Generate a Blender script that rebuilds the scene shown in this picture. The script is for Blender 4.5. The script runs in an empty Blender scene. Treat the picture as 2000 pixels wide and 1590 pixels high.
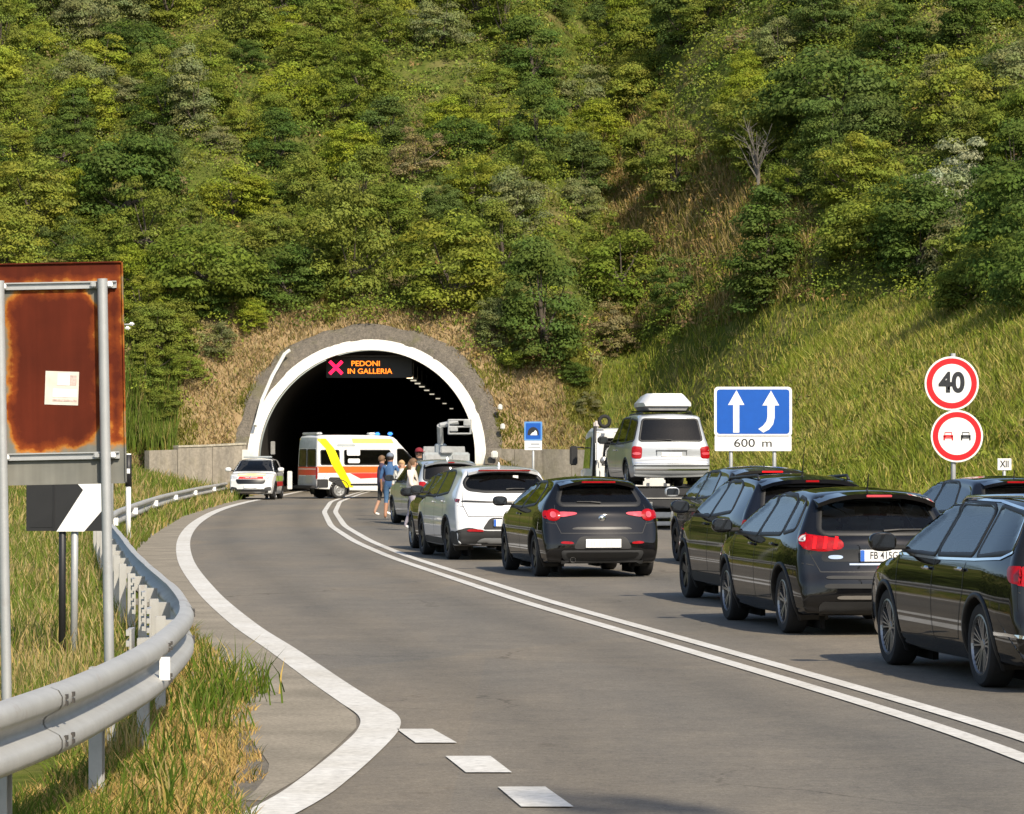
import bpy, bmesh, math, random
import numpy as np
from mathutils import Vector, Matrix, noise as mnoise
from mathutils.bvhtree import BVHTree
from mathutils.geometry import delaunay_2d_cdt
random.seed(7); rng = np.random.default_rng(7)
SC = bpy.context.scene
COL = SC.collection
R = math.radians

# ------------------------------------------------------------------ camera, sky, sun, exposure
CAM_H, FPX, HOR = 1.8, 6400.0, 886.0      # eye height, focal length in photo pixels (2000 wide), horizon row
cam = bpy.data.cameras.new('camera'); camo = bpy.data.objects.new('camera', cam); COL.objects.link(camo)
cam.sensor_width = 36.0; cam.lens = 36.0*FPX/2000.0
cam.clip_start = 0.5; cam.clip_end = 3000
camo.location = (0, 0, CAM_H)
camo.rotation_euler = (R(90) + math.atan((HOR-795)/FPX), 0, 0)
SC.camera = camo

SUN_EL, SUN_AZ = R(41), R(-27)            # sun behind the camera, over its right shoulder
sd = Vector((math.cos(SUN_EL)*math.sin(-SUN_AZ), -math.cos(SUN_EL)*math.cos(SUN_AZ), math.sin(SUN_EL)))  # towards the sun
W = bpy.data.worlds.new('World'); SC.world = W; W.use_nodes = True
nt = W.node_tree; nt.nodes.clear()
sky = nt.nodes.new('ShaderNodeTexSky'); sky.sky_type = 'NISHITA'; sky.sun_disc = False
sky.sun_elevation = SUN_EL; sky.sun_rotation = math.atan2(sd.x, sd.y)
sky.dust_density = 1.5; sky.ozone_density = 1.0
bg = nt.nodes.new('ShaderNodeBackground'); bg.inputs[1].default_value = 0.145
wo = nt.nodes.new('ShaderNodeOutputWorld')
nt.links.new(sky.outputs[0], bg.inputs[0]); nt.links.new(bg.outputs[0], wo.inputs[0])
sl = bpy.data.lights.new('sun', 'SUN'); sl.energy = 4.8; sl.angle = R(0.6); sl.color = (1.0, 0.89, 0.72)
so = bpy.data.objects.new('sun', sl); COL.objects.link(so)
so.rotation_euler = sd.to_track_quat('Z', 'Y').to_euler(); so.location = (20, -20, 40)
SC.view_settings.view_transform = 'Standard'; SC.view_settings.look = 'None'
SC.view_settings.exposure = 0.32; SC.view_settings.gamma = 1.0
SC.render.engine = 'CYCLES'
SC.cycles.max_bounces = 6; SC.cycles.diffuse_bounces = 2; SC.cycles.glossy_bounces = 3
SC.cycles.transmission_bounces = 3; SC.cycles.transparent_max_bounces = 10
SC.cycles.caustics_reflective = False; SC.cycles.caustics_refractive = False
SC.cycles.sample_clamp_indirect = 4.0
SC.cycles.use_denoising = True

# ------------------------------------------------------------------ helpers
def gp(px, py, z=0.0):
    """photo pixel -> point on the level plane at height z"""
    d = FPX*(CAM_H-z)/(py-HOR); return Vector(((px-1000)*d/FPX, d, z))
def atp(px, py, d):
    """photo pixel at a known distance -> point"""
    return Vector(((px-1000)*d/FPX, d, CAM_H+(HOR-py)*d/FPX))
def tag(o, label=None, cat=None, group=None, kind=None):
    if label: o['label'] = label
    if cat: o['category'] = cat
    if group: o['group'] = group
    if kind: o['kind'] = kind
    return o
def link(name, me, mat=None, parent=None, loc=None, smooth=False):
    o = bpy.data.objects.new(name, me); COL.objects.link(o)
    if mat is not None and not me.materials: me.materials.append(mat)
    if parent: o.parent = parent
    if loc is not None: o.location = loc
    if smooth: me.polygons.foreach_set('use_smooth', [True]*len(me.polygons))
    return o
def empty(name, loc=(0,0,0), rz=0, label=None, cat=None, group=None):
    o = bpy.data.objects.new(name, None); COL.objects.link(o); o.location = loc; o.rotation_euler = (0,0,rz)
    o.empty_display_size = 0.2
    return tag(o, label, cat, group)
def mesh(verts, faces, name='mesh'):
    me = bpy.data.meshes.new(name); me.from_pydata([tuple(v) for v in verts], [], [tuple(f) for f in faces]); me.update(); return me
def np_mesh(V, F, name='mesh', colors=None):
    """fast mesh from numpy arrays; F is (n,3) or (n,4)"""
    me = bpy.data.meshes.new(name); V = np.asarray(V, np.float32); F = np.asarray(F, np.int32); k = F.shape[1]
    me.vertices.add(len(V)); me.vertices.foreach_set('co', V.ravel())
    me.loops.add(F.size); me.loops.foreach_set('vertex_index', F.ravel())
    me.polygons.add(len(F)); me.polygons.foreach_set('loop_start', np.arange(0, F.size, k, dtype=np.int32))
    me.polygons.foreach_set('loop_total', np.full(len(F), k, np.int32))
    if colors is not None:
        a = me.color_attributes.new('col', 'FLOAT_COLOR', 'POINT')
        c = np.ones((len(V), 4), np.float32); c[:, :3] = colors; a.data.foreach_set('color', c.ravel())
    me.update(); me.validate(); return me
class MB:
    """collects simple shapes into one mesh (one part)"""
    def __init__(s): s.v = []; s.f = []
    def add(s, v, f):
        n = len(s.v); s.v += [tuple(p) for p in v]; s.f += [tuple(i+n for i in q) for q in f]; return s
    def box(s, c, d, rz=0, b=0.0, M=None):
        x, y, z = d[0]/2, d[1]/2, d[2]/2
        if b > 0:
            bm = bmesh.new(); bmesh.ops.create_cube(bm, size=1)
            for v in bm.verts: v.co = Vector((v.co.x*2*x, v.co.y*2*y, v.co.z*2*z))
            bmesh.ops.bevel(bm, geom=list(bm.edges), offset=min(b, x*.9, y*.9, z*.9), segments=2, affect='EDGES')
            bm.verts.ensure_lookup_table(); V = [v.co.copy() for v in bm.verts]; F = [[v.index for v in f.verts] for f in bm.faces]; bm.free()
        else:
            V = [Vector((sx*x, sy*y, sz*z)) for sx in (-1,1) for sy in (-1,1) for sz in (-1,1)]
            F = [(0,1,3,2),(4,6,7,5),(0,4,5,1),(2,3,7,6),(0,2,6,4),(1,5,7,3)]
        m = Matrix.Translation(c) @ (M if M is not None else Matrix.Rotation(rz, 4, 'Z'))
        return s.add([m @ v for v in V], F)
    def tube(s, pts, r, n=8, cap=True, r2=None):
        pts = [Vector(p) for p in pts]; k = len(pts); V = []; F = []
        up = Vector((0,0,1)); prev = None
        for i, p in enumerate(pts):
            t = (pts[min(i+1,k-1)]-pts[max(i-1,0)]).normalized()
            a = t.cross(up)
            if a.length < 1e-3: a = t.cross(Vector((1,0,0)))
            a.normalize()
            if prev is not None and a.dot(prev) < 0: a = -a
            prev = a; b = t.cross(a)
            rr = r[i] if isinstance(r, (list, tuple)) else r
            for j in range(n):
                q = 2*math.pi*j/n; V.append(p + a*math.cos(q)*rr + b*math.sin(q)*rr)
        for i in range(k-1):
            for j in range(n):
                F.append((i*n+j, i*n+(j+1)%n, (i+1)*n+(j+1)%n, (i+1)*n+j))
        if cap: F.append(tuple(range(n))[::-1]); F.append(tuple((k-1)*n+j for j in range(n)))
        return s.add(V, F)
    def lathe(s, prof, c, axis='Z', n=24, close=False):
        """profile [(r,h)...] revolved about an axis through c"""
        V = []; F = []; k = len(prof)
        for (r, h) in prof:
            for j in range(n):
                q = 2*math.pi*j/n; a, b = r*math.cos(q), r*math.sin(q)
                V.append(Vector(c) + (Vector((a,b,h)) if axis == 'Z' else Vector((a,h,b)) if axis == 'Y' else Vector((h,a,b))))
        for i in range(k-1 if not close else k):
            for j in range(n): F.append((i*n+j, i*n+(j+1)%n, ((i+1)%k)*n+(j+1)%n, ((i+1)%k)*n+j))
        return s.add(V, F)
    def prism(s, poly, h0, h1, M=None):
        """2-D polygon (x,y) extruded from h0 to h1 in z, then M"""
        n = len(poly); V = [Vector((p[0],p[1],h0)) for p in poly]+[Vector((p[0],p[1],h1)) for p in poly]
        if M is not None: V = [M @ v for v in V]
        F = [tuple(range(n))[::-1], tuple(range(n,2*n))]+[(i,(i+1)%n,n+(i+1)%n,n+i) for i in range(n)]
        return s.add(V, F)
    def me(s, name='mesh', fix=False):
        m = mesh(s.v, s.f, name)
        if fix:
            bm = bmesh.new(); bm.from_mesh(m); bmesh.ops.recalc_face_normals(bm, faces=bm.faces); bm.to_mesh(m); bm.free()
        return m
    def build(s, name, mat, parent=None, smooth=False, loc=None, angle=None):
        me = s.me(name, True); o = link(name, me, mat, parent, loc, smooth or angle is not None)
        if angle is not None: me.set_sharp_from_angle(angle=R(angle))
        return o
def copy_tree(o, parent=None):
    c = o.copy(); COL.objects.link(c); c.parent = parent
    for ch in o.children: copy_tree(ch, c)
    return c
_TXT = {}
def text_mesh(s, size, sx=1.0, bold=0.0):
    """flat lettering in the XY plane centred on the origin"""
    cu = bpy.data.curves.new('lettering', 'FONT'); cu.body = s; cu.size = size; cu.align_x = 'CENTER'; cu.align_y = 'CENTER'; cu.offset = bold
    o = bpy.data.objects.new('lettering', cu); COL.objects.link(o)
    dg = bpy.context.evaluated_depsgraph_get(); me = bpy.data.meshes.new_from_object(o.evaluated_get(dg))
    bpy.data.objects.remove(o); bpy.data.curves.remove(cu)
    for v in me.vertices: v.co.x *= sx
    return me

# ------------------------------------------------------------------ materials
M = {}
def nodes(name):
    m = bpy.data.materials.new(name); m.use_nodes = True; n = m.node_tree.nodes; n.clear()
    out = n.new('ShaderNodeOutputMaterial'); return m, m.node_tree, n, out
def ramp(n, stops, interp='LINEAR'):
    r = n.new('ShaderNodeValToRGB'); r.color_ramp.interpolation = interp
    el = r.color_ramp.elements
    while len(el) < len(stops): el.new(0.5)
    for e, (p, c) in zip(el, stops): e.position = p; e.color = (*c, 1)
    return r
def coords(t, n, scale=(1,1,1), obj=True):
    tc = n.new('ShaderNodeTexCoord'); mp = n.new('ShaderNodeMapping'); mp.inputs['Scale'].default_value = scale
    t.links.new(tc.outputs['Object' if obj else 'Generated'], mp.inputs[0]); return mp.outputs[0]
def noise(t, n, vec, scale, detail=4, rough=.55):
    x = n.new('ShaderNodeTexNoise'); x.inputs['Scale'].default_value = scale; x.inputs['Detail'].default_value = detail
    x.inputs['Roughness'].default_value = rough; t.links.new(vec, x.inputs['Vector']); return x.outputs['Fac']
def mix(t, n, a, b, fac, mode='MIX'):
    x = n.new('ShaderNodeMix'); x.data_type = 'RGBA'; x.blend_type = mode
    for sock, v in ((x.inputs[0], fac), (x.inputs[6], a), (x.inputs[7], b)):
        if isinstance(v, bpy.types.NodeSocket): t.links.new(v, sock)
        elif isinstance(v, (int, float)): sock.default_value = v
        else: sock.default_value = (*v, 1)
    return x.outputs[2]
def bump(t, n, h, strength=.3, dist=.01):
    b = n.new('ShaderNodeBump'); b.inputs['Strength'].default_value = strength; b.inputs['Distance'].default_value = dist
    t.links.new(h, b.inputs['Height']); return b.outputs[0]
def pbr(name, col, rough=.5, metal=0.0, var=.12, scale=6.0, coat=0.0, emit=None, es=0.0, bmp=0.0, spec=.5, coatr=.03):
    """principled material whose colour wanders a little"""
    m, t, n, out = nodes(name); p = n.new('ShaderNodeBsdfPrincipled'); t.links.new(p.outputs[0], out.inputs[0])
    v = coords(t, n); f = noise(t, n, v, scale)
    lo = tuple(max(0, c*(1-var)) for c in col); hi = tuple(min(1, c*(1+var)) for c in col)
    r = ramp(n, [(.3, lo), (.7, hi)]); t.links.new(f, r.inputs[0]); t.links.new(r.outputs[0], p.inputs['Base Color'])
    p.inputs['Roughness'].default_value = rough; p.inputs['Metallic'].default_value = metal
    p.inputs['Coat Weight'].default_value = coat; p.inputs['Coat Roughness'].default_value = coatr
    p.inputs['Specular IOR Level'].default_value = spec
    if emit: p.inputs['Emission Color'].default_value = (*emit, 1); p.inputs['Emission Strength'].default_value = es
    if bmp: t.links.new(bump(t, n, noise(t, n, v, scale*4), bmp), p.inputs['Normal'])
    M[name] = m; return m
def curve_fn(pts, sm=0.0):
    """smooth interpolation through (y, x) points"""
    ys = np.array([p[0] for p in pts], float); xs = np.array([p[1] for p in pts], float)
    g = np.arange(ys[0], ys[-1]+.01, .5); v = np.interp(g, ys, xs)
    if sm > 0:
        k = int(sm/.5); w = np.exp(-.5*(np.arange(-3*k, 3*k+1)/k)**2); w /= w.sum()
        sl0, sl1 = v[1]-v[0], v[-1]-v[-2]
        pad = np.concatenate([v[0]+sl0*np.arange(-3*k, 0), v, v[-1]+sl1*np.arange(1, 3*k+1)]); v = np.convolve(pad, w, 'valid')
    return lambda y: np.interp(y, g, v)
# ------------------------------------------------------------------ road geometry (all in metres; y runs away from the camera)
XL = curve_fn([(-80,-1.5),(10,-1.4),(16,-1.43),(19,-1.5),(23,-1.95),(29,-2.75),(36,-3.7),(46,-5.3),(60,-6.85),(72,-7.85),(93,-9.3),(116,-10.2),(146,-10.95),(320,-10.95)], 2.5)
XR = curve_fn([(-80,6.5),(0,7.6),(16,8.6),(30,9.2),(43,9.0),(55,7.6),(65,6.2),(75,4.9),(90,3.1),(107,1.3),(125,-.3),(146,-1.9),(320,-1.9)], 4)
XD = curve_fn([(-80,1.5),(0,3.4),(12,3.6),(20,3.2),(24.2,2.62),(30.2,1.73),(40.1,.24),(45.7,-.48),(51,-1.18),(57,-1.96),(67,-3.05),(81,-4.3),(101,-5.62),(122.5,-6.6),(146,-6.9),(320,-6.9)], 2.0)
WALLY = lambda x: 146.25-.52*(np.asarray(x)+1.15)      # line of the wall right of the portal
YB = curve_fn([(-260,60),(-60,108),(-40,120),(-28,130),(-20,138),(-15,144),(-12,145),(2,144.8),(5.2,143),(10,136),(20,131),(60,118),(260,80)], 1.5)
PX0, PY0, PZ0, LEAN = -6.48, 146.0, 1.7, 0.7
RI, RO = 4.85, 5.32
def vnoise(x, y, s, seed=0):
    """cheap smooth value noise, vectorised"""
    x = np.asarray(x, float)/s+seed*17.3; y = np.asarray(y, float)/s-seed*9.1
    xi, yi = np.floor(x), np.floor(y); fx, fy = x-xi, y-yi; fx = fx*fx*(3-2*fx); fy = fy*fy*(3-2*fy)
    h = lambda a, b: np.modf(np.abs(np.sin(a*127.1+b*311.7+seed*74.7)*43758.5453))[0]
    return (h(xi,yi)*(1-fx)+h(xi+1,yi)*fx)*(1-fy)+(h(xi,yi+1)*(1-fx)+h(xi+1,yi+1)*fx)*fy
def sstep(a, b, x): t = np.clip((x-a)/(b-a), 0, 1); return t*t*(3-2*t)
def hgt(X, Y):
    X = np.asarray(X, float); Y = np.asarray(Y, float)
    xl, xr = XL(Y), XR(Y)
    inside = sstep(-.5, .5, X-xl)*sstep(-.6, .5, xr-X)*(1-sstep(144.5, 145.1, Y))
    t = np.maximum(Y-YB(X), 0)*.92
    near = sstep(-22, -15, X)*(1-sstep(1, 6, X))
    s1 = .58+near*(1/LEAN/.92-.58); T = 5.2
    hill = s1*np.minimum(t, T)+.58*np.maximum(t-T, 0)
    hill = hill+np.minimum(t*.12, 1)*((vnoise(X,Y,9,1)-.5)*1.6+(vnoise(X,Y,4,2)-.5)*.7)*(1-near*(t < T+1))
    rr = np.maximum(X-xr-1.0, 0)
    bank = .50*np.minimum(rr, 15)+.12*np.maximum(rr-15, 0)
    bank = bank+np.minimum(rr*.2, 1)*(vnoise(X,Y,5,3)-.5)*.5
    bank = bank*(1-sstep(84, 106, Y)*(1-sstep(2.5, 12, X)))
    top = np.where(X < -24, 33-np.minimum(-24-X, 30)*.5, 36.)            # unseen hilltop kept low so car paint and glass reflect sky
    hill = hill+bank*(X > 0); hill = np.where(hill > top-8, top-8*np.exp(-np.maximum(hill-top+8, 0)/8), hill)
    held = (X > -1.3)*(X < 6.4)*(Y > WALLY(X)+.25)*(Y < 152)*1.80
    lw = -11.5-(145.6-Y)*1.15                       # line of the left wall
    heldl = ((X < -11.9)*(X > -15.9)*(Y > 146.0+(X+11.9)*.9))*1.85
    ld = np.maximum(xl-1.5-X, 0)
    left = .26*np.minimum(ld, 3.6)*sstep(88, 122, Y)+np.minimum(ld*.3, 1)*(vnoise(X,Y,6,4)-.45)*.35+.035*np.maximum(ld-14, 0)
    h = np.maximum.reduce([hill, bank, held, heldl, np.maximum(left, 0)])+.02*(1-inside)
    return h*(1-inside)-.07*inside
def gridaxis(segs):
    a = [segs[0][0]]
    for lo, hi, st in segs: a += list(np.arange(lo, hi-1e-6, st)[1:])+[hi]
    return np.unique(np.round(a, 3))
gx = gridaxis([(-260,-44,8),(-44,-24,1.0),(-24,8,.45),(8,36,.8),(36,84,3),(84,260,8)])
gy = gridaxis([(-120,0,6),(0,10,2),(10,62,.6),(62,138,.8),(138,160,.4),(160,215,1.2),(215,360,6)])
GX, GY = np.meshgrid(gx, gy); GZ = hgt(GX, GY); nx, ny = len(gx), len(gy)
V = np.stack([GX.ravel(), GY.ravel(), GZ.ravel()], 1)
idx = np.arange(nx*ny).reshape(ny, nx)
F = np.stack([idx[:-1,:-1].ravel(), idx[:-1,1:].ravel(), idx[1:,1:].ravel(), idx[1:,:-1].ravel()], 1)
fc = V[F].mean(1)
rad = np.hypot(fc[:,0]-PX0, np.maximum(fc[:,2]-PZ0, 0))
kill = (fc[:,1] > 144.3)*(fc[:,1] < 158)*(rad < 5.62)*(fc[:,2] < 9)
F = F[~kill]

def m_ground():
    m, t, n, out = nodes('ground_soil'); p = n.new('ShaderNodeBsdfDiffuse'); t.links.new(p.outputs[0], out.inputs[0])
    v = coords(t, n); f1 = noise(t, n, v, .35, 5); f2 = noise(t, n, v, 3.0, 6, .7)
    green = ramp(n, [(.25, (.040,.058,.014)), (.5, (.085,.105,.022)), (.75, (.15,.145,.042))]); t.links.new(f2, green.inputs[0])
    dry = ramp(n, [(.2, (.15,.10,.05)), (.5, (.28,.20,.105)), (.8, (.38,.30,.165))]); t.links.new(f2, dry.inputs[0])
    # scraped dry soil round the tunnel mouth, and dry patches elsewhere
    sep = n.new('ShaderNodeVectorMath'); sep.operation = 'DISTANCE'; t.links.new(v, sep.inputs[0]); sep.inputs[1].default_value = (PX0, 148, 4.0)
    mr = n.new('ShaderNodeMapRange'); mr.inputs[1].default_value = 7.6; mr.inputs[2].default_value = 10.2; mr.inputs[3].default_value = 1.0; mr.inputs[4].default_value = 0.0
    t.links.new(sep.outputs['Value'], mr.inputs[0])
    pr = ramp(n, [(.48, (0,0,0)), (.62, (1,1,1))]); t.links.new(f1, pr.inputs[0])
    ad = n.new('ShaderNodeMath'); ad.operation = 'MAXIMUM'; t.links.new(mr.outputs[0], ad.inputs[0])
    mu = n.new('ShaderNodeMath'); mu.operation = 'MULTIPLY'; mu.inputs[1].default_value = .30; t.links.new(pr.outputs[0], mu.inputs[0]); t.links.new(mu.outputs[0], ad.inputs[1])
    t.links.new(mix(t, n, green.outputs[0], dry.outputs[0], ad.outputs[0]), p.inputs[0])
    t.links.new(bump(t, n, f2, .8, .08), p.inputs['Normal']); M['ground'] = m; return m
m_ground()
ground = tag(link('ground', np_mesh(V, F, 'ground'), M['ground'], smooth=True), 'grassy ground and wooded hillside rising behind the road', 'ground', kind='structure')
ter_bvh = BVHTree.FromPolygons([tuple(v) for v in V], [tuple(f) for f in F])

def m_asphalt():
    m, t, n, out = nodes('asphalt'); p = n.new('ShaderNodeBsdfPrincipled'); t.links.new(p.outputs[0], out.inputs[0])
    v = coords(t, n); fine = noise(t, n, v, 48, 4, .85); grain = noise(t, n, v, 11, 5, .85); mid = noise(t, n, v, 1.6, 5, .65); big = noise(t, n, coords(t, n, (.5,.10,1)), .8, 3)
    a = ramp(n, [(.28, (.100,.089,.073)), (.5, (.166,.149,.122)), (.72, (.248,.222,.184))]); t.links.new(fine, a.inputs[0])
    def mul(x, f, stops): r = ramp(n, stops); t.links.new(f, r.inputs[0]); return mix(t, n, x, r.outputs[0], 1.0, 'MULTIPLY')
    x = mul(a.outputs[0], grain, [(.3, (.72,.72,.73)), (.7, (1.24,1.23,1.21))]); x = mul(x, big, [(.35, (.84,.86,.88)), (.62, (1.08,1.05,1.0))]); x = mul(x, mid, [(.33, (.86,.86,.87)), (.68, (1.08,1.07,1.05))])
    # polished wheel tracks follow the lanes (lateral distance from the centre line)
    at = n.new('ShaderNodeAttribute'); at.attribute_name = 'lateral'; wn = n.new('ShaderNodeMath'); wn.operation = 'PINGPONG'; wn.inputs[1].default_value = .93; t.links.new(at.outputs['Fac'], wn.inputs[0])
    x = mul(x, wn.outputs[0], [(.0, (1.05,1.045,1.04)), (.45, (1.02,1.02,1.02)), (.93, (.86,.865,.87))])
    vo = n.new('ShaderNodeTexVoronoi'); vo.inputs['Scale'].default_value = .45; vo.feature = 'DISTANCE_TO_EDGE'
    wv = n.new('ShaderNodeVectorMath'); wv.operation = 'ADD'; nz = n.new('ShaderNodeTexNoise'); nz.inputs['Scale'].default_value = 1.3; nz.inputs['Detail'].default_value = 6; t.links.new(v, nz.inputs['Vector'])
    t.links.new(v, wv.inputs[0]); t.links.new(nz.outputs['Color'], wv.inputs[1]); t.links.new(wv.outputs[0], vo.inputs['Vector'])
    cr = ramp(n, [(.0, (.5,.48,.46)), (.010, (1,1,1))]); t.links.new(vo.outputs['Distance'], cr.inputs[0])
    crm = ramp(n, [(.53, (0,0,0)), (.60, (1,1,1))]); t.links.new(noise(t, n, v, .16, 2), crm.inputs[0])
    x = mix(t, n, x, mix(t, n, x, cr.outputs[0], 1.0, 'MULTIPLY'), crm.outputs[0])
    # oil and rubber stains, and a cooler repair patch here and there
    x = mul(x, noise(t, n, coords(t, n, (.9,.35,1)), 1.1, 5, .7), [(.64, (1,1,1)), (.74, (.72,.68,.65))])
    pv = n.new('ShaderNodeTexVoronoi'); pv.inputs['Scale'].default_value = .13; t.links.new(coords(t, n, (1.6,.8,1)), pv.inputs['Vector']); sp = n.new('ShaderNodeSeparateColor'); t.links.new(pv.outputs['Color'], sp.inputs[0])
    x = mul(x, sp.outputs[0], [(.0, (.93,.95,.98)), (.5, (1,1,1)), (1, (1.05,1.03,1.0))])
    t.links.new(x, p.inputs['Base Color']); p.inputs['Roughness'].default_value = .85; p.inputs['Specular IOR Level'].default_value = .3
    t.links.new(bump(t, n, fine, .6, .008), p.inputs['Normal']); M['asphalt'] = m
m_asphalt()
ys = np.arange(-120, 300.1, 1.0); nc = 30
rv = []; rf = []
for i, y in enumerate(ys):
    a, b = float(XL(y)), float(XR(y))
    for j in range(nc+1): rv.append((a+(b-a)*j/nc, y, 0.0))
for i in range(len(ys)-1):
    for j in range(nc): k = i*(nc+1)+j; rf.append((k, k+1, k+nc+2, k+nc+1))
rme = mesh(rv, rf, 'road'); ra_ = rme.attributes.new('lateral', 'FLOAT', 'POINT'); ra_.data.foreach_set('value', [q[0]-float(XD(q[1]))+.0 for q in rv])
road = tag(link('road', rme, M['asphalt']), 'grey asphalt road curving into the tunnel', 'road', kind='structure')

def strip(path, w, z, name, mat, **kw):
    path = [Vector((p[0], p[1], 0)) for p in path]; v = []; f = []
    for i, p in enumerate(path):
        t = (path[min(i+1,len(path)-1)]-path[max(i-1,0)]).normalized(); s = Vector((t.y, -t.x, 0))
        v += [(p-s*w/2)+Vector((0,0,z)), (p+s*w/2)+Vector((0,0,z))]
        if i: k = 2*i; f.append((k-2, k-1, k+1, k))
    return link(name, mesh(v, f, name), mat)
def m_paint():
    m, t, n, out = nodes('road_paint'); p = n.new('ShaderNodeBsdfPrincipled'); t.links.new(p.outputs[0], out.inputs[0])
    v = coords(t, n); w = noise(t, n, v, 14, 6, .75); g = noise(t, n, v, 1.1, 4)
    r = ramp(n, [(.26, (.20,.19,.17)), (.38, (.50,.485,.45)), (.7, (.72,.705,.66))]); t.links.new(w, r.inputs[0])
    r2 = ramp(n, [(.3, (.84,.82,.78)), (.65, (1,1,1))]); t.links.new(g, r2.inputs[0])
    t.links.new(mix(t, n, r.outputs[0], r2.outputs[0], 1.0, 'MULTIPLY'), p.inputs['Base Color']); p.inputs['Roughness'].default_value = .7
    M['paint'] = m
m_paint()
def smooth_path(pts, n=12):
    out = []; P = [Vector(p) for p in pts]
    for i in range(len(P)-1):
        p0, p1, p2, p3 = P[max(i-1,0)], P[i], P[i+1], P[min(i+2,len(P)-1)]
        for k in range(n):
            u = k/n; out.append(.5*((2*p1)+(p2-p0)*u+(2*p0-5*p1+4*p2-p3)*u*u+(3*p1-p0-3*p2+p3)*u**3))
    return out+[P[-1]]
yy = np.arange(-60, 260, 1.0)
tag(strip([(float(XD(y))-.17, y) for y in yy], .15, .008, 'road_marking', M['paint']), 'white line of the double centre line, on the empty lane side', 'road marking', kind='structure')
tag(strip([(float(XD(y))+.17, y) for y in yy], .15, .008, 'road_marking', M['paint']), 'white line of the double centre line, on the queue side', 'road marking', kind='structure')
EDGE_PX = [(482,981),(430,996),(388,1018),(362,1048),(362,1092),(402,1152),(472,1216),(552,1270),(640,1332),(700,1372),(738,1398),(741,1422),(712,1456),(640,1518),(560,1572)]
ep = [gp(a, b) for a, b in EDGE_PX]
ep = [Vector((-10.05,200,0)), Vector((-10.05,160,0)), Vector((-9.9,140,0))]+ep+[Vector((-1.5,14.5,0)), Vector((-1.9,12,0)), Vector((-2.6,8,0))]
tag(strip(smooth_path(ep), .27, .008, 'road_marking', M['paint']), 'broad white edge line bending back at the guardrail', 'road marking', kind='structure')
for q, wh in (([(775,1425),(845,1425),(893,1452),(812,1452)], 'beside the bend of the edge line'), ([(870,1478),(958,1478),(1000,1510),(910,1510)], 'between the two other dashes'), ([(972,1538),(1065,1538),(1120,1577),(1018,1577)], 'at the lower edge of the picture')):
    pts = [gp(*c)+Vector((0,0,.008)) for c in q]
    tag(link('road_marking', mesh(pts, [(0,1,2,3)], 'dash'), M['paint']), 'short white dash painted on the asphalt '+wh, 'road marking', kind='structure')

def m_dust():
    m, t, n, out = nodes('dusty_shoulder'); p = n.new('ShaderNodeBsdfDiffuse'); t.links.new(p.outputs[0], out.inputs[0])
    v = coords(t, n); f = noise(t, n, v, 30, 4, .8); g = noise(t, n, v, 1.2, 5)
    r = ramp(n, [(.3, (.18,.165,.142)), (.7, (.335,.308,.268))]); t.links.new(f, r.inputs[0])
    r2 = ramp(n, [(.3, (.75,.74,.7)), (.7, (1.1,1.07,1.0))]); t.links.new(g, r2.inputs[0])
    t.links.new(mix(t, n, r.outputs[0], r2.outputs[0], 1, 'MULTIPLY'), p.inputs[0]); M['dust'] = m
m_dust()
epd = smooth_path(ep[2:-3]); ex = curve_fn(sorted([(p.y, p.x) for p in epd if p.y > 24]), 0)
sv = []; sf = []
for i, y in enumerate(np.arange(17, 142, .5)):
    l = float(XL(y))-.25+.5*float(vnoise(y, 0, 1.5, 5)-.5); r = float(ex(y))-.10 if y > 26.5 else float(np.interp(y, [17,18.2,20.2,21.5,22.5,23.7,25.8,26.5], [-1.30,-1.17,-1.07,-1.02,-1.07,-1.24,-1.57,float(ex(26.5))-.10]))
    wd = min(1, .25+(y-17)/12); l = r-(r-l)*wd
    sv += [(l, y, .004), (r, y, .004)]
    if i: k = 2*i; sf.append((k-2, k-1, k+1, k))
tag(link('road_shoulder', mesh(sv, sf), M['dust']), 'pale dusty road shoulder outside the white edge line', 'road shoulder', kind='structure')

# ------------------------------------------------------------------ concrete materials
def m_conc(name, lo, hi, streak=.5, scale=1.5, bs=.5, moss=0.0, sf=1.0):
    m, t, n, out = nodes(name); p = n.new('ShaderNodeBsdfPrincipled'); t.links.new(p.outputs[0], out.inputs[0])
    v = coords(t, n); f = noise(t, n, v, scale*6, 6, .7); s = noise(t, n, coords(t, n, (3.2*sf,3.2*sf,.22)), 1.3, 7, .75); g = noise(t, n, v, scale*.5, 4)
    a = ramp(n, [(.25, lo), (.75, hi)]); t.links.new(f, a.inputs[0])
    b = ramp(n, [(.38, tuple(1-streak for _ in 'abc')), (.62, (1.05,1.03,1.0))]); t.links.new(s, b.inputs[0])
    x = mix(t, n, a.outputs[0], b.outputs[0], 1, 'MULTIPLY')
    if moss:
        r = ramp(n, [(.52, (0,0,0)), (.68, (moss,)*3)]); t.links.new(g, r.inputs[0]); x = mix(t, n, x, (.12,.115,.05), r.outputs[0])
    t.links.new(x, p.inputs['Base Color']); p.inputs['Roughness'].default_value = .9; p.inputs['Specular IOR Level'].default_value = .2
    t.links.new(bump(t, n, f, bs, .03), p.inputs['Normal']); M[name] = m
m_conc('wall_concrete', (.24,.215,.175), (.40,.365,.305), .34, 1.2, .3, .4, .35)
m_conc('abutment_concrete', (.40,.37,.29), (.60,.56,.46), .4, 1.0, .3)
m_conc('shotcrete', (.075,.066,.055), (.225,.20,.165), .3, 2.2, 1.0, .55)
m_conc('white_arch', (.62,.61,.56), (.78,.77,.72), .22, .8, .15, .12)
m_conc('tunnel_lining', (.035,.033,.03), (.06,.057,.05), .5, .6, .1)

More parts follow.
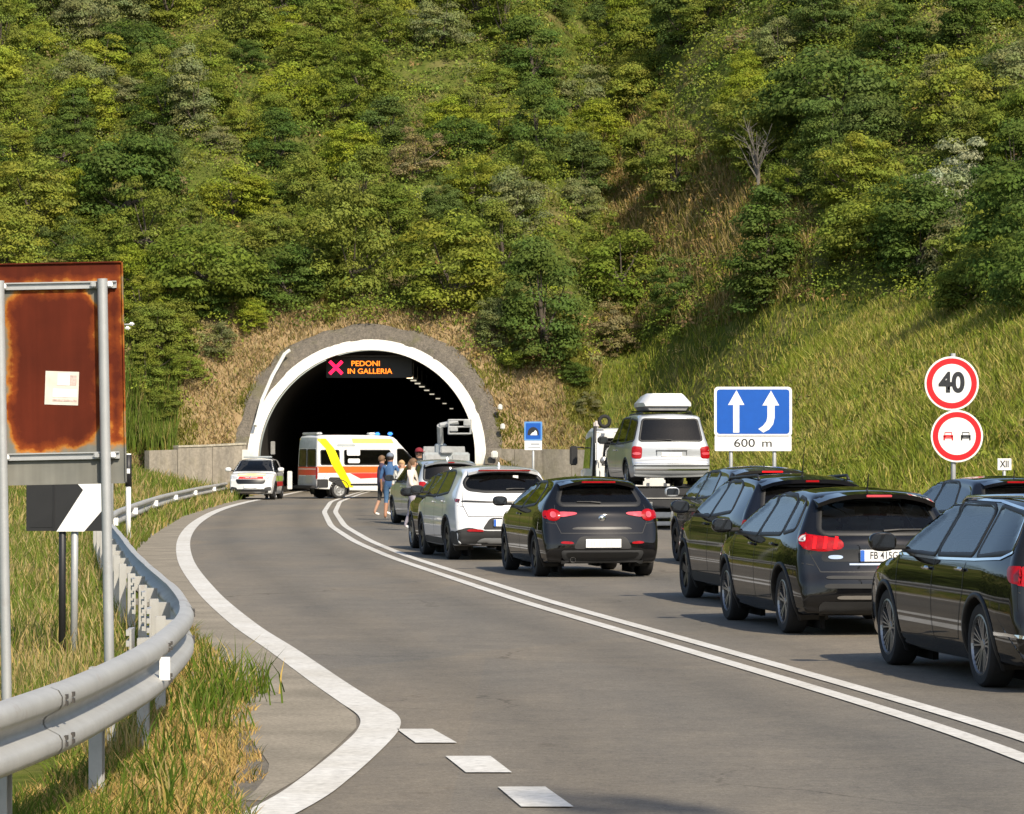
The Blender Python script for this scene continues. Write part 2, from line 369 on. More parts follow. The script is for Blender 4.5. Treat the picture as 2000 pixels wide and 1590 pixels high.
# ------------------------------------------------------------------ tunnel portal
tun = empty('tunnel_portal', (PX0, PY0, 0), 0, 'road tunnel mouth with a white arch rim and a dark interior', 'tunnel')
def arch(r, n=48, z0=0.0):
    pts = [(-r, z0), (-r, z0*.4+PZ0*.6)]+[(-r*math.cos(math.pi*i/n), PZ0+r*math.sin(math.pi*i/n)) for i in range(n+1)]+[(r, z0*.4+PZ0*.6), (r, z0)]
    return pts
def lean(z): return LEAN*max(z-PZ0, 0)
def sweep(rows, name, mat, parent, closed=True, smooth=True):
    """rows: list of point rings (same length) -> faces"""
    v = [p for r in rows for p in r]; k = len(rows[0]); f = []
    for i in range(len(rows)-1):
        for j in range(k if closed else k-1): f.append((i*k+j, i*k+(j+1)%k, (i+1)*k+(j+1)%k, (i+1)*k+j))
    me = mesh(v, f, name); o = link(name, me, mat, parent, smooth=smooth)
    bm = bmesh.new(); bm.from_mesh(me); bmesh.ops.recalc_face_normals(bm, faces=bm.faces); bm.to_mesh(me); bm.free()
    if smooth: me.set_sharp_from_angle(angle=R(40))
    return o
rows = []
NA = 48
for i in range(NA+1):
    a = math.pi*i/NA; c, s = -math.cos(a), math.sin(a); row = []
    for r, dy in ((RI-.02, -.05), (RO, -.05), (RO, .5), (RI-.02, .5)): z = PZ0+r*s; row.append((r*c, lean(z)+dy, z))
    rows.append(row)
for s_, base in ((-1, 0), (1, -1)):
    ext = [[(p[0], p[1], PZ0-.35) for p in rows[base]]]
    rows = ext+rows if s_ < 0 else rows+ext
sweep(rows, 'arch_rim', M['white_arch'], tun)
for s_ in (-1, 1):      # concrete legs under the painted rim
    MB().box((s_*(RI+.22), .28, .67), (.5, .75, 1.36), b=.03).build('arch_leg', M['abutment_concrete'], tun)
# lining: light concrete near the mouth, deeper part coloured dark to stand for shade
def tube_rows(y0f, ylist, r):
    out = []
    for y in ylist: out.append([(x, max(y, y0f(z)), z) for x, z in arch(r)])
    return out
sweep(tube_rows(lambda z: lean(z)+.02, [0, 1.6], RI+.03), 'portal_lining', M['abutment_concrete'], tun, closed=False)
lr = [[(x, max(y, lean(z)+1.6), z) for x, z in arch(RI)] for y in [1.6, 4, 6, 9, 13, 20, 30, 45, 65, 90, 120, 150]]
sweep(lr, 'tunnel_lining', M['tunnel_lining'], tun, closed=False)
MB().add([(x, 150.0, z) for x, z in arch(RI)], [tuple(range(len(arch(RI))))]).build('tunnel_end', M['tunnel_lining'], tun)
for s_ in (-1, 1):      # raised walkway along each side of the tunnel floor
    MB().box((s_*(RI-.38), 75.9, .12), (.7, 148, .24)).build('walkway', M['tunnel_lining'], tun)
# rough sprayed-concrete collar round the rim
na, nr = 96, 9; v = []; f = []
for i in range(na+1):
    a = R(-4)+R(188)*i/na; c, s = -math.cos(a), math.sin(a)
    ro = 6.2+.10*math.sin(a*3+.5)+.28*(mnoise.noise((c*2.3, s*2.3, 4))+.6*mnoise.noise((c*7, s*7, 9)))
    for j in range(nr+1):
        r = RO-.04+(ro-RO+.04)*j/nr; x, z = r*c, PZ0+r*s
        e = .12*mnoise.noise((x*1.1, z*1.1, 2))+.05*mnoise.noise((x*3.3, z*3.3, 7))
        y = LEAN*(z-PZ0)-.02-.10*math.sin(math.pi*min(1, j/(nr-1)))+e*.7+(.5 if j == nr else 0)
        v.append((x, y, z))
for i in range(na):
    for j in range(nr): k = i*(nr+1)+j; f.append((k, k+1, k+nr+2, k+nr+1))
col_me = mesh(v, f, 'collar'); link('sprayed_concrete_collar', col_me, M['shotcrete'], tun, smooth=True)
pbr('duct_white', (.62,.62,.58), .5); pbr('lamp_shell', (.30,.30,.29), .5, .3); pbr('dark_metal', (.02,.02,.022), .45, .4)
# pale cable duct climbing the left of the collar, two small lamps on the right
dp = [atp(a, b, 145.6+.7*max(0, (886-b)/44)) for a, b in ((499,832),(512,782),(532,735),(556,692),(566,684))]
MB().tube([p-Vector((PX0,PY0,0))+Vector((0,-.15,.0)) for p in dp], .085, 6).build('cable_duct', M['duct_white'], tun)
for px, py in ((977,795),(982,833)):
    p = atp(px, py, 145.4+.7*max(0, (886-py)/44))-Vector((PX0,PY0,0))
    MB().box(p, (.2,.3,.26), b=.04).build('wall_lamp', M['duct_white'], tun)
p = atp(480, 892, 145.5)-Vector((PX0,PY0,0)); MB().box(p, (.36,.12,.62), b=.02).build('white_marker_plate', M['white_arch'], tun)
p = atp(966, 888, 145.5)-Vector((PX0,PY0,0)); MB().box(p, (.3,.25,.34), b=.05).build('white_lamp', M['duct_white'], tun)
for px, w, t0, b0, d in ((533,.20,862,888,149),(935,.17,856,881,150)):
    a_, b_ = atp(px, t0, d), atp(px, b0, d); c_ = (a_+b_)/2-Vector((PX0,PY0,0)); MB().box(c_, (w,.15,(a_-b_).z), b=.02).build('cabinet', M['lamp_shell'], tun)
for px, w in ((550,.17),(566,.22)):     # white painted marker boards on the tunnel wall
    c_ = atp(px, 938, 147.5)-Vector((PX0,PY0,0)); MB().box(c_, (w,.06,.82), b=.02).build('marker_board', M['duct_white'], tun)

# lane signal and message board hung in the mouth
pbr('board_black', (.012,.012,.013), .5); pbr('board_frame', (.05,.05,.052), .5)
pbr('led_amber', (.6,.2,.02), .5, emit=(1.0,.20,.012), es=2.2); pbr('led_red', (.6,.02,.05), .5, emit=(1.0,.01,.07), es=2.2)
BD = 151.0
a_, b_ = atp(637, 697, BD), atp(805, 738, BD); bw, bh = b_.x-a_.x, a_.z-b_.z; bc = (a_+b_)/2
board = empty('message_board', bc, 0, 'black electronic message board reading PEDONI IN GALLERIA in the tunnel mouth', 'message board')
MB().box((0,.15,0), (bw,.3,bh), b=.03).build('housing', M['board_black'], board)
MB().box((0,-.02,bh/2+.03), (bw+.1,.4,.06)).build('visor', M['board_frame'], board)
for x in (-bw/2+.25, bw/2-.25):
    zt = PZ0+math.sqrt(RI**2-(bc.x+x-PX0)**2)-bc.z
    MB().box((x,.15,(bh/2+zt)/2), (.07,.07,zt-bh/2+.05)).build('hanger', M['board_frame'], board)
def board_text(s, px, py, size, sx=1.0):
    me = text_mesh(s, size, sx, .004); o = link('lettering', me, M['led_amber'], board); q = atp(px, py, BD)-bc
    o.location = (q.x, -.006, q.z); o.rotation_euler = (R(90),0,0)
board_text('PEDONI', 714, 710.5, .335, 1.12); board_text('IN GALLERIA', 722, 725.5, .335, 1.08)
cx = atp(656, 718, BD)-bc
mb = MB()
for rot in (45, -45): mb.box((0,0,0), (.82,.004,.15), M=Matrix.Rotation(R(rot), 4, 'Y'))
o = mb.build('red_cross', M['led_red'], board); o.location = (cx.x, -.008, cx.z)
# lamps along the vault
pbr('lamp_lit', (.9,.8,.6), .4, emit=(1.0,.72,.42), es=4.0); pbr('lamp_glass', (.55,.55,.5), .25, emit=(1.0,.9,.7), es=.5)
for i, d in enumerate((155,161,168,176,186,198,214,235,262)):
    p = Vector((-4.84, d, 5.42)); t = empty('tunnel_lamp', p, 0, ('lit warm lamp nearest the message board on the tunnel vault' if i == 0 else ('second','third','fourth','fifth','sixth','seventh','eighth','ninth')[i-1]+' lamp from the tunnel mouth along the dark vault'), 'tunnel lamp', 'lamps along the tunnel vault')
    MB().box((0,0,.06), (.36,.62,.12), b=.03).build('housing', M['lamp_shell'], t)
    MB().box((0,-.02,-.03), (.30,.56,.06), b=.02).build('lens', M['lamp_lit'] if i == 0 else M['lamp_glass'], t)
    zt = PZ0+math.sqrt(RI**2-(p.x-PX0)**2); MB().box((0,0,(zt-p.z+.12)/2), (.05,.05,zt-p.z-.12+.06)).build('bracket', M['lamp_shell'], t)

# retaining walls of concrete panels
def panel_wall(pts, tops, thick, name, label, mat, z0=-.2, cap=.0):
    o = empty(name, (pts[0][0], pts[0][1], 0), 0, label, 'wall'); O = Vector((pts[0][0], pts[0][1], 0))
    for i in range(len(pts)-1):
        a, b = Vector((*pts[i], 0))-O, Vector((*pts[i+1], 0))-O; t = (b-a).normalized(); s = Vector((-t.y, t.x, 0))*thick
        a2, b2 = a+t*.012, b-t*.012; h0, h1 = tops[i], tops[i+1]
        v = [a2, b2, b2+s, a2+s]; V_ = [Vector((p.x,p.y,z0)) for p in v]+[Vector((a2.x,a2.y,h0)), Vector((b2.x,b2.y,h1)), Vector(((b2+s).x,(b2+s).y,h1)), Vector(((a2+s).x,(a2+s).y,h0))]
        MB().add(V_, [(0,3,2,1),(4,5,6,7),(0,1,5,4),(1,2,6,5),(2,3,7,6),(3,0,4,7)]).build('wall_panel', mat, o)
        if cap:
            m_ = MB(); C_ = [a2-s*.12-Vector((0,0,0)), b2-s*.12, b2+s*1.12, a2+s*1.12]
            V2 = [Vector((p.x,p.y,h)) for p, h in zip(C_, (h0,h1,h1,h0))]+[Vector((p.x,p.y,h+cap)) for p, h in zip(C_, (h0,h1,h1,h0))]
            m_.add(V2, [(0,3,2,1),(4,5,6,7),(0,1,5,4),(1,2,6,5),(2,3,7,6),(3,0,4,7)]).build('coping', M['abutment_concrete'], o)
    return o
panel_wall([(-15.75,142.2),(-14.62,143.2)], [1.93,1.97], .35, 'retaining_wall', 'short low end panel of the stained concrete wall by the grass', M['wall_concrete'])
panel_wall([(-14.6,143.15),(-13.2,144.4),(-11.82,145.6)], [2.07,2.12,2.2], .35, 'retaining_wall', 'streaked concrete wall holding the bank beside the tunnel arch and ambulance car', M['wall_concrete'], cap=.08)
xs_ = np.linspace(-1.15, 6.4, 7)
panel_wall([(float(x), float(WALLY(x))) for x in xs_], [2.04,2.0,2.0,1.98,1.95,1.92,1.9], .35, 'retaining_wall', 'grey streaked concrete wall behind the blue tunnel sign', M['wall_concrete'])
# ------------------------------------------------------------------ guardrail
def m_galv(name, col, rust=.25):
    m, t, n, out = nodes(name); p = n.new('ShaderNodeBsdfPrincipled'); t.links.new(p.outputs[0], out.inputs[0])
    v = coords(t, n); a = noise(t, n, v, 3.1, 6, .75); b = noise(t, n, v, 2.3, 6, .72)
    r = ramp(n, [(.3, tuple(c*.86 for c in col)), (.7, tuple(c*1.07 for c in col))]); t.links.new(a, r.inputs[0])
    k = ramp(n, [(.60, (0,0,0)), (.74, (rust,)*3)]); t.links.new(b, k.inputs[0])
    t.links.new(mix(t, n, r.outputs[0], (.20,.085,.03), k.outputs[0]), p.inputs['Base Color'])
    p.inputs['Metallic'].default_value = .35; p.inputs['Roughness'].default_value = .55; M[name] = m
m_galv('galvanised', (.46,.455,.43), .45); m_galv('galvanised_pole', (.42,.43,.43), .25)
pbr('reflector', (.85,.85,.82), .4); pbr('bolt_dark', (.06,.055,.05), .6)
RAIL = [(-4.6,3),(-3.2,8.5),(-2.40,12.0),(-2.12,14.5),(-2.04,17.0),(-2.08,19.5),(-2.25,22.3),(-2.72,26),(-3.32,30),(-4.0,34.6),(-5.45,45),(-6.85,55),(-8.05,66),(-8.85,76),(-10.1,95),(-11.1,116),(-11.5,128),(-11.9,138)]
rp = smooth_path([(a, b, 0) for a, b in RAIL], 16)
L_ = [0.0]
for i in range(1, len(rp)): L_.append(L_[-1]+(rp[i]-rp[i-1]).length)
L_ = np.array(L_); RPX = np.array([p.x for p in rp]); RPY = np.array([p.y for p in rp])
def rail_at(s):
    x, y = np.interp(s, L_, RPX), np.interp(s, L_, RPY); x2, y2 = np.interp(s+.2, L_, RPX), np.interp(s+.2, L_, RPY)
    x1, y1 = np.interp(s-.2, L_, RPX), np.interp(s-.2, L_, RPY)
    t = Vector((x2-x1, y2-y1, 0)).normalized(); return Vector((x, y, 0)), t, Vector((t.y, -t.x, 0))     # point, along, towards traffic
PROF = [(-.005,.31),(.03,.312),(.066,.298),(.083,.27),(.083,.235),(.07,.212),(.012,.182),(.0,.165),(.0,.145),(.012,.128),(.07,.098),(.083,.075),(.083,.04),(.066,.012),(.03,-.002),(-.005,0)]
ZB = .44
rail = empty('guardrail', rail_at(12)[0], 0, 'galvanised steel guardrail snaking along the grass verge to the tunnel', 'guardrail'); RO_ = rail.location.copy()
def rz_at(p): return -.13*float(sstep(48, 64, p.y))
SEG = 4.0; k0 = 0; total = L_[-1]; nseg = int(total/SEG)
for i in range(nseg):
    s0, s1 = i*SEG, (i+1)*SEG+.32; rows = []
    o = .004 if i % 2 else 0.0
    ss = np.linspace(s0, s1, 11 if s0 < 40 else 5)
    for th in (0.0, -.004):
        for s in (ss if th == 0 else ss[::-1]):
            p, t, n_ = rail_at(s); g = rz_at(p); tilt = .004*math.sin(s*1.7)
            rows.append([p+n_*(q+o+th+(tilt if th == 0 else 0))+Vector((0,0,ZB+z+g))-RO_ for q, z in PROF])
    sweep(rows, 'beam', M['galvanised'], rail, closed=False)
    if s0 < 44:
        for e in (.08, .24):
            p, t, n_ = rail_at(s0+e); g = rz_at(p)
            for z in (.05, .265, .235, .08):
                c = p+n_*(.092)+Vector((0,0,ZB+z+g))-RO_
                MB().box(c, (.03,.014,.02), rz=math.atan2(t.y, t.x)).build('bolt', M['bolt_dark'], rail)
PS = 2.7; s = 1.0; ip = 0
while s < total-1:
    p, t, n_ = rail_at(s); g = rz_at(p); a = math.atan2(t.y, t.x); near = s < 75
    b = p-n_*.17
    mb = MB(); gz = float(hgt(b.x, b.y))
    mb.box(b+Vector((0,0,(ZB+.24+g+gz-.35)/2))-RO_+Vector((0,0,0)), (.10,.012,ZB+.24+g-gz+.35), rz=a)       # channel post: web and two flanges
    for e in (-.05, .05): mb.box(b+t*e+n_*.03+Vector((0,0,(ZB+.24+g+gz-.35)/2))-RO_, (.012,.07,ZB+.24+g-gz+.35), rz=a)
    mb.build('post', M['galvanised'], rail)
    if near:
        MB().box(p-n_*.08+Vector((0,0,ZB+.155+g))-RO_, (.07,.13,.12), rz=a).build('spacer', M['galvanised'], rail)
        if not 19 < p.y < 28: s += PS if s < 70 else 4.0; continue
        bb = MB()
        for j in range(5): bb.box(b-n_*.055+Vector((0,0,ZB+.02+j*.065+g))-RO_, (.30,.02,.034), rz=a)
        bb.box(b-n_*.04+Vector((0,0,ZB+.15+g))-RO_, (.26,.012,.30), rz=a)
        bb.build('slotted_plate', M['galvanised'], rail)
    else: MB().box(p-n_*.08+Vector((0,0,ZB+.155+g))-RO_, (.1,.14,.16), rz=a).build('spacer', M['galvanised'], rail)
    s += PS if s < 70 else 4.0; ip += 1
# white reflector plates in the groove of the beam
for s in (None,)+tuple(range(62, 128, 12)):
    if s is None:
        k = int(np.argmin(np.abs(RPY-18.4)+10*(RPY < 10))); s_ = float(L_[k])
        p, t, n_ = rail_at(s_); M4 = Matrix.Rotation(math.atan2(t.y,t.x)-R(75), 4, 'Z')
        MB().box(p+n_*.10+Vector((0,0,ZB+.155))-RO_, (.06,.006,.13), M=M4).build('reflector', M['reflector'], rail)
    else:
        p, t, n_ = rail_at(s); M4 = Matrix.Rotation(math.atan2(t.y,t.x)-R(75), 4, 'Z')
        MB().box(p+n_*.09+Vector((0,0,ZB+.155+rz_at(p)))-RO_, (.14,.01,.15), M=M4).build('reflector', M['reflector'], rail)

# ------------------------------------------------------------------ rusty sign seen from behind
def m_rust():
    m, t, n, out = nodes('rusty_sign_back'); p = n.new('ShaderNodeBsdfPrincipled'); t.links.new(p.outputs[0], out.inputs[0])
    tc = n.new('ShaderNodeTexCoord'); v = tc.outputs['Object']; nz = noise(t, n, v, 7, 6, .7); nb = noise(t, n, v, 2.2, 4); st = noise(t, n, coords(t, n, (8,8,.5)), 2, 4)
    sp = n.new('ShaderNodeSeparateXYZ'); t.links.new(v, sp.inputs[0])
    def mth(op, a, b=None, c=None):
        x = n.new('ShaderNodeMath'); x.operation = op
        for i, q in enumerate((a, b, c)):
            if q is None: continue
            if isinstance(q, bpy.types.NodeSocket): t.links.new(q, x.inputs[i])
            else: x.inputs[i].default_value = q
        return x.outputs[0]
    # rounded-rectangle field between the brackets: worn zinc outside, rust inside (object coords: x, z from the panel centre)
    def field(cx, cz, hx, hz, rnd):
        dx = mth('MAXIMUM', mth('SUBTRACT', mth('ABSOLUTE', mth('SUBTRACT', sp.outputs[0], cx)), hx-rnd), 0.0)
        dz = mth('MAXIMUM', mth('SUBTRACT', mth('ABSOLUTE', mth('SUBTRACT', sp.outputs[2], cz)), hz-rnd), 0.0)
        d = mth('SQRT', mth('ADD', mth('MULTIPLY', dx, dx), mth('MULTIPLY', dz, dz)))
        return mth('SUBTRACT', rnd, d)          # positive inside
    big = field(.0, .03, .29, .50, .17); strip_ = field(.375, .07, .075, .54, .075); top = field(0, .645, .46, .10, .095)
    f = mth('MAXIMUM', mth('MAXIMUM', big, strip_), top)
    f = mth('ADD', mth('ADD', f, mth('MULTIPLY', mth('SUBTRACT', nz, .5), .12)), mth('MULTIPLY', mth('SUBTRACT', noise(t, n, v, 3.3, 5, .6), .5), .16))
    w = mth('MULTIPLY', f, 9.0)
    r = ramp(n, [(.0, (.19,.20,.185)), (.16, (.25,.20,.13)), (.30, (.42,.17,.03)), (.48, (.21,.045,.010)), (.85, (.095,.017,.007))]); t.links.new(mth('ADD', w, .22), r.inputs[0])
    v2 = ramp(n, [(.3, (.72,.72,.72)), (.7, (1.15,1.1,1.05))]); t.links.new(nb, v2.inputs[0])
    x = mix(t, n, r.outputs[0], v2.outputs[0], 1, 'MULTIPLY')
    s2 = ramp(n, [(.3, (.85,.82,.8)), (.7, (1.08,1.05,1.03))]); t.links.new(st, s2.inputs[0])
    t.links.new(mix(t, n, x, s2.outputs[0], 1, 'MULTIPLY'), p.inputs['Base Color'])
    p.inputs['Roughness'].default_value = .8; p.inputs['Specular IOR Level'].default_value = .15; t.links.new(bump(t, n, nz, .25, .004), p.inputs['Normal']); M['rust'] = m
m_rust()
pbr('sticker', (.66,.60,.52), .6, var=.12, scale=14); pbr('sticker_print', (.55,.42,.38), .6, var=.3, scale=60); pbr('sticker_white', (.80,.79,.76), .6, var=.04, scale=30)
SD = 20.0
pc = atp(104, 729, SD); rs = empty('road_sign', (pc.x, SD, 0), 0, 'rusty brown back of a tall road sign on two grey poles', 'road sign')
LN = Matrix.Translation((math.tan(R(1.15))*pc.z*.93, 0, 0)) @ Matrix.Rotation(R(-1.15), 4, 'Y')
def on_sign(o):
    o.matrix_local = Matrix.Translation((0,0,0)) @ LN @ o.matrix_local; return o
PH, PW = (945-510)*SD/FPX, (243+35)*SD/FPX
pz = pc.z
pan = MB().box((0,0,0), (PW,.003,PH)).build('panel', M['rust'], rs)
pan.matrix_local = LN @ Matrix.Translation((0,.05,pz))
fr = MB()
for s_ in (-1,1): fr.box((s_*(PW/2-.004),.0,0), (.008,.022,PH)); fr.box((0,0,s_*(PH/2-.004)), (PW,.022,.008))
o = fr.build('edge_flange', M['rust'], rs); o.matrix_local = LN @ Matrix.Translation((0,.045,pz))
for px in (2.5, 204):
    x = (px-104)*SD/FPX
    o = MB().tube([(x,.0,-.4),(x,.0,pz+(729-546)*SD/FPX)], .031, 14).build('pole', M['galvanised_pole'], rs, smooth=True); o.data.set_sharp_from_angle(angle=R(50)); o.matrix_local = LN @ o.matrix_local
for py in (557, 891):
    z = pz+(729-py)*SD/FPX; mb = MB()
    mb.box((0,.030,z+.018), (PW-.08,.012,.008)); mb.box((0,.030,z-.018), (PW-.08,.012,.008)); mb.box((0,.042,z), (PW-.08,.006,.044))
    o = mb.build('bracket_rail', M['galvanised_pole'], rs); o.matrix_local = LN @ o.matrix_local
    for px in (10, 186, 218):
        o = MB().box(((px-104)*SD/FPX,.014,z), (.034,.03,.034), b=.006).build('clamp', M['reflector'] if px != 186 else M['galvanised_pole'], rs); o.matrix_local = LN @ o.matrix_local
sx, sz = (119-104)*SD/FPX, pz+(729-758)*SD/FPX
o = MB().box((0,0,0), (.205,.0016,.205)).build('sticker', M['sticker'], rs); o['label'] = 'square pale sticker on the rusty back'; o.matrix_local = LN @ Matrix.Translation((sx,.0465,sz)) @ Matrix.Rotation(R(3), 4, 'Y')
for c_, d_, mt in (((.01,0,.055),(.075,.0016,.075),'sticker_white'),((.02,0,-.03),(.15,.0014,.05),'sticker_white'),((.068,0,.05),(.04,.0014,.06),'sticker_print'),((.02,0,-.075),(.15,.0012,.012),'sticker_print')):
    o = MB().box(c_, d_).build('sticker_print', M[mt], rs); o.matrix_local = LN @ Matrix.Translation((sx,.0445,sz)) @ Matrix.Rotation(R(3), 4, 'Y')

# ------------------------------------------------------------------ chevron board on two poles
pbr('sign_black', (.014,.014,.015), .5); pbr('sign_white', (.80,.80,.78), .45, var=.03); pbr('sign_grey', (.22,.23,.23), .6, .3)
CD = 29.0
cc = atp(128, 972, CD); ch = empty('chevron_sign', (cc.x, CD, float(hgt(cc.x, CD))), 0, 'black and white chevron board behind the rusty sign', 'road sign'); g0 = ch.location.z
def cpx(px, py, dy=0.0): q = atp(px, py, CD+dy); return Vector((q.x-cc.x, dy, q.z-g0))
a_, b_ = cpx(52, 906), cpx(206, 1037)
MB().box((a_+b_)/2, (b_.x-a_.x, .02, a_.z-b_.z)).build('panel', M['sign_black'], ch)
q = [(111,1038),(165,1038),(213,982),(213,956),(170,907),(118,907),(163,957)]
MB().add([cpx(*p)+Vector((0,-.014,0)) for p in q], [(0,1,2,6),(6,2,3),(6,3,4,5)]).build('chevron', M['sign_white'], ch)
q = [(58,1030),(103,1000),(103,1030)]; MB().add([cpx(*p)+Vector((0,-.0145,0)) for p in q], [(0,1,2)]).build('dark_print', M['board_black'], ch)
MB().box((cpx(106,972)+Vector((0,-.012,0))), (.012,.012,a_.z-b_.z)).build('panel_joint', M['board_black'], ch)
for px, lean_, mt in ((121, 0, 'sign_black'), (146, -.012, 'galvanised_pole')):
    MB().tube([cpx(px,906)+Vector((0,.04,0)), Vector((cpx(px,906).x+lean_, .04, -.4))], .032, 10).build('pole', M[mt], ch, smooth=True)

# slim roadside markers
def marker_post(px, py_top, d, label, w=.05):
    p = atp(px, py_top, d); g = float(hgt(p.x, d)); t = empty('marker_post', (p.x, d, g), 0, label, 'marker post'); h = p.z-g
    MB().tube([(0,0,-.2),(0,0,h)], w, 10).build('post', M['sign_white'], t, smooth=True)
    MB().tube([(0,0,h-.62),(0,0,h-.02)], w+.012, 10).build('black_band', M['sign_black'], t, smooth=True)
    MB().box((0,-w-.014,h-.33), (.07,.01,.09)).build('reflector', M['reflector'], t)
marker_post(251, 886, 62, 'slim white marker post with a black band beyond the rusty sign')
p = atp(222, 634, 58); g = float(hgt(p.x, 58)); t = empty('floodlight_pole', (p.x-.03, 58, g), 0, 'slim pole with two small white floodlights beyond the rusty sign', 'lamp post')
MB().tube([(0,0,-.2),(0,0,p.z-g+.02)], .03, 8).build('pole', M['galvanised_pole'], t, smooth=True)
for px, py in ((250,641),(258,633)):
    q = atp(px, py, 58); MB().box((q.x-t.location.x,-.08,q.z-g), (.09,.10,.06), b=.02).build('lamp_head', M['sign_white'], t)
MB().tube([(0,0,p.z-g),(.33,-.06,p.z-g+.0)], .015, 6).build('bracket', M['galvanised_pole'], t)

# ------------------------------------------------------------------ right-hand signs
pbr('sign_blue', (.003,.085,.42), .4, var=.05); pbr('sign_red', (.62,.006,.012), .4, var=.05); pbr('sign_red_pale', (.70,.25,.22), .4); pbr('sign_ink', (.015,.016,.02), .5)
pbr('sign_sky', (.10,.28,.62), .4, var=.04)
def rrect(w, h, r, n=5):
    out = []
    for cx, cy, a0 in ((w/2-r,h/2-r,0),(-w/2+r,h/2-r,90),(-w/2+r,-h/2+r,180),(w/2-r,-h/2+r,270)):
        for i in range(n+1): a = R(a0+90*i/n); out.append((cx+r*math.cos(a), cy+r*math.sin(a)))
    return out
STAND = Matrix.Rotation(R(90), 4, 'X')          # drawing plane (x,y) -> (x,z), facing the camera (-y)
def flat(poly, name, mat, parent, c, layer, thick=.002):
    """flat sign layer facing the camera; layer = how many sheets above the backing"""
    o = MB().prism(poly, 0, thick, STAND).build(name, mat, parent); o.location = (c[0], c[1]-.004*layer, c[2]); return o
def letters(s, size, mat, parent, c, layer, sx=1.0, bold=0.0):
    o = link('lettering', text_mesh(s, size, sx, bold), mat, parent); o.rotation_euler = (R(90),0,0); o.location = (c[0], c[1]-.004*layer-.001, c[2]); return o
def circle(r, n=40): return [(r*math.cos(2*math.pi*i/n), r*math.sin(2*math.pi*i/n)) for i in range(n)]
# lane arrows, 600 m
D6 = 75.0; u = D6/FPX; c6 = atp(1471, 804, D6); g6 = float(hgt(c6.x, D6))
s6 = empty('lane_sign', (c6.x, D6, g6), 0, 'blue lane sign with two white arrows above a 600 m plate', 'road sign')
zc = c6.z-g6; w6, h6 = 152*u, 97*u
MB().box((0,.03,zc), (w6-.04,.03,h6-.04)).build('backing', M['sign_grey'], s6)
flat(rrect(w6, h6, .09), 'border', M['sign_white'], s6, (0,.014,zc), 0)
flat(rrect(w6-10*u, h6-10*u, .07), 'panel', M['sign_blue'], s6, (0,.014,zc), 1)
ar = lambda pts: [((x-1471)*u, (804-y)*u) for x, y in pts]
flat(ar([(1432,845),(1444,845),(1444,791),(1454,791),(1438.5,762),(1422,791),(1432,791)]), 'arrow', M['sign_white'], s6, (0,.014,zc), 2)
cv = [(1481,838),(1491,845),(1502,839),(1510,829),(1513,816),(1513,792),(1522,792),(1506,763),(1489,792),(1499,792),(1499,814),(1497,823),(1490,832)]
flat(ar(cv), 'curved_arrow', M['sign_white'], s6, (0,.014,zc), 2)
zp = zc-(866-804)*u; MB().box((0,.03,zp), (w6-.02,.03,30*u-.02)).build('plate_backing', M['sign_grey'], s6)
flat(rrect(w6-2*u, 30*u, .03), 'distance_plate', M['sign_white'], s6, (0,.014,zp), 0)
letters('600', .265, M['sign_ink'], s6, (-17*u,.014,zp), 1, 1.25, .001); letters('m', .265, M['sign_ink'], s6, (27*u,.014,zp), 1, 1.25, .001)
for px in (1428, 1513):
    x = (px-1471)*u; MB().tube([(x,.09,-.4),(x,.09,zc+h6/2-.1)], .045, 10).build('pole', M['galvanised_pole'], s6, smooth=True)
# 40 and no overtaking on one pole
D4 = 56.0; u = D4/FPX; c4 = atp(1863, 800, D4); g4 = float(hgt(c4.x, D4))
s4 = empty('speed_limit_sign', (c4.x, D4, g4), 0, 'round red rimmed 40 limit and no overtaking discs on one pole', 'road sign')
MB().tube([(0,.07,-.4),(0,.07,atp(0,690,D4).z-g4)], .042, 10).build('pole', M['galvanised_pole'], s4, smooth=True)
for nm, px, py, r in (('speed_limit_disc',1859,749,53),('no_overtaking_disc',1869,852,51)):
    c = atp(px, py, D4)-Vector((c4.x,D4,g4)); rr = r*u
    b = empty(nm, c); b.parent = s4
    MB().prism(circle(rr*.99), -.03, 0, STAND).build('backing', M['sign_grey'], b)
    flat(circle(rr), 'white_edge', M['sign_white'], b, (0,0,0), 0); flat(circle(rr*.93), 'red_ring', M['sign_red'], b, (0,0,0), 1); flat(circle(rr*.72), 'white_field', M['sign_white'], b, (0,0,0), 2)
    if 'speed' in nm: letters('40', .47, M['sign_ink'], b, (0,0,0), 3, .92, .018)
    else:
        for x, mt in ((-17, 'sign_red'), (17, 'sign_ink')):
            body = [(-11,-5),(-11,1),(-8,2),(-6,8),(6,8),(8,2),(11,1),(11,-5),(8,-5),(8,-9),(5,-9),(5,-5),(-5,-5),(-5,-9),(-8,-9),(-8,-5)]
            ob = MB(); k = .95*u
            ob.box((0,0,.5*k), (20*k,.002,4*k)); ob.box((0,0,-3.5*k), (20*k,.002,2.2*k))
            for e in (-1,1): ob.box((e*8.5*k,0,-6.5*k), (3*k,.002,4*k)); ob.box((e*7*k,0,5*k), (1.2*k,.002,6*k)); ob.box((e*8*k,0,-1.2*k), (4*k,.002,3*k))
            ob.box((0,0,8*k), (14*k,.002,1.4*k))
            q = ob.build('car_symbol', M[mt], b); q.location = (x*u, -.015, 0)
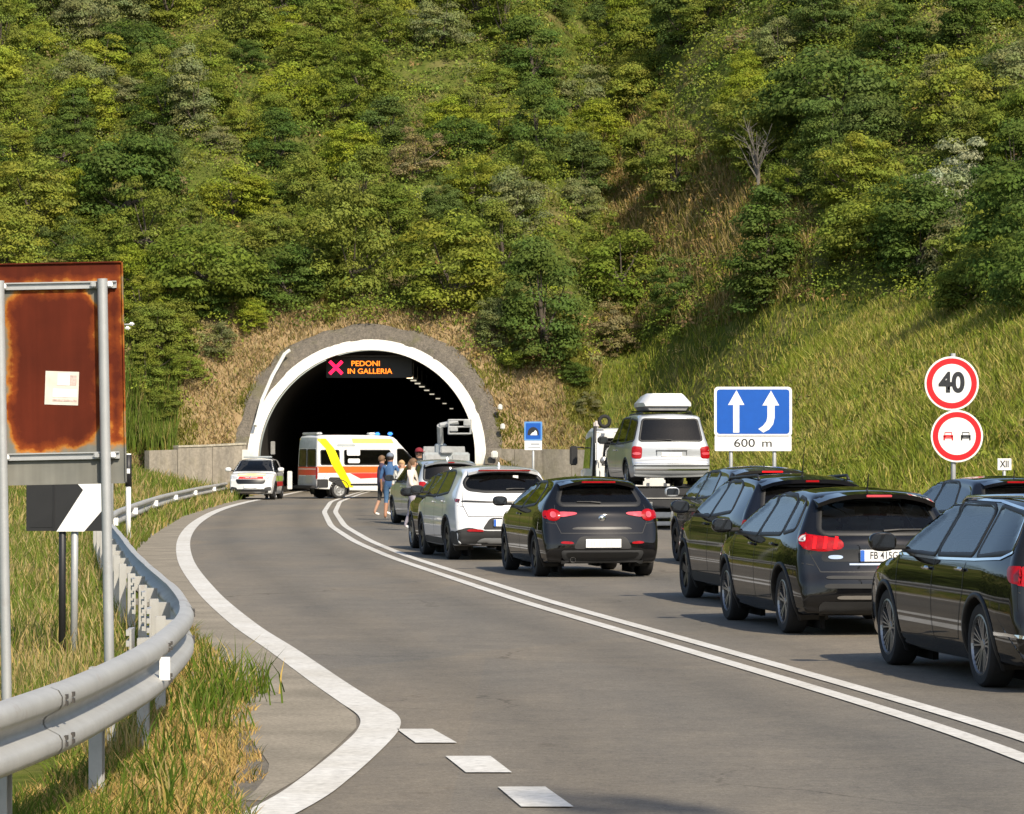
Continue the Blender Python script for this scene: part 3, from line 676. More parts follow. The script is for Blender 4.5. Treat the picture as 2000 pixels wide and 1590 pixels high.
# kilometre plate
DK = 60.0; u = DK/FPX; ck = atp(1962, 907, DK); gk = float(hgt(ck.x, DK)); sk = empty('kilometre_plate', (ck.x, DK, gk), 0, 'small white kilometre plate above the dark car roof at the frame edge', 'road sign'); z = ck.z-gk
MB().box((0,.02,z), (27*u,.02,23*u), b=.004).build('plate', M['sign_white'], sk); letters('XII', .17, M['sign_ink'], sk, (0,.009,z), 0, .8, .004)
MB().tube([(0,.05,-.3),(0,.05,z)], .03, 8).build('pole', M['galvanised_pole'], sk, smooth=True)
# tunnel sign
DT = 122.0; u = DT/FPX; ct = atp(1041.5, 844, DT); gt = float(max(hgt(ct.x, DT), 0)); st_ = empty('tunnel_sign', (ct.x, DT, gt), 0, 'small blue tunnel sign with a white plate beside the concrete wall', 'road sign'); z = ct.z-gt
MB().box((0,.03,z-8*u), (32*u,.03,52*u)).build('backing', M['sign_grey'], st_)
flat(rrect(35*u,37*u,.03), 'border', M['sign_sky'], st_, (0,.014,z+2*u), 0)
flat(rrect(29*u,31*u,.03), 'panel', M['sign_blue'], st_, (0,.014,z+2*u), 1)
tn = [(-11,-8)]+[(-11*math.cos(math.pi*i/8), -4+12*math.sin(math.pi*i/8)) for i in range(9)]+[(11,-8)]
flat([(a*u, b*u) for a, b in tn], 'tunnel_symbol', M['sign_ink'], st_, (0,.014,z+2*u), 2)
flat([(a*u, b*u) for a, b in [(-6,-8),(-2,-3),(1,-2),(4,2),(7,-1),(8,-8)]], 'road_symbol', M['sign_white'], st_, (0,.014,z+2*u), 3)
flat(rrect(34*u,18*u,.02), 'plate', M['sign_white'], st_, (0,.014,z-26*u), 0)
pbr('print_grey', (.35,.37,.42), .6); flat(rrect(17*u,3.4*u,.01), 'print', M['print_grey'], st_, (4*u,.014,z-23.5*u), 1); flat(rrect(24*u,2*u,.01), 'print', M['print_grey'], st_, (2*u,.014,z-30*u), 1)
MB().tube([(0,.08,-.3),(0,.08,z)], .05, 8).build('pole', M['galvanised_pole'], st_, smooth=True)
# ------------------------------------------------------------------ vehicle materials
def m_glass(name, tint, rough=.0):
    m, t, n, out = nodes(name); tr = n.new('ShaderNodeBsdfTransparent'); tr.inputs[0].default_value = (*tint, 1)
    gl = n.new('ShaderNodeBsdfGlossy'); gl.inputs['Roughness'].default_value = .03; gl.inputs[0].default_value = (1,1,1,1)
    fr = n.new('ShaderNodeFresnel'); fr.inputs[0].default_value = 1.36; mx = n.new('ShaderNodeMixShader')
    # a thin film of road dust keeps the pane from being perfectly clean
    df = n.new('ShaderNodeBsdfDiffuse'); df.inputs[0].default_value = (.30,.29,.26,1); v = coords(t, n); d = noise(t, n, v, 5, 5, .7)
    r = ramp(n, [(.3, (.006,)*3), (.8, (.012,)*3)]); t.links.new(d, r.inputs[0])
    t.links.new(fr.outputs[0], mx.inputs[0]); t.links.new(tr.outputs[0], mx.inputs[1]); t.links.new(gl.outputs[0], mx.inputs[2])
    m2 = n.new('ShaderNodeMixShader'); t.links.new(r.outputs[0], m2.inputs[0]); t.links.new(mx.outputs[0], m2.inputs[1]); t.links.new(df.outputs[0], m2.inputs[2])
    t.links.new(m2.outputs[0], out.inputs[0]); M[name] = m
m_glass('glass_clear', (.72,.78,.75)); m_glass('glass_dark', (.16,.18,.175)); m_glass('glass_black', (.035,.037,.037))
def m_carpaint(name, col, rough=.32, metal=0.0, dust=.10, coat=1.0):
    m, t, n, out = nodes(name); p = n.new('ShaderNodeBsdfPrincipled'); t.links.new(p.outputs[0], out.inputs[0])
    v = coords(t, n); d = noise(t, n, v, 3.0, 6, .7); sp = n.new('ShaderNodeSeparateXYZ'); t.links.new(v, sp.inputs[0])
    mr = n.new('ShaderNodeMapRange'); mr.inputs[1].default_value = .15; mr.inputs[2].default_value = .75; mr.inputs[3].default_value = 1.0; mr.inputs[4].default_value = .25
    t.links.new(sp.outputs[2], mr.inputs[0])
    mu = n.new('ShaderNodeMath'); mu.operation = 'MULTIPLY'; t.links.new(mr.outputs[0], mu.inputs[0]); r = ramp(n, [(.3, (0,)*3), (.8, (dust*2.2,)*3)]); t.links.new(d, r.inputs[0]); t.links.new(r.outputs[0], mu.inputs[1])
    t.links.new(mix(t, n, col, (.26,.22,.17), mu.outputs[0]), p.inputs['Base Color'])
    ar = n.new('ShaderNodeMath'); ar.operation = 'MULTIPLY_ADD'; ar.inputs[1].default_value = .5; ar.inputs[2].default_value = rough; t.links.new(mu.outputs[0], ar.inputs[0]); t.links.new(ar.outputs[0], p.inputs['Roughness'])
    p.inputs['Metallic'].default_value = metal; p.inputs['Coat Weight'].default_value = coat; p.inputs['Coat Roughness'].default_value = .035; p.inputs['Specular IOR Level'].default_value = .0 if col[0] < .05 else .2; M[name] = m
m_carpaint('paint_black', (.004,.0042,.005), dust=.012); m_carpaint('paint_blueblack', (.005,.0065,.011), dust=.014); m_carpaint('paint_greyblack', (.007,.0068,.0065), dust=.016)
m_carpaint('paint_anthracite', (.035,.036,.037), metal=.4, dust=.06); m_carpaint('paint_white', (.74,.74,.72), dust=.05); m_carpaint('paint_pearl', (.66,.67,.68), dust=.04)
m_carpaint('paint_silver', (.42,.44,.455), metal=.35, dust=.05); m_carpaint('paint_silverblue', (.42,.46,.49), metal=.35, dust=.05)
pbr('trim_black', (.012,.012,.012), .55); pbr('plastic_dark', (.022,.022,.022), .7, bmp=.1); pbr('rubber', (.016,.0155,.015), .85, var=.3); pbr('chrome', (.75,.75,.74), .12, 1.0, var=.03)
pbr('alloy', (.30,.30,.30), .3, .8); pbr('alloy_dark', (.035,.035,.037), .35, .5); pbr('steel_rim', (.35,.35,.34), .4, .6); pbr('well_black', (.006,.006,.006), .95); pbr('interior', (.025,.025,.027), .85); pbr('interior_grey', (.10,.10,.10), .85)
pbr('tail_red', (.30,.002,.005), .3, coat=.25, var=.25, scale=30, emit=(1,.01,.02), es=.03, spec=.2); pbr('tail_red_dark', (.20,.003,.006), .12, coat=1, emit=(1,.02,.02), es=.02); pbr('tail_lit', (.40,.003,.004), .3, coat=.2, emit=(1,.01,.015), es=.9, spec=.2)
pbr('tail_pink', (.55,.07,.09), .15, coat=1, emit=(1,.1,.12), es=.06); pbr('tail_clear', (.55,.5,.48), .1, coat=1); pbr('plate_white', (.80,.80,.78), .4, var=.03); pbr('plate_blue', (.03,.12,.48), .4); pbr('plate_grey', (.55,.55,.57), .5); pbr('plate_ink', (.03,.03,.035), .5)
pbr('head_glass', (.50,.51,.52), .08, coat=1, var=.4, scale=25); pbr('grille_black', (.008,.008,.008), .4)
pbr('mirror_dark', (.03,.033,.036), .08, .6, coat=1)
pbr('seat_fabric', (.05,.05,.05), .9)

# ------------------------------------------------------------------ vehicle body builder (x forward from the tail, y to the left, z up)
def closed_resample(pts, step):
    P = np.array(pts, float); n = len(P); out = []
    for i in range(n):
        p0, p1, p2, p3 = P[i-1], P[i], P[(i+1)%n], P[(i+2)%n]; k = 14
        for a in range(k):
            u = a/k; out.append(.5*((2*p1)+(p2-p0)*u+(2*p0-5*p1+4*p2-p3)*u*u+(3*p1-p0-3*p2+p3)*u**3))
    out = np.array(out+[out[0]]); d = np.r_[0, np.cumsum(np.hypot(*np.diff(out, axis=0).T))]
    m = int(d[-1]/step); s = np.linspace(0, d[-1], m, endpoint=False)
    return np.stack([np.interp(s, d, out[:,0]), np.interp(s, d, out[:,1])], 1)
def inpoly(poly, x, y):
    c = np.zeros(x.shape, bool); n = len(poly)
    for i in range(n):
        x0, y0 = poly[i]; x1, y1 = poly[i-1]
        if y0 == y1: continue
        c ^= ((y0 > y) != (y1 > y)) & (x < (x1-x0)*(y-y0)/(y1-y0)+x0)
    return c
def outline(poly, step=.03, rnd=2):
    P = [Vector(p) for p in poly]
    for _ in range(rnd):            # round the corners
        Q = []
        for i in range(len(P)):
            a, b = P[i], P[(i+1)%len(P)]; L = (b-a).length; k = min(.25, .035/max(L, 1e-6)*(1 if _ == 0 else .5)); Q += [a.lerp(b, k), a.lerp(b, 1-k)]
        P = Q
    out = []
    for i in range(len(P)):
        a, b = P[i], P[(i+1)%len(P)]; m = max(1, int((b-a).length/step))
        for j in range(m): out.append(a.lerp(b, j/m))
    return out
class Car:
    def __init__(s, name, label, cat, P, loc, heading, group=None):
        s.P = P; s.L, s.W, s.H = P['L'], P['W'], P['H']
        s.root = empty(name, loc, heading, label, cat, group); s.holes = []; s.paint = M[P['paint']]
        S = closed_resample(P['sil'], P.get('step', .034)); n = len(S)
        T = np.roll(S, -1, 0)-np.roll(S, 1, 0); T /= np.hypot(*T.T)[:,None]; N = np.stack([-T[:,1], T[:,0]], 1)
        ctr = np.array([s.L/2, .6])
        area = np.sum(S[:,0]*np.roll(S[:,1],-1)-np.roll(S[:,0],-1)*S[:,1])
        if area > 0: N = -N
        for _ in range(4): N = (np.roll(N,1,0)+N+np.roll(N,-1,0))/3
        N /= np.hypot(*N.T)[:,None]
        up = np.clip(N[:,1], 0, 1); bk = np.clip(-N[:,0], 0, 1); fw = np.clip(N[:,0], 0, 1)
        b = P.get('b_roof',.035)*up+P.get('b_rear',.09)*bk**1.6+P.get('b_front',.17)*fw**1.6
        r = .05+.05*up+.045*bk+.05*fw; r = np.where(N[:,1] < -.5, .05, r)
        for _ in range(6): b = (np.roll(b,1)+b+np.roll(b,-1))/3; r = (np.roll(r,1)+r+np.roll(r,-1))/3
        zs = P.get('zspine', .58); rows = []
        Pe = S-N*b[:,None]; Pc = Pe-N*r[:,None]
        C = np.stack([np.clip(Pc[:,0], .55, s.L-.6), np.full(n, zs)], 1)
        Yc = s.Y(Pc[:,0], Pc[:,1]); Ye = np.maximum(Yc-r, .05)
        cols = []
        for j in np.linspace(0, 1, 9): q = S-N*(b*j**2)[:,None]; cols.append(np.stack([q[:,0], Ye*j, q[:,1]], 1))
        for a in (18, 36, 54, 72, 90): q = Pe-N*(r*(1-math.cos(R(a))))[:,None]; cols.append(np.stack([q[:,0], Ye+r*math.sin(R(a)), q[:,1]], 1))
        m = P.get('nside', 26)
        for k in range(1, m+1): q = Pc+(C-Pc)*(k/m); cols.append(np.stack([q[:,0], s.Y(q[:,0], q[:,1]), q[:,1]], 1))
        half = np.stack(cols, 1)                    # (n, k, 3)
        oth = half[:, 1:, :].copy(); oth[:,:,1] *= -1
        full = np.concatenate([oth[:, ::-1], half], 1); k = full.shape[1]
        V = full.reshape(-1, 3); i0 = np.arange(n)[:,None]*k; j0 = np.arange(k-1)[None]; i1 = (np.arange(n)+1)[:,None] % n*k
        F = np.stack([(i0+j0), (i0+j0+1), (i1+j0+1), (i1+j0)], -1).reshape(-1, 4)
        if area > 0: F = F[:, ::-1]
        s.V, s.F = V, F; s.bvh = BVHTree.FromPolygons([tuple(v) for v in V], [tuple(f) for f in F])
        s.fc = V[F].mean(1); e1 = V[F[:,2]]-V[F[:,0]]; e2 = V[F[:,3]]-V[F[:,1]]; s.fn = np.cross(e1, e2); s.fn /= np.linalg.norm(s.fn, axis=1)[:,None]+1e-9
        if np.sum(s.fn[:,2]*(s.fc[:,2]-.7)) < 0: s.F = F[:, ::-1]; s.fn = -s.fn
    def Y(s, x, z):
        u = np.asarray(x, float); P = s.P; xr, xf = P.get('xr_taper', .95), P.get('xf_taper', 1.2)
        pl = 1-P.get('rt', .07)*np.clip((xr-u)/xr, 0, 1)**2-P.get('ft', .15)*np.clip((u-(s.L-xf))/xf, 0, 1)**2.2
        zz, ff = zip(*P['sect']); w = np.interp(z, zz, ff)
        for dz in (.03, -.03, .06, -.06): w = w+np.interp(np.asarray(z)+dz, zz, ff)
        return s.W*pl*w/5
    def cast(s, mode, a, b):
        if mode in 'LR': sg = 1 if mode == 'L' else -1; o, d = Vector((a, sg*3, b)), Vector((0,-sg,0))
        elif mode == 'B': o, d = Vector((-2, a, b)), Vector((1,0,0))
        elif mode == 'F': o, d = Vector((s.L+2, a, b)), Vector((-1,0,0))
        else: o, d = Vector((a, b, 5)), Vector((0,0,-1))
        h = s.bvh.ray_cast(o, d)
        if mode in 'LR':                # near the tail, slide forward until the hit lies on the flank
            k = 0
            while k < 20 and a < 1.0 and (h[0] is None or abs(h[1].y) < .42): o.x += .02; k += 1; h = s.bvh.ray_cast(o, d)
        if h[0] is None or h[1] is None:
            q = Vector((a, 0, b)) if mode in 'LR' else Vector((.3, a, b)) if mode == 'B' else Vector((s.L-.3, a, b)) if mode == 'F' else Vector((a,b,1))
            if mode in 'LR': q.y = s.W*(1 if mode == 'L' else -1)
            h = s.bvh.find_nearest(q)
        nrm = h[1] if h[1].dot(d) < 0 else -h[1]
        return h[0], nrm
    def patch(s, poly, mode, name, mat, off=.004, parent=None, hole=False, frame=0, rnd=2, rings=4, thick=0, fmat='trim_black', step=.03):
        ol = outline(poly, step, rnd); c = sum(ol, Vector((0,0)))/len(ol); n = len(ol)
        xs_, ys_ = [p.x for p in ol], [p.y for p in ol]; g = max(step*1.8, .05); pl_ = [(p.x, p.y) for p in ol]; inn = []
        ax_ = np.arange(min(xs_)+g*.5, max(xs_), g); ay_ = np.arange(min(ys_)+g*.5, max(ys_), g)
        if len(ax_) and len(ay_):
            AX, AY = np.meshgrid(ax_, ay_); ok = inpoly(pl_, AX.ravel(), AY.ravel())
            ox, oy = np.array(xs_), np.array(ys_)
            for q, w in zip(np.stack([AX.ravel(), AY.ravel()], 1), ok):
                if w and np.min((ox-q[0])**2+(oy-q[1])**2) > (g*.45)**2: inn.append(Vector((float(q[0]), float(q[1]))))
        vv, ee, ff, _a, _b, _c = delaunay_2d_cdt(list(ol)+inn, [(i, (i+1)%n) for i in range(n)], [], 1, 1e-5)
        edge_ = {(round(p.x,5), round(p.y,5)) for p in ol}; v = []
        for q in vv: h, nn = s.cast(mode, q.x, q.y); v.append(h+nn*(off+(0 if (round(q.x,5), round(q.y,5)) in edge_ else thick)))
        f = [tuple(t_) for t_ in ff]
        me_ = mesh(v, f, name); out_d = {'L':(0,1,0),'R':(0,-1,0),'B':(-1,0,0),'F':(1,0,0),'T':(0,0,1)}[mode]
        if sum(p_.normal.dot(Vector(out_d))*p_.area for p_ in me_.polygons) < 0: me_.flip_normals()
        o = link(name, me_, M[mat] if isinstance(mat, str) else mat, parent or s.root, smooth=True)
        if hole: s.holes.append((mode, [(p.x, p.y) for p in ol]))
        if frame:
            nn2 = []
            for i in range(n):
                t = (ol[(i+1)%n]-ol[i-1]).normalized(); nn2.append(Vector((t.y, -t.x)))
            if sum(nn2[i].dot(ol[i]-c) for i in range(n)) < 0: nn2 = [-q for q in nn2]
            v = []
            for dd, of in ((-.018, .001), (-.014, .006), (frame-.004, .007), (frame, .0)):
                for i in range(n): q = ol[i]+nn2[i]*dd; h, m_ = s.cast(mode, q.x, q.y); v.append(h+m_*(off*0+of))
            f = [(k*n+j, k*n+(j+1)%n, (k+1)*n+(j+1)%n, (k+1)*n+j) for k in range(3) for j in range(n)]
            MB().add(v, f).build('window_frame' if 'glass' in str(mat) else 'frame', M[fmat], o, smooth=True)
        return o
    def both(s, poly, name, mat, **k):
        return [s.patch(poly, m, name, mat, **k) for m in 'LR']
    def mir(s, poly, name, mat, mode='B', **k):
        return [s.patch([(g*a, b) for a, b in poly], mode, name, mat, **k) for g in (1, -1)]
    def line(s, pts, mode, name, mat='trim_black', w=.010, off=.003, parent=None):
        P = [Vector(p) for p in pts]; Q = []
        for a, b in zip(P, P[1:]):
            m = max(1, int((b-a).length/.05)); Q += [a.lerp(b, j/m) for j in range(m)]
        Q.append(P[-1]); v = []; f = []
        for i, p in enumerate(Q):
            t = (Q[min(i+1,len(Q)-1)]-Q[max(i-1,0)]).normalized(); nn = Vector((-t.y, t.x))
            for e in (-1, 1): q = p+nn*e*w/2; h, m_ = s.cast(mode, q.x, q.y); v.append(h+m_*off)
            if i: k = 2*i; f.append((k-2, k-1, k+1, k))
        return MB().add(v, f).build(name, M[mat], parent or s.root)
    def finish(s, arches=True):
        P = s.P; x, y, z = s.fc.T; kill = np.zeros(len(x), bool)
        for mode, poly in s.holes:
            if mode in 'LR': sg = 1 if mode == 'L' else -1; kill |= inpoly(poly, x, z) & (s.fn[:,1]*sg > .2) & (y*sg > .2)
            elif mode == 'B': kill |= inpoly(poly, y, z) & (s.fn[:,0] < -.2) & (x < s.L*.5)
            elif mode == 'F': kill |= inpoly(poly, y, z) & (s.fn[:,0] > .15) & (x > s.L*.4)
        ra = P['wr']+P.get('gap', .045)
        for ax in P['axles']: kill |= (np.hypot(x-ax, z-P['wr']) < ra) & (np.abs(y) > s.W*.55)
        s.body = link('body', np_mesh(s.V, s.F[~kill], 'body'), s.paint, s.root, smooth=True)
        for ax in P['axles']:
            for sg in (1, -1):
                mb = MB(); v = []; f = []; n = 26
                for i in range(n+1):
                    a = R(-28)+R(236)*i/n; cx, cz = ax+math.cos(a)*ra, P['wr']+math.sin(a)*ra; cz = max(cz, .14)
                    yo = float(s.Y(cx, cz)); o2 = (ax+math.cos(a)*(ra+.035), max(P['wr']+math.sin(a)*(ra+.035), .14)); y2 = float(s.Y(*o2))
                    v += [(cx, sg*(s.W-.42), cz), (cx, sg*(yo-.02), cz), (cx, sg*(yo+.012), cz), (o2[0], sg*(y2+.010), o2[1]), (o2[0], sg*(y2-.012), o2[1])]
                    if i: k = 5*i; f += [(k-5+j, k-4+j, k+1+j, k+j) for j in range(4)]
                mb.add(v, f).build('wheel_arch', M[P.get('arch_mat', 'trim_black')], s.root, smooth=True)
                MB().box((ax, sg*(s.W-.36), P['wr']+.05), (ra*1.9, .05, ra*1.7)).build('wheel_well', M['well_black'], s.root)
        wm = wheel_meshes(P['wr'], P.get('ww', .215), P.get('rim', 'ten'), P.get('rimr', .70))
        for ax in P['axles']:
            for sg in (1, -1):
                w = link('wheel', wm[0], M['rubber'], s.root, (ax, sg*(s.W-P.get('ww',.215)/2-.028), P['wr']))
                if sg < 0: w.rotation_euler = (0,0,math.pi)
                if P.get('steer') and ax == max(P['axles']): w.rotation_euler.z += P['steer']
                link('rim', wm[1], M[P.get('rim_mat', 'alloy')], w); link('brake_disc', wm[2], M['well_black'], w)
        return s
    def mirror(s, x, z, scale=1.0, mat=None):
        scale *= .9
        for sg, m in ((1,'L'),(-1,'R')):
            h, n = s.cast(m, x, z); b = bmesh.new(); bmesh.ops.create_icosphere(b, subdivisions=3, radius=1)
            for v in b.verts:
                c = v.co; c.x = math.copysign(abs(c.x)**.7, c.x)*.085*scale; c.y = math.copysign(abs(c.y)**.75, c.y)*.125*scale; c.z = math.copysign(abs(c.z)**.75, c.z)*.085*scale
                if c.x < -.045*scale: c.x = -.045*scale
                v.co = c+Vector((-.0, sg*.20*scale, .075)); v.co += h
            me = bpy.data.meshes.new('door_mirror'); b.to_mesh(me); b.free()
            o = link('door_mirror', me, M[mat] if mat else s.paint, s.root, smooth=True)
            MB().box(h+Vector((0,sg*.07,.03)), (.06,.16,.045), b=.012).build('mirror_stalk', M['trim_black'], o)
            g = MB().add([h+Vector((-.0475*scale, sg*.20*scale+e*.10*scale, .075+q*.062*scale)) for e, q in ((-1,-.8),(1,-.8),(1,.6),(.7,1),(-.7,1),(-1,.6))], [tuple(range(6))]).build('mirror_glass', M['mirror_dark'], o)
    def plate(s, z, text=None, w=.52, h=.11, mode='B', y0=0.0, bands=True, x=None):
        hh, n = s.cast(mode, y0, z); sg = -1 if mode == 'B' else 1
        hs = [s.cast(mode, y0+e, z+q)[0].x for e in (-w/2,0,w/2) for q in (-h/2, 0, h/2)]
        xx = (min(hs)-.012) if mode == 'B' else (max(hs)+.012)
        ry = math.atan2(n.z, -sg*-n.x if False else abs(n.x))*0
        o = MB().box((xx, y0, z), (.012, w, h), b=.003).build('number_plate', M['plate_white'], s.root)
        if bands:
            for e in (-1, 1): MB().box((xx+sg*.0075, y0+e*(w/2-.022), z), (.003, .04, h-.006)).build('blue_band', M['plate_blue'], o)
        if text:
            t = link('lettering', text_mesh(text, h*.86, .82, .0012), M['plate_ink'], o); t.location = (xx+sg*.0085, y0, z)
            t.rotation_euler = (R(90), 0, R(-90) if mode == 'B' else R(90))
        if not text and mode == 'B':     # characters too blurred to read
            for i, e in enumerate((-.17,-.12,-.04,.01,.06,.13,.18)): MB().box((xx+sg*.0075, y0+e*w/.52, z), (.002,.022,h*.55)).build('blurred_character', M['plate_grey'], o)
        return o
    def handles(s, pts, mat=None):
        for m in 'LR':
            for (x, z) in pts:
                h, n = s.cast(m, x, z); o = MB().box(h+n*.022, (.19,.022,.03), b=.009).build('door_handle', M[mat] if mat else s.paint, s.root, smooth=True)
    def interior(s, xf, xr, belt, w=None, col='interior', head=True):
        mb = MB(); w = w or s.W*.72
        mb.box((s.L*.45, 0, .36), (s.L*.55, w*2, .06))
        mb.box((xf+.85, 0, belt-.12), (.35, w*1.9, .22), b=.05)
        mb.build('dashboard', M[col], s.root)
        for y in (w*.48, -w*.48):
            t = MB(); t.box((xf+.2, y, .50), (.52, .5, .18), b=.05); t.box((xf-.08, y, .82), (.16, .48, .62), b=.06, M=Matrix.Rotation(R(-14), 4, 'Y'))
            t.box((xf-.19, y, 1.20*s.H/1.46), (.10, .26, .17), b=.04); t.build('front_seat', M['seat_fabric'], s.root, smooth=True)
        t = MB(); t.box((xr+.2, 0, .50), (.5, w*1.75, .18), b=.05); t.box((xr-.08, 0, .78), (.16, w*1.75, .5), b=.05, M=Matrix.Rotation(R(-16), 4, 'Y'))
        for y in (w*.52, 0, -w*.52): t.box((xr-.18, y, 1.09*s.H/1.46), (.09, .24, .13), b=.035)
        t.build('rear_seat', M['seat_fabric'], s.root, smooth=True)
        t = MB(); n = 20
        t.tube([(xf+.55+.09*math.cos(2*math.pi*i/n), w*.48+.18*math.sin(2*math.pi*i/n), belt+.0+.17*math.cos(2*math.pi*i/n)) for i in range(n+1)], .016, 6, cap=False); t.build('steering_wheel', M['interior'], s.root, smooth=True)
_WM = {}
def wheel_meshes(r, w, style, rimr):
    key = (round(r,3), round(w,3), style, rimr)
    if key in _WM: return _WM[key]
    h = w/2; rr = r*rimr; t = MB()
    t.lathe([(rr*.9,-h*.8),(rr,-h*.95),(rr+.015,-h),(r*.93,-h*.98),(r*.985,-h*.82),(r,-h*.6),(r,h*.6),(r*.985,h*.82),(r*.93,h*.98),(rr+.015,h),(rr,h*.95),(rr*.9,h*.8)], (0,0,0), 'Y', 36, close=True)
    tm = t.me('wheel', True); tm.polygons.foreach_set('use_smooth', [True]*len(tm.polygons)); tm.set_sharp_from_angle(angle=R(35))
    m = MB(); m.lathe([(rr*1.0,h*.93),(rr*.93,h*.97),(rr*.90,h*.80),(rr*.88,-h*.4),(rr*.98,-h*.9),(rr*1.0,-h*.9)], (0,0,0), 'Y', 32)
    m.lathe([(.001,h*.74),(rr*.16,h*.74),(rr*.20,h*.66),(rr*.22,h*.45)], (0,0,0), 'Y', 16)
    def spoke(a, w0, w1, y0=.70, y1=.86):
        c = Vector((math.cos(a), 0, math.sin(a))); q = Vector((-math.sin(a), 0, math.cos(a))); r0, r1 = rr*.15, rr*.93
        v = []
        for rad_, ww, yy in ((r0, w0, y0), (r1, w1, y1)):
            for e in (-1, 1):
                for dy in (0, -.05): v.append(c*rad_+q*e*ww+Vector((0, h*yy+dy, 0)))
        m.add(v, [(0,2,6,4),(1,5,7,3),(0,4,5,1),(2,3,7,6)])
    if style == 'ten':
        for i in range(5):
            for e in (-.17, .17): spoke(2*math.pi*i/5+e+.3, .012, .013)
    elif style == 'five':
        for i in range(5): spoke(2*math.pi*i/5+.3, .04, .055)
    elif style == 'multi':
        for i in range(5):
            for e in (-.36, -.12, .12, .36): spoke(2*math.pi*i/5+e+.3, .005, .0085)
    elif style == 'steel':
        m.lathe([(rr*.2,h*.6),(rr*.5,h*.72),(rr*.62,h*.55),(rr*.9,h*.66)], (0,0,0), 'Y', 24)
        for i in range(8):
            a = 2*math.pi*i/8; m.box((rr*.72*math.cos(a), h*.66, rr*.72*math.sin(a)), (.05,.012,.05))
    rm = m.me('rim', True); d = MB().lathe([(.01,h*.2),(rr*.7,h*.2),(rr*.7,h*.1)], (0,0,0), 'Y', 20).lathe([(rr*.7,-.03),(rr*.9,-.03)], (0,0,0), 'Y', 20)
    _WM[key] = (tm, rm, d.me('disc', True)); return _WM[key]
def sil(L, H, hood, ws0, ws1, rr, gx, gb, tail=((.03,.60),(.07,.67),(.09,.80)), zb=.20, nose=.0, rrz=.075, wsz=.085):
    top = [(.32,zb),(.10,zb+.05),(.015,zb+.16),(0,zb+.28)]+list(tail)+[(gx,gb),(gx+(rr-gx)*.5,gb+(H-rrz-gb)*.5+.012),(rr,H-rrz),(rr+.14,H-rrz*.45),(rr+.5,H-.010),((rr+ws1)*.5,H),(ws1-.3,H-.04),(ws1,H-wsz)]
    front = [((ws1+ws0)/2,(H-wsz+hood)/2+.035),(ws0,hood+.02),(ws0+.2,hood-.018),((ws0+L)/2,hood-.06),(L-.26,hood-.15),(L-.09,hood-.29-nose),(L-.015,hood-.45-nose),(L,zb+.24),(L-.03,zb+.12),(L-.13,zb+.03),(L-.36,zb),(L*.5,zb-.02)]
    return top+front
SECT = lambda H, belt, rt=.70, mx=1.0: [(.14,.86),(.22,.925),(.34,.975),(.52,.998),(.66,mx),(belt-.14,.985),(belt-.03,.955),(belt+.03,.925),(H-.10,rt),(H+.1,rt-.06)]
def side_glass(c, belt, xA, xAt, xB, xC, zt, mats=('glass_clear','glass_dark'), quarter=None, rise=.03, xCt=None):
    """front door pane, rear door pane and an optional quarter pane on both sides"""
    xCt = xCt if xCt is not None else xC+.16
    fr = [(xB+.035,belt),(xB+.035,zt),(xAt,zt-.012),((xA+xAt)/2+.02,(belt+zt)/2+.035),(xA,belt+.035),(xA-.03,belt)]
    rr = [(xC,belt+rise),(xCt,zt-.035),(xCt+.12,zt-.005),(xB-.035,zt),(xB-.035,belt+.005)]
    c.both(fr, 'door_window', mats[0], hole=True, frame=.03); c.both(rr, 'door_window', mats[1], hole=True, frame=.03)
    if quarter: c.both(quarter, 'quarter_window', mats[1], hole=True, frame=.025)
def doors(c, belt, xF, xB, xR, z0=.30, wr_pts=None):
    for m in 'LR':
        c.line([(xF+.02,belt-.02),(xF,.60),(xF-.02,z0)], m, 'door_gap'); c.line([(xB,belt-.02),(xB,z0)], m, 'door_gap')
        c.line([(xR+.1,belt-.02),(xR+.08,.72),(xR+.25,z0+.04)], m, 'door_gap'); c.line([(xF-.02,z0),(xR+.25,z0+.04)], m, 'sill_gap')
def place(px, py, xr, W, heading_deg):
    """root position so that the left tyre at axle x=xr stands on the ground seen at the pixel"""
    p = gp(px, py); a = R(heading_deg); o = Matrix.Rotation(a, 3, 'Z') @ Vector((xr, W-.13, 0)); return (p.x-o.x, p.y-o.y, 0), a

def rear_gaps(c, z0, z1, w, zb=None):
    """tailgate shut lines and the bumper joint"""
    for g in (-1, 1): c.line([(g*w,z1),(g*(w+.03),(z0+z1)/2),(g*(w-.06),z0)], 'B', 'tailgate_gap', w=.009)
    c.line([(-w+.06,z0),(w-.06,z0)], 'B', 'tailgate_gap', w=.010)
    if zb:
        for g in (-1, 1): c.line([(g*w,zb),(g*(c.W*.90),zb+.02)], 'B', 'bumper_gap', w=.008)
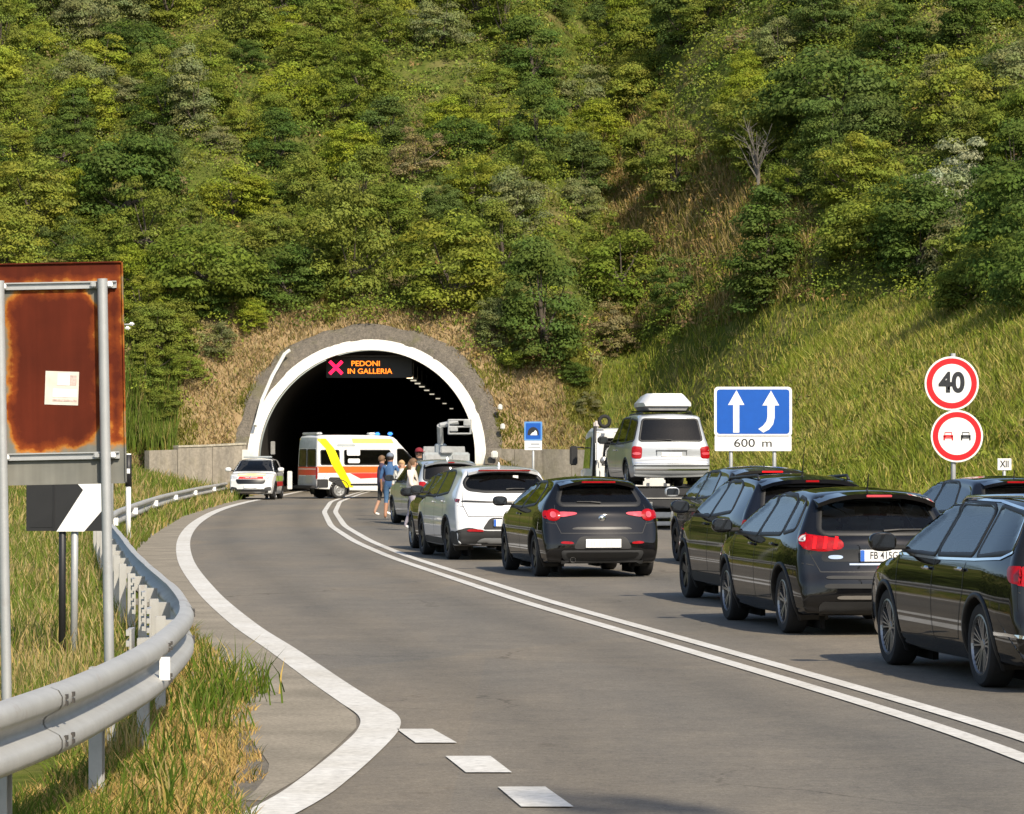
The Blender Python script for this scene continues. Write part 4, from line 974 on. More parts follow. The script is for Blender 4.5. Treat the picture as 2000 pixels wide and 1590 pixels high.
# ------------------------------------------------------------------ black five-door hatchback with claw tail lamps
def wiper(c, y0, y1, z0, z1, x_off=.03):
    a, b = c.cast('B', y0, z0), c.cast('B', y1, z1); p, q = a[0]+a[1]*.02, b[0]+b[1]*.02
    MB().tube([p, p.lerp(q, .4)+a[1]*.012, q], [.016,.011,.009], 6).build('rear_wiper', M['trim_black'], c.root)
def antenna(c, x, y=0.0, h=.12, tilt=-.35, fin=False):
    p = c.cast('T', x, y)[0]
    if fin: MB().add([p+Vector((.0,0,0))+Vector(v) for v in ((-.09,.02,0),(-.09,-.02,0),(.09,.012,0),(.09,-.012,0),(-.06,.006,.07),(-.06,-.006,.07))], [(0,1,5,4),(0,4,2),(1,3,5),(2,4,5,3),(0,2,3,1)]).build('antenna', c.paint, c.root)
    else: MB().tube([p, p+Vector((h*tilt,0,h))], [.008,.004], 6).build('antenna', M['trim_black'], c.root); MB().box(p, (.05,.03,.02), b=.008).build('antenna_base', M['trim_black'], c.root)
def spoiler(c, x0, x1, z, hw, mat=None, drop=.03, light=True, lw=.16, lit='tail_red'):
    v = []
    n = 10
    for i in range(n+1):
        y = hw*(2*i/n-1); e = (abs(y)/hw)**2.5; h = c.cast('T', x1, y)[0].z
        v += [(x1+.02, y, h+.004), (x0+.09*e, y, min(z, h-.01)-.03*e), (x0+.02+.09*e, y, min(z, h-.01)-.045-.03*e), (x1+.0, y, h-.10)]
    f = [(4*i+a, 4*i+(a+1)%4, 4*i+4+(a+1)%4, 4*i+4+a) for i in range(n) for a in range(4)]+[(0,1,2,3),(4*n,4*n+1,4*n+2,4*n+3)]
    o = MB().add(v, f).build('roof_spoiler', M[mat] if mat else c.paint, c.root, smooth=True); o.data.set_sharp_from_angle(angle=R(35))
    if light: MB().box((x0+.012, 0, z-.022), (.03, lw, .024), b=.005).build('high_brake_light', M[lit], o)
    return o

PB = dict(L=4.25, W=.902, H=1.46, paint='paint_black', wr=.318, axles=(.80,3.42), rim='ten', sect=SECT(1.46,.95,.65), rt=.10, b_rear=.12,
          sil=sil(4.25,1.46,.97,3.28,2.42,.52,.13,.985, tail=((.015,.58),(.05,.655),(.075,.80),(.085,.90))))
loc, hd = place(1546, 1236, .80, .902, 98.6)
c = Car('parked_car', 'black hatchback with bright red claw tail lamps and number plate FB 415GE', 'car', PB, loc, hd, 'cars queueing before the tunnel')
side_glass(c, .965, 3.12, 2.40, 1.98, 1.02, 1.375, ('glass_clear','glass_clear'), [(.60,1.045),(.80,1.33),(1.10,1.36),(.95,1.0)])
c.patch([(-.62,1.02),(-.53,1.345),(.53,1.345),(.62,1.02)], 'B', 'rear_window', 'glass_clear', hole=True, frame=.035)
c.patch([(-.70,1.03),(-.56,1.355),(.56,1.355),(.70,1.03)], 'F', 'windscreen', 'glass_clear', hole=True, frame=.03)
spoiler(c, .30, .62, 1.40, .60, lw=.26, lit='tail_pink')  # pink lens puts a glint into the brake light's colour
doors(c, .95, 2.98, 1.98, 1.05); c.handles([(2.12,.86),(1.18,.88)])
for g, m in ((1,'L'),(-1,'R')):
    o = c.patch([(g*.40,.865),(g*.42,.955),(g*.62,.985),(g*.80,1.01),(g*.815,.86),(g*.60,.83)], 'B', 'tail_lamp', 'tail_red', off=.008, thick=.006)
    for q in (.50,.60,.70):
        c.patch([(g*(q-.02),.86),(g*(q+.012),.86),(g*(q-.02),.975),(g*(q-.05),.97)], 'B', 'light_claw', 'tail_lit', off=.018, parent=o, rings=2, step=.05, rnd=0)
    c.patch([(.10,.86),(.07,1.01),(.22,1.02),(.36,.985),(.30,.915),(.17,.865)], m, 'tail_lamp', 'tail_red', off=.008, thick=.004)
    c.patch([(.22,.925),(.23,.995),(.31,.985),(.30,.93)], m, 'indicator_lens', 'tail_clear', off=.016, rings=2)
c.patch([(-.64,.735),(-.60,.855),(.60,.855),(.64,.735)], 'B', 'tailgate_recess', 'grille_black', off=.004)
c.plate(.795, 'FB 415GE', .52, .115); c.patch([(-.36,.70),(-.36,.718),(.36,.718),(.36,.70)], 'B', 'chrome_strip', 'chrome', off=.012, rings=1, rnd=0)
for z, h_, w_ in ((.565,.03,.60),(.475,.045,.62),(.37,.035,.50)): c.patch([(-w_,z),(-w_+.02,z+h_),(w_-.02,z+h_),(w_,z)], 'B', 'bumper_moulding', 'plastic_dark' if z > .4 else 'chrome', off=.01, thick=.006, rings=2)
c.patch([(-.66,.20),(-.66,.345),(.66,.345),(.66,.20)], 'B', 'lower_bumper', 'plastic_dark', off=.006)
c.patch([(.42,.76),(.42,.80),(.56,.80),(.56,.76)], 'B', 'model_badge', 'chrome', off=.010, rings=1)
h, nn = c.cast('B', 0, .93); MB().lathe([(.001,-.012),(.036,-.010),(.046,0)], h, 'X', 16).add([h+Vector((-.02,a*.05,b*.065)) for a, b in ((-.5,-1),(.5,-1),(.8,-.1),(.4,1),(-.6,.9),(-.9,.1))], [(0,1,2,3,4,5)]).build('tailgate_emblem', M['chrome'], c.root)
rear_gaps(c, .635, .99, .70, .70); wiper(c, .0, -.40, 1.02, 1.035); antenna(c, .78, 0, .16, -.5); c.mirror(2.93, .96, 1.0); c.interior(2.15, 1.25, .95, col='interior_grey')
for m in 'LR': c.line([(.30,.965),(.12,.965)], m, 'body_crease', 'trim_black', .006)
c.finish()

# ------------------------------------------------------------------ dark estate car at the right edge of the picture
PE = dict(L=4.70, W=.91, H=1.49, paint='paint_greyblack', wr=.325, axles=(1.02,3.73), rim='multi', rimr=.74, sect=SECT(1.49,.98,.67), rt=.09, b_rear=.12,
          sil=sil(4.70,1.49,.97,3.62,2.74,.42,.13,1.0, tail=((.015,.58),(.05,.66),(.07,.82),(.085,.92)), rrz=.09))
loc, hd = place(1936, 1341, 1.02, .91, 98.6)
c = Car('parked_car', 'dark estate car with multi-spoke wheels and a chrome window line at the frame edge', 'car', PE, loc, hd, 'cars queueing before the tunnel')
side_glass(c, .985, 3.44, 2.72, 2.28, 1.30, 1.40, ('glass_clear','glass_clear'), [(.42,1.06),(.56,1.33),(1.24,1.385),(1.19,1.0)], xCt=1.36)
for m in 'LR': c.line([(3.42,.962),(2.3,.952),(1.2,.975),(.60,1.0),(.40,1.055)], m, 'chrome_strip', 'chrome', .020, .008); c.line([(.42,1.06),(.56,1.37),(1.3,1.425),(2.3,1.43),(2.75,1.415),(3.15,1.22)], m, 'chrome_strip', 'chrome', .016, .008)
c.patch([(-.64,1.04),(-.55,1.36),(.55,1.36),(.64,1.04)], 'B', 'rear_window', 'glass_dark', hole=True, frame=.035)
c.patch([(-.72,1.05),(-.58,1.375),(.58,1.375),(.72,1.05)], 'F', 'windscreen', 'glass_clear', hole=True, frame=.03)
doors(c, .97, 3.34, 2.28, 1.32); c.handles([(2.44,.87),(1.50,.89)], 'chrome')
for g, m in ((1,'L'),(-1,'R')):
    c.patch([(g*.42,.80),(g*.42,.92),(g*.80,.96),(g*.82,.80)], 'B', 'tail_lamp', 'tail_red', off=.008); c.patch([(.09,.80),(.08,.95),(.40,.955),(.34,.84)], m, 'tail_lamp', 'tail_red', off=.008)
    c.line([(.05,.43),(.35,.44),(.60,.435)], m, 'bumper_chrome', 'chrome', .025, .008)
    p0, p1 = c.cast('T', .75, .56*(1 if m == 'L' else -1))[0], c.cast('T', 2.5, .56*(1 if m == 'L' else -1))[0]
    MB().tube([p0, p0+Vector((.12,0,.045)), (p0+p1)/2+Vector((0,0,.045)), p1+Vector((-.12,0,.04)), p1], .016, 8).build('roof_rail', M['chrome'], c.root, smooth=True)
rear_gaps(c, .62, 1.0, .70, .74); c.plate(.76); c.patch([(-.66,.22),(-.66,.36),(.66,.36),(.66,.22)], 'B', 'lower_bumper', 'plastic_dark', off=.006)
h, nn = c.cast('L', 2.62, .965); c.mirror(3.26, .985, 1.05); c.interior(2.45, 1.45, .97); antenna(c, .9, 0, fin=True); c.finish()

# ------------------------------------------------------------------ black hatchback with round-ended tail lamps
PG = dict(L=4.35, W=.90, H=1.465, paint='paint_black', wr=.318, axles=(.86,3.49), rim='five', rim_mat='alloy_dark', sect=SECT(1.465,1.0,.62), b_rear=.11, rt=.09,
          sil=sil(4.35,1.465,.99,3.30,2.42,.56,.20,1.03, tail=((.01,.56),(.04,.66),(.085,.80),(.12,.93)), rrz=.085))
loc, hd = place(1056, 1125, .86, .90, 99.6)
c = Car('parked_car', 'black hatchback with slim round-ended red tail lamps stopped behind the white crossover', 'car', PG, loc, hd, 'cars queueing before the tunnel')
side_glass(c, 1.0, 3.14, 2.42, 1.98, 1.05, 1.375, ('glass_dark','glass_black'), None, .06, 1.28)
c.patch([(-.60,1.075),(-.50,1.335),(.50,1.335),(.60,1.075)], 'B', 'rear_window', 'glass_dark', hole=True, frame=.05)
c.patch([(-.70,1.05),(-.54,1.36),(.54,1.36),(.70,1.05)], 'F', 'windscreen', 'glass_clear', hole=True, frame=.03)
spoiler(c, .36, .68, 1.405, .56, lw=.5, lit='tail_red')
doors(c, .98, 3.0, 2.0, 1.1); c.handles([(2.14,.90)])
for g, m in ((1,'L'),(-1,'R')):
    o = c.patch([(g*.36,.915),(g*.365,.945),(g*.62,.955),(g*.66,.90),(g*.58,.875)], 'B', 'tail_lamp', 'tail_pink', off=.010, thick=.004)
    circ = [(g*.70+.105*math.cos(2*math.pi*i/18), .905+.085*math.sin(2*math.pi*i/18)) for i in range(18)]
    c.patch(circ, 'B', 'tail_lamp', 'tail_red', off=.012, thick=.012, rnd=0)
    c.patch([(g*.70+.045*math.cos(2*math.pi*i/12), .905+.04*math.sin(2*math.pi*i/12)) for i in range(12)], 'B', 'lamp_core', 'tail_pink', off=.030, rnd=0, rings=2)
    c.patch([(.16,.84),(.13,.97),(.36,.975),(.30,.88)], m, 'tail_lamp', 'tail_red', off=.006)
    c.patch([(g*.42,.49),(g*.44,.525),(g*.60,.53),(g*.62,.495)], 'B', 'reflector', 'tail_red', off=.012, rings=2)
c.patch([(-.44,.42),(-.34,.60),(.34,.60),(.44,.42)], 'B', 'plate_recess', 'plastic_dark', off=.004); c.plate(.50, None, .52, .125, bands=False)
c.patch([(-.56,.24),(-.62,.40),(.62,.40),(.56,.24)], 'B', 'lower_bumper', 'plastic_dark', off=.010, thick=.008); c.patch([(-.50,.30),(-.55,.375),(.55,.375),(.50,.30)], 'B', 'diffuser', 'grille_black', off=.022)
c.line([(-.60,.245),(.60,.245)], 'B', 'bumper_edge', 'plastic_dark', .03, .03); c.patch([(-.46,.70),(-.40,.735),(.40,.735),(.46,.70)], 'B', 'tailgate_crease', 'grille_black', off=.003)
h, nn = c.cast('B', 0, .86); MB().lathe([(.001,-.016),(.040,-.012),(.052,0)], h, 'X', 20).build('tailgate_emblem', M['chrome'], c.root); MB().box(h+Vector((-.0,0,-.075)), (.02,.22,.02), b=.006).build('model_badge', M['chrome'], c.root)
h, nn = c.cast('B', .44, .26); MB().lathe([(.035,.0),(.042,-.06),(.036,-.06),(.03,.0)], h, 'X', 14).build('exhaust', M['chrome'], c.root)
rear_gaps(c, .645, 1.05, .66, .78); wiper(c, .0, .34, 1.07, 1.085); antenna(c, .86, 0, .09, -.3); c.mirror(2.96, 1.0, 1.0); c.interior(2.15, 1.25, 1.0); c.finish()

# ------------------------------------------------------------------ white crossover
PT = dict(L=4.53, W=.92, H=1.60, paint='paint_pearl', wr=.345, axles=(.92,3.55), rim='five', rim_mat='alloy_dark', sect=SECT(1.60,1.07,.69), zspine=.64, b_rear=.12, rt=.10, arch_mat='plastic_dark',
          sil=sil(4.53,1.60,1.06,3.42,2.60,.50,.16,1.13, tail=((.015,.62),(.03,.74),(.075,.88),(.12,1.02)), zb=.24, rrz=.085))
loc, hd = place(884, 1092, .92, .92, 101.0)
c = Car('parked_car', 'white crossover with a wide dark rear window in front of the black hatchback', 'car', PT, loc, hd, 'cars queueing before the tunnel')
side_glass(c, 1.07, 3.26, 2.58, 2.10, 1.05, 1.50, ('glass_dark','glass_black'), None, .07, 1.28)
c.patch([(-.64,1.20),(-.68,1.30),(-.58,1.43),(-.30,1.475),(.30,1.475),(.58,1.43),(.68,1.30),(.64,1.20),(.35,1.165),(-.35,1.165)], 'B', 'rear_window', 'glass_black', hole=True, frame=.035)
c.patch([(-.72,1.13),(-.58,1.485),(.58,1.485),(.72,1.13)], 'F', 'windscreen', 'glass_clear', hole=True, frame=.03)
spoiler(c, .34, .66, 1.535, .60, lw=.9, lit='tail_red_dark')
doors(c, 1.05, 3.1, 2.1, 1.15, .36); c.handles([(2.26,.96),(1.34,.98)])
c.patch([(-.78,.985),(-.74,1.015),(-.3,.997),(.3,.997),(.74,1.015),(.78,.985),(.3,.968),(-.3,.968)], 'B', 'tail_lamp', 'grille_black', off=.008, thick=.004)
for g, m in ((1,'L'),(-1,'R')):
    c.patch([(.12,.96),(.10,1.03),(.42,1.04),(.34,.99)], m, 'tail_lamp', 'tail_red_dark', off=.006); c.patch([(g*.40,.485),(g*.43,.525),(g*.66,.53),(g*.70,.49)], 'B', 'reflector', 'tail_red', off=.02, rings=2)
c.patch([(-.44,.52),(-.30,.72),(.30,.72),(.44,.52)], 'B', 'plate_recess', 'plastic_dark', off=.003); c.plate(.635, None, .50, .12)
c.patch([(-.86,.26),(-.88,.50),(-.66,.56),(-.38,.50),(.38,.50),(.66,.56),(.88,.50),(.86,.26)], 'B', 'lower_bumper', 'plastic_dark', off=.008); c.patch([(-.55,.30),(-.44,.385),(.44,.385),(.55,.30)], 'B', 'skid_plate', 'paint_silver', off=.018)
for m in 'LR': c.patch([(.04,.27),(.05,.48),(.50,.50),(.50,.27)], m, 'lower_cladding', 'plastic_dark', off=.005); c.patch([(1.36,.25),(1.36,.36),(3.1,.36),(3.1,.25)], m, 'sill_cladding', 'plastic_dark', off=.006)
rear_gaps(c, .74, 1.15, .72, .90); wiper(c, .0, -.32, 1.185, 1.195); c.mirror(3.08, 1.09, 1.05, 'trim_black'); c.interior(2.3, 1.35, 1.06); antenna(c, .92, 0, fin=True)
h, nn = c.cast('B', -.2, 1.40); MB().box(h+Vector((-.012,0,0)), (.004,.09,.06)).build('window_sticker', M['sticker_white'], c.root)
c.finish()

# ------------------------------------------------------------------ dark compact SUV ahead of the plate-bearing hatchback
PC = dict(L=4.20, W=.90, H=1.56, paint='paint_blueblack', wr=.335, axles=(.80,3.36), rim='five', rim_mat='alloy_dark', sect=SECT(1.56,1.05,.64), rt=.10, b_rear=.12, zspine=.62, arch_mat='plastic_dark',
          sil=sil(4.20,1.56,1.03,3.22,2.42,.46,.14,1.09, tail=((.015,.62),(.04,.72),(.075,.86),(.10,.98)), zb=.23))
loc, hd = place(1352, 1167, 3.36, .90, 99.0)
c = Car('parked_car', 'blue black crossover with roof rails half hidden by the plate-bearing hatchback', 'car', PC, loc, hd, 'cars queueing before the tunnel')
side_glass(c, 1.05, 3.06, 2.40, 1.95, 1.0, 1.465, ('glass_dark','glass_dark'), None, .07, 1.25)
c.patch([(-.60,1.14),(-.52,1.43),(.52,1.43),(.60,1.14)], 'B', 'rear_window', 'glass_black', hole=True, frame=.035); c.patch([(-.70,1.10),(-.56,1.445),(.56,1.445),(.70,1.10)], 'F', 'windscreen', 'glass_clear', hole=True, frame=.03)
spoiler(c, .30, .60, 1.50, .58); doors(c, 1.03, 2.92, 1.95, 1.05, .36); c.handles([(2.10,.95),(1.2,.97)])
for g, m in ((1,'L'),(-1,'R')):
    c.patch([(g*.45,.86),(g*.46,1.0),(g*.78,1.03),(g*.80,.86)], 'B', 'tail_lamp', 'tail_red', off=.008); c.patch([(.11,.86),(.09,1.03),(.36,1.03),(.30,.92)], m, 'tail_lamp', 'tail_red', off=.006)
    p0, p1 = c.cast('T', .70, .54*(1 if m == 'L' else -1))[0], c.cast('T', 2.3, .54*(1 if m == 'L' else -1))[0]; MB().tube([p0, p0+Vector((.1,0,.05)), p1+Vector((-.1,0,.045)), p1], .018, 8).build('roof_rail', M['trim_black'], c.root, smooth=True)
    c.patch([(1.24,.24),(1.24,.36),(2.94,.36),(2.94,.24)], m, 'sill_cladding', 'plastic_dark', off=.006)
c.plate(.80); antenna(c, .8, 0, .34, -.35); c.mirror(2.88, 1.07, 1.05); c.interior(2.1, 1.2, 1.04); c.finish()

# ------------------------------------------------------------------ dark rounded SUV in the far lane
PA = dict(L=4.35, W=.90, H=1.60, paint='paint_anthracite', wr=.34, axles=(.85,3.45), rim='five', rim_mat='alloy_dark', sect=SECT(1.60,1.07,.66), rt=.10, b_rear=.12, zspine=.64,
          sil=sil(4.35,1.60,1.06,3.30,2.46,.46,.14,1.10, tail=((.015,.62),(.04,.72),(.075,.88),(.10,1.0)), zb=.23))
loc, hd = place(1331, 1096, 3.45, .90, 99.5)
c = Car('parked_car', 'anthracite SUV with a red high brake light beside the flatbed truck tail', 'car', PA, loc, hd, 'cars queueing before the tunnel')
side_glass(c, 1.07, 3.14, 2.44, 2.0, 1.0, 1.505, ('glass_clear','glass_dark'), None, .05, 1.2)
c.patch([(-.62,1.16),(-.54,1.465),(.54,1.465),(.62,1.16)], 'B', 'rear_window', 'glass_black', hole=True, frame=.035); c.patch([(-.70,1.12),(-.57,1.485),(.57,1.485),(.70,1.12)], 'F', 'windscreen', 'glass_clear', hole=True, frame=.03)
spoiler(c, .26, .60, 1.535, .58, lw=.34, lit='tail_lit'); doors(c, 1.05, 3.0, 2.0, 1.1, .36); c.handles([(2.15,.96),(1.25,.98)])
for g, m in ((1,'L'),(-1,'R')):
    c.patch([(g*.48,.86),(g*.5,1.04),(g*.78,1.06),(g*.80,.86)], 'B', 'tail_lamp', 'tail_red', off=.008); c.patch([(.11,.86),(.09,1.05),(.34,1.05),(.28,.92)], m, 'tail_lamp', 'tail_red', off=.006)
c.plate(.80); c.mirror(2.96, 1.09, 1.1, 'paint_silver'); antenna(c, .85, 0, .10, -.4); c.interior(2.15, 1.25, 1.06); c.finish()

# ------------------------------------------------------------------ dark saloon in the far lane, cut by the frame
PD = dict(L=4.45, W=.90, H=1.50, paint='paint_blueblack', wr=.325, axles=(.92,3.58), rim='ten', sect=SECT(1.50,.99,.67),
          sil=sil(4.45,1.50,1.0,3.46,2.60,.62,.15,1.02, tail=((.015,.60),(.04,.68),(.075,.82),(.10,.94)), rrz=.09))
c0 = atp(1905, 925, 45.0)
c = Car('parked_car', 'dark saloon with open side windows under the 40 limit sign', 'car', PD, (c0.x+.55, 43.2, 0), R(99.5), 'cars queueing before the tunnel')
side_glass(c, .99, 3.26, 2.58, 2.08, 1.05, 1.41, ('glass_clear','glass_clear'), None, .05, 1.35)
c.patch([(-.62,1.07),(-.52,1.37),(.52,1.37),(.62,1.07)], 'B', 'rear_window', 'glass_dark', hole=True, frame=.03); c.patch([(-.70,1.06),(-.56,1.385),(.56,1.385),(.70,1.06)], 'F', 'windscreen', 'glass_clear', hole=True, frame=.03)
spoiler(c, .46, .74, 1.44, .54, lw=.5, lit='tail_red'); doors(c, .97, 3.1, 2.08, 1.1); c.handles([(2.24,.88),(1.3,.9)])
for g, m in ((1,'L'),(-1,'R')):
    c.patch([(g*.42,.80),(g*.42,.93),(g*.78,.96),(g*.80,.80)], 'B', 'tail_lamp', 'tail_red', off=.008); c.patch([(.10,.80),(.09,.95),(.36,.955),(.30,.85)], m, 'tail_lamp', 'tail_red', off=.006)
rear_gaps(c, .62, 1.03, .68, .74); c.plate(.72); c.mirror(3.1, 1.0, 1.0); antenna(c, .95, 0, .10, -.4); c.interior(2.25, 1.35, .98); c.finish()

# ------------------------------------------------------------------ dark hatchback ahead of the white crossover
PH_ = dict(L=4.05, W=.87, H=1.50, paint='paint_greyblack', wr=.315, axles=(.72,3.25), rim='five', rim_mat='alloy', sect=SECT(1.50,1.0,.69), step=.045, nside=20,
          sil=sil(4.05,1.50,1.0,3.1,2.3,.46,.13,1.03))
loc, hd = place(862, 1078, .72, .87, 102.0)
c = Car('parked_car', 'dark hatchback squeezed between the white crossover and the standing woman', 'car', PH_, loc, hd, 'cars queueing before the tunnel')
side_glass(c, 1.0, 2.94, 2.28, 1.85, .95, 1.40, ('glass_dark','glass_dark'), None, .05, 1.18)
c.patch([(-.58,1.08),(-.50,1.38),(.50,1.38),(.58,1.08)], 'B', 'rear_window', 'glass_dark', hole=True, frame=.03); c.patch([(-.66,1.06),(-.54,1.385),(.54,1.385),(.66,1.06)], 'F', 'windscreen', 'glass_clear', hole=True, frame=.03)
spoiler(c, .30, .60, 1.44, .54); doors(c, .98, 2.8, 1.85, 1.0); c.handles([(2.0,.9),(1.1,.92)])
for g, m in ((1,'L'),(-1,'R')):
    c.patch([(g*.55,.78),(g*.55,1.0),(g*.76,1.02),(g*.77,.78)], 'B', 'tail_lamp', 'tail_red_dark', off=.008); c.patch([(.10,.78),(.09,1.02),(.30,1.0),(.27,.82)], m, 'tail_lamp', 'tail_red_dark', off=.006)
c.plate(.66); c.mirror(2.76, 1.0, 1.1); c.interior(2.0, 1.15, .99); c.finish()

# ------------------------------------------------------------------ silver people carrier at the head of the queue
PF = dict(L=4.45, W=.91, H=1.66, paint='paint_silverblue', wr=.33, axles=(.82,3.5), rim='five', rim_mat='alloy', sect=SECT(1.66,1.08,.74), zspine=.66, step=.045, nside=20,
          sil=sil(4.45,1.66,1.08,3.42,2.55,.32,.12,1.12, tail=((.015,.62),(.04,.72),(.07,.88),(.09,1.0)), zb=.23))
loc, hd = place(812, 1026, .82, .91, 102.5)
c = Car('parked_car', 'pale silver people carrier ahead of the standing woman in the queue', 'car', PF, loc, hd, 'cars queueing before the tunnel')
side_glass(c, 1.08, 3.25, 2.52, 2.05, 1.05, 1.56, ('glass_dark','glass_black'), [(.42,1.14),(.52,1.47),(.98,1.54),(.97,1.11)], .02, 1.10)
c.patch([(-.68,1.14),(-.62,1.53),(.62,1.53),(.68,1.14)], 'B', 'rear_window', 'glass_black', hole=True, frame=.04); c.patch([(-.72,1.14),(-.6,1.545),(.6,1.545),(.72,1.14)], 'F', 'windscreen', 'glass_clear', hole=True, frame=.03)
spoiler(c, .16, .42, 1.60, .64); doors(c, 1.06, 3.1, 2.05, 1.1, .34); c.handles([(2.2,.96),(1.25,.98)])
for g, m in ((1,'L'),(-1,'R')):
    c.patch([(g*.62,.82),(g*.64,1.10),(g*.80,1.10),(g*.81,.82)], 'B', 'tail_lamp', 'tail_red', off=.008); c.patch([(.10,.82),(.09,1.10),(.26,1.10),(.24,.84)], m, 'tail_lamp', 'tail_red', off=.006)
c.plate(.74); c.mirror(3.06, 1.10, 1.1, 'trim_black'); antenna(c, .75, 0, fin=True); c.interior(2.2, 1.3, 1.07); c.finish()
# ------------------------------------------------------------------ silver van on a flatbed recovery truck
TH = R(97.5); TR = Vector((3.87, 78.0, 0)); DECK = .98
PV = dict(L=4.75, W=.99, H=1.80, paint='paint_silver', wr=.33, axles=(.95,3.95), rim='steel', rim_mat='alloy', sect=SECT(1.80,1.08,.76), zspine=.62, b_rear=.07, step=.045, nside=20,
          sil=sil(4.75,1.80,1.05,3.75,2.75,.32,.14,1.08, tail=((.0,.55),(.03,.66),(.08,.72),(.10,.95)), zb=.24, rrz=.07))
fw = Vector((math.cos(TH), math.sin(TH), 0))
vloc = TR+fw*.30+Vector((0,0,DECK))
c = Car('loaded_van', 'silver people van with red tail lamps carried on the flatbed truck', 'van', PV, vloc, TH)
side_glass(c, 1.06, 3.55, 2.72, 2.45, 1.35, 1.68, ('glass_dark','glass_black'), [(.30,1.13),(.42,1.60),(1.28,1.665),(1.27,1.08)], .02, 1.38)
c.patch([(-.76,1.13),(-.66,1.64),(.66,1.64),(.76,1.13)], 'B', 'rear_window', 'glass_black', hole=True, frame=.03); c.patch([(-.80,1.12),(-.66,1.68),(.66,1.68),(.80,1.12)], 'F', 'windscreen', 'glass_clear', hole=True, frame=.03)
for g, m in ((1,'L'),(-1,'R')):
    o = c.patch([(g*.72,.70),(g*.70,.98),(g*.93,1.0),(g*.94,.70)], 'B', 'tail_lamp', 'tail_red', off=.010, thick=.006); c.patch([(g*.74,.79),(g*.74,.85),(g*.92,.85),(g*.92,.79)], 'B', 'indicator_lens', 'tail_pink', off=.022, parent=o, rings=2)
    c.patch([(.10,.70),(.10,1.0),(.26,1.0),(.24,.72)], m, 'tail_lamp', 'tail_red', off=.006)
c.patch([(-.36,.70),(-.36,.88),(.36,.88),(.36,.70)], 'B', 'plate_recess', 'paint_silver', off=.004); c.line([(-.38,.89),(.38,.89)], 'B', 'recess_edge', 'plastic_dark', .02, .02)
for e in (-.36,.36): c.line([(e,.78),(e,.89)], 'B', 'recess_edge', 'plastic_dark', .014, .02)
c.plate(.80, None, .50, .10, bands=False); c.line([(-.92,.53),(.92,.53)], 'B', 'bumper_strip', 'plastic_dark', .03, .01); c.line([(-.88,.44),(.88,.44)], 'B', 'bumper_chrome', 'chrome', .03, .012); c.line([(-.88,.60),(.88,.60)], 'B', 'bumper_chrome', 'chrome', .02, .012)
doors(c, 1.06, 3.3, 2.4, 1.3, .34); c.handles([(2.6,.9),(2.2,.9)]); c.mirror(3.35, 1.08, 1.2, 'trim_black'); wiper(c, 0, .35, 1.14, 1.155)
for sg in (-1,1): p0, p1 = c.cast('T', .7, sg*.60)[0], c.cast('T', 2.6, sg*.60)[0]; MB().tube([p0, p0+Vector((.08,0,.05)), p1+Vector((-.08,0,.05)), p1], .02, 6).build('roof_rail', M['trim_black'], c.root)
for x in (.95, 2.2): MB().box((x, 0, 1.845), (.05, 1.25, .03)).build('roof_bar', M['trim_black'], c.root)
c.interior(2.5, 1.3, 1.05); c.finish()
pbr('box_white', (.62,.62,.61), .35, coat=.3, var=.03); pbr('box_base', (.20,.20,.20), .6)
rb = empty('roof_box', vloc+fw*.55+Vector((0,0,1.862)), TH, 'white roof box strapped on top of the silver van', 'roof box')
def loft(sections, name, mat, parent, smooth=True):
    rows = sections; k = len(rows[0]); v = [p for r in rows for p in r]; f = [(i*k+j, i*k+(j+1)%k, (i+1)*k+(j+1)%k, (i+1)*k+j) for i in range(len(rows)-1) for j in range(k)]+[tuple(range(k)), tuple((len(rows)-1)*k+j for j in range(k))]
    return MB().add(v, f).build(name, mat, parent, smooth=smooth, angle=38)
def bx_sec(x, w, z0, z1, wt): return [(x,-w,z0),(x,w,z0),(x,w,z0+(z1-z0)*.3),(x,wt,z1-.03),(x,wt-.05,z1),(x,-wt+.05,z1),(x,-wt,z1-.03),(x,-w,z0+(z1-z0)*.3)]
loft([bx_sec(.0,.56,.10,.16,.50), bx_sec(.14,.58,.09,.41,.40), bx_sec(.9,.58,.09,.42,.42), bx_sec(1.6,.56,.09,.38,.40), bx_sec(2.0,.44,.10,.18,.34)], 'lid', M['box_white'], rb)
loft([[(x,-w,.0),(x,w,.0),(x,w+.07,.085),(x,-w-.07,.085)] for x, w in ((.06,.44),(.2,.48),(1.6,.47),(1.95,.36))], 'base', M['box_base'], rb)

tk = empty('recovery_truck', TR, TH, 'flatbed recovery truck with a white cab carrying the silver van', 'truck')
pbr('truck_white', (.70,.70,.68), .4, coat=.4, var=.05); pbr('truck_steel', (.03,.03,.032), .6, .3); pbr('ramp_grey', (.46,.45,.42), .6, .2)
mb = MB(); mb.box((2.9,0,DECK-.06), (5.9,2.2,.10), b=.01)
mb.build('deck', M['truck_steel'], tk)
for sg in (-1,1):
    MB().box((2.9,sg*1.08,DECK+.01), (5.9,.06,.10), b=.01).build('deck_rail', M['truck_steel'], tk)
    MB().box((3.5,sg*.42,.66), (7.0,.10,.36), b=.01).build('chassis_beam', M['truck_steel'], tk)
    MB().box((.06,sg*.85,.62), (.05,.36,.13), b=.01).build('tail_lamp', M['tail_red_dark'], tk)
MB().box((-.05,0,.70), (.06,2.1,.40), b=.01).build('tail_panel', M['truck_steel'], tk)
MB().box((-.09,0,.74), (.03,2.06,.02)).build('panel_strip', M['ramp_grey'], tk)
MB().box((-.12,0,.34), (.10,2.1,.14), b=.02).build('rear_bar', M['ramp_grey'], tk); MB().box((-.10,0,.14), (.14,1.9,.10), b=.02).build('lift_bar', M['ramp_grey'], tk)
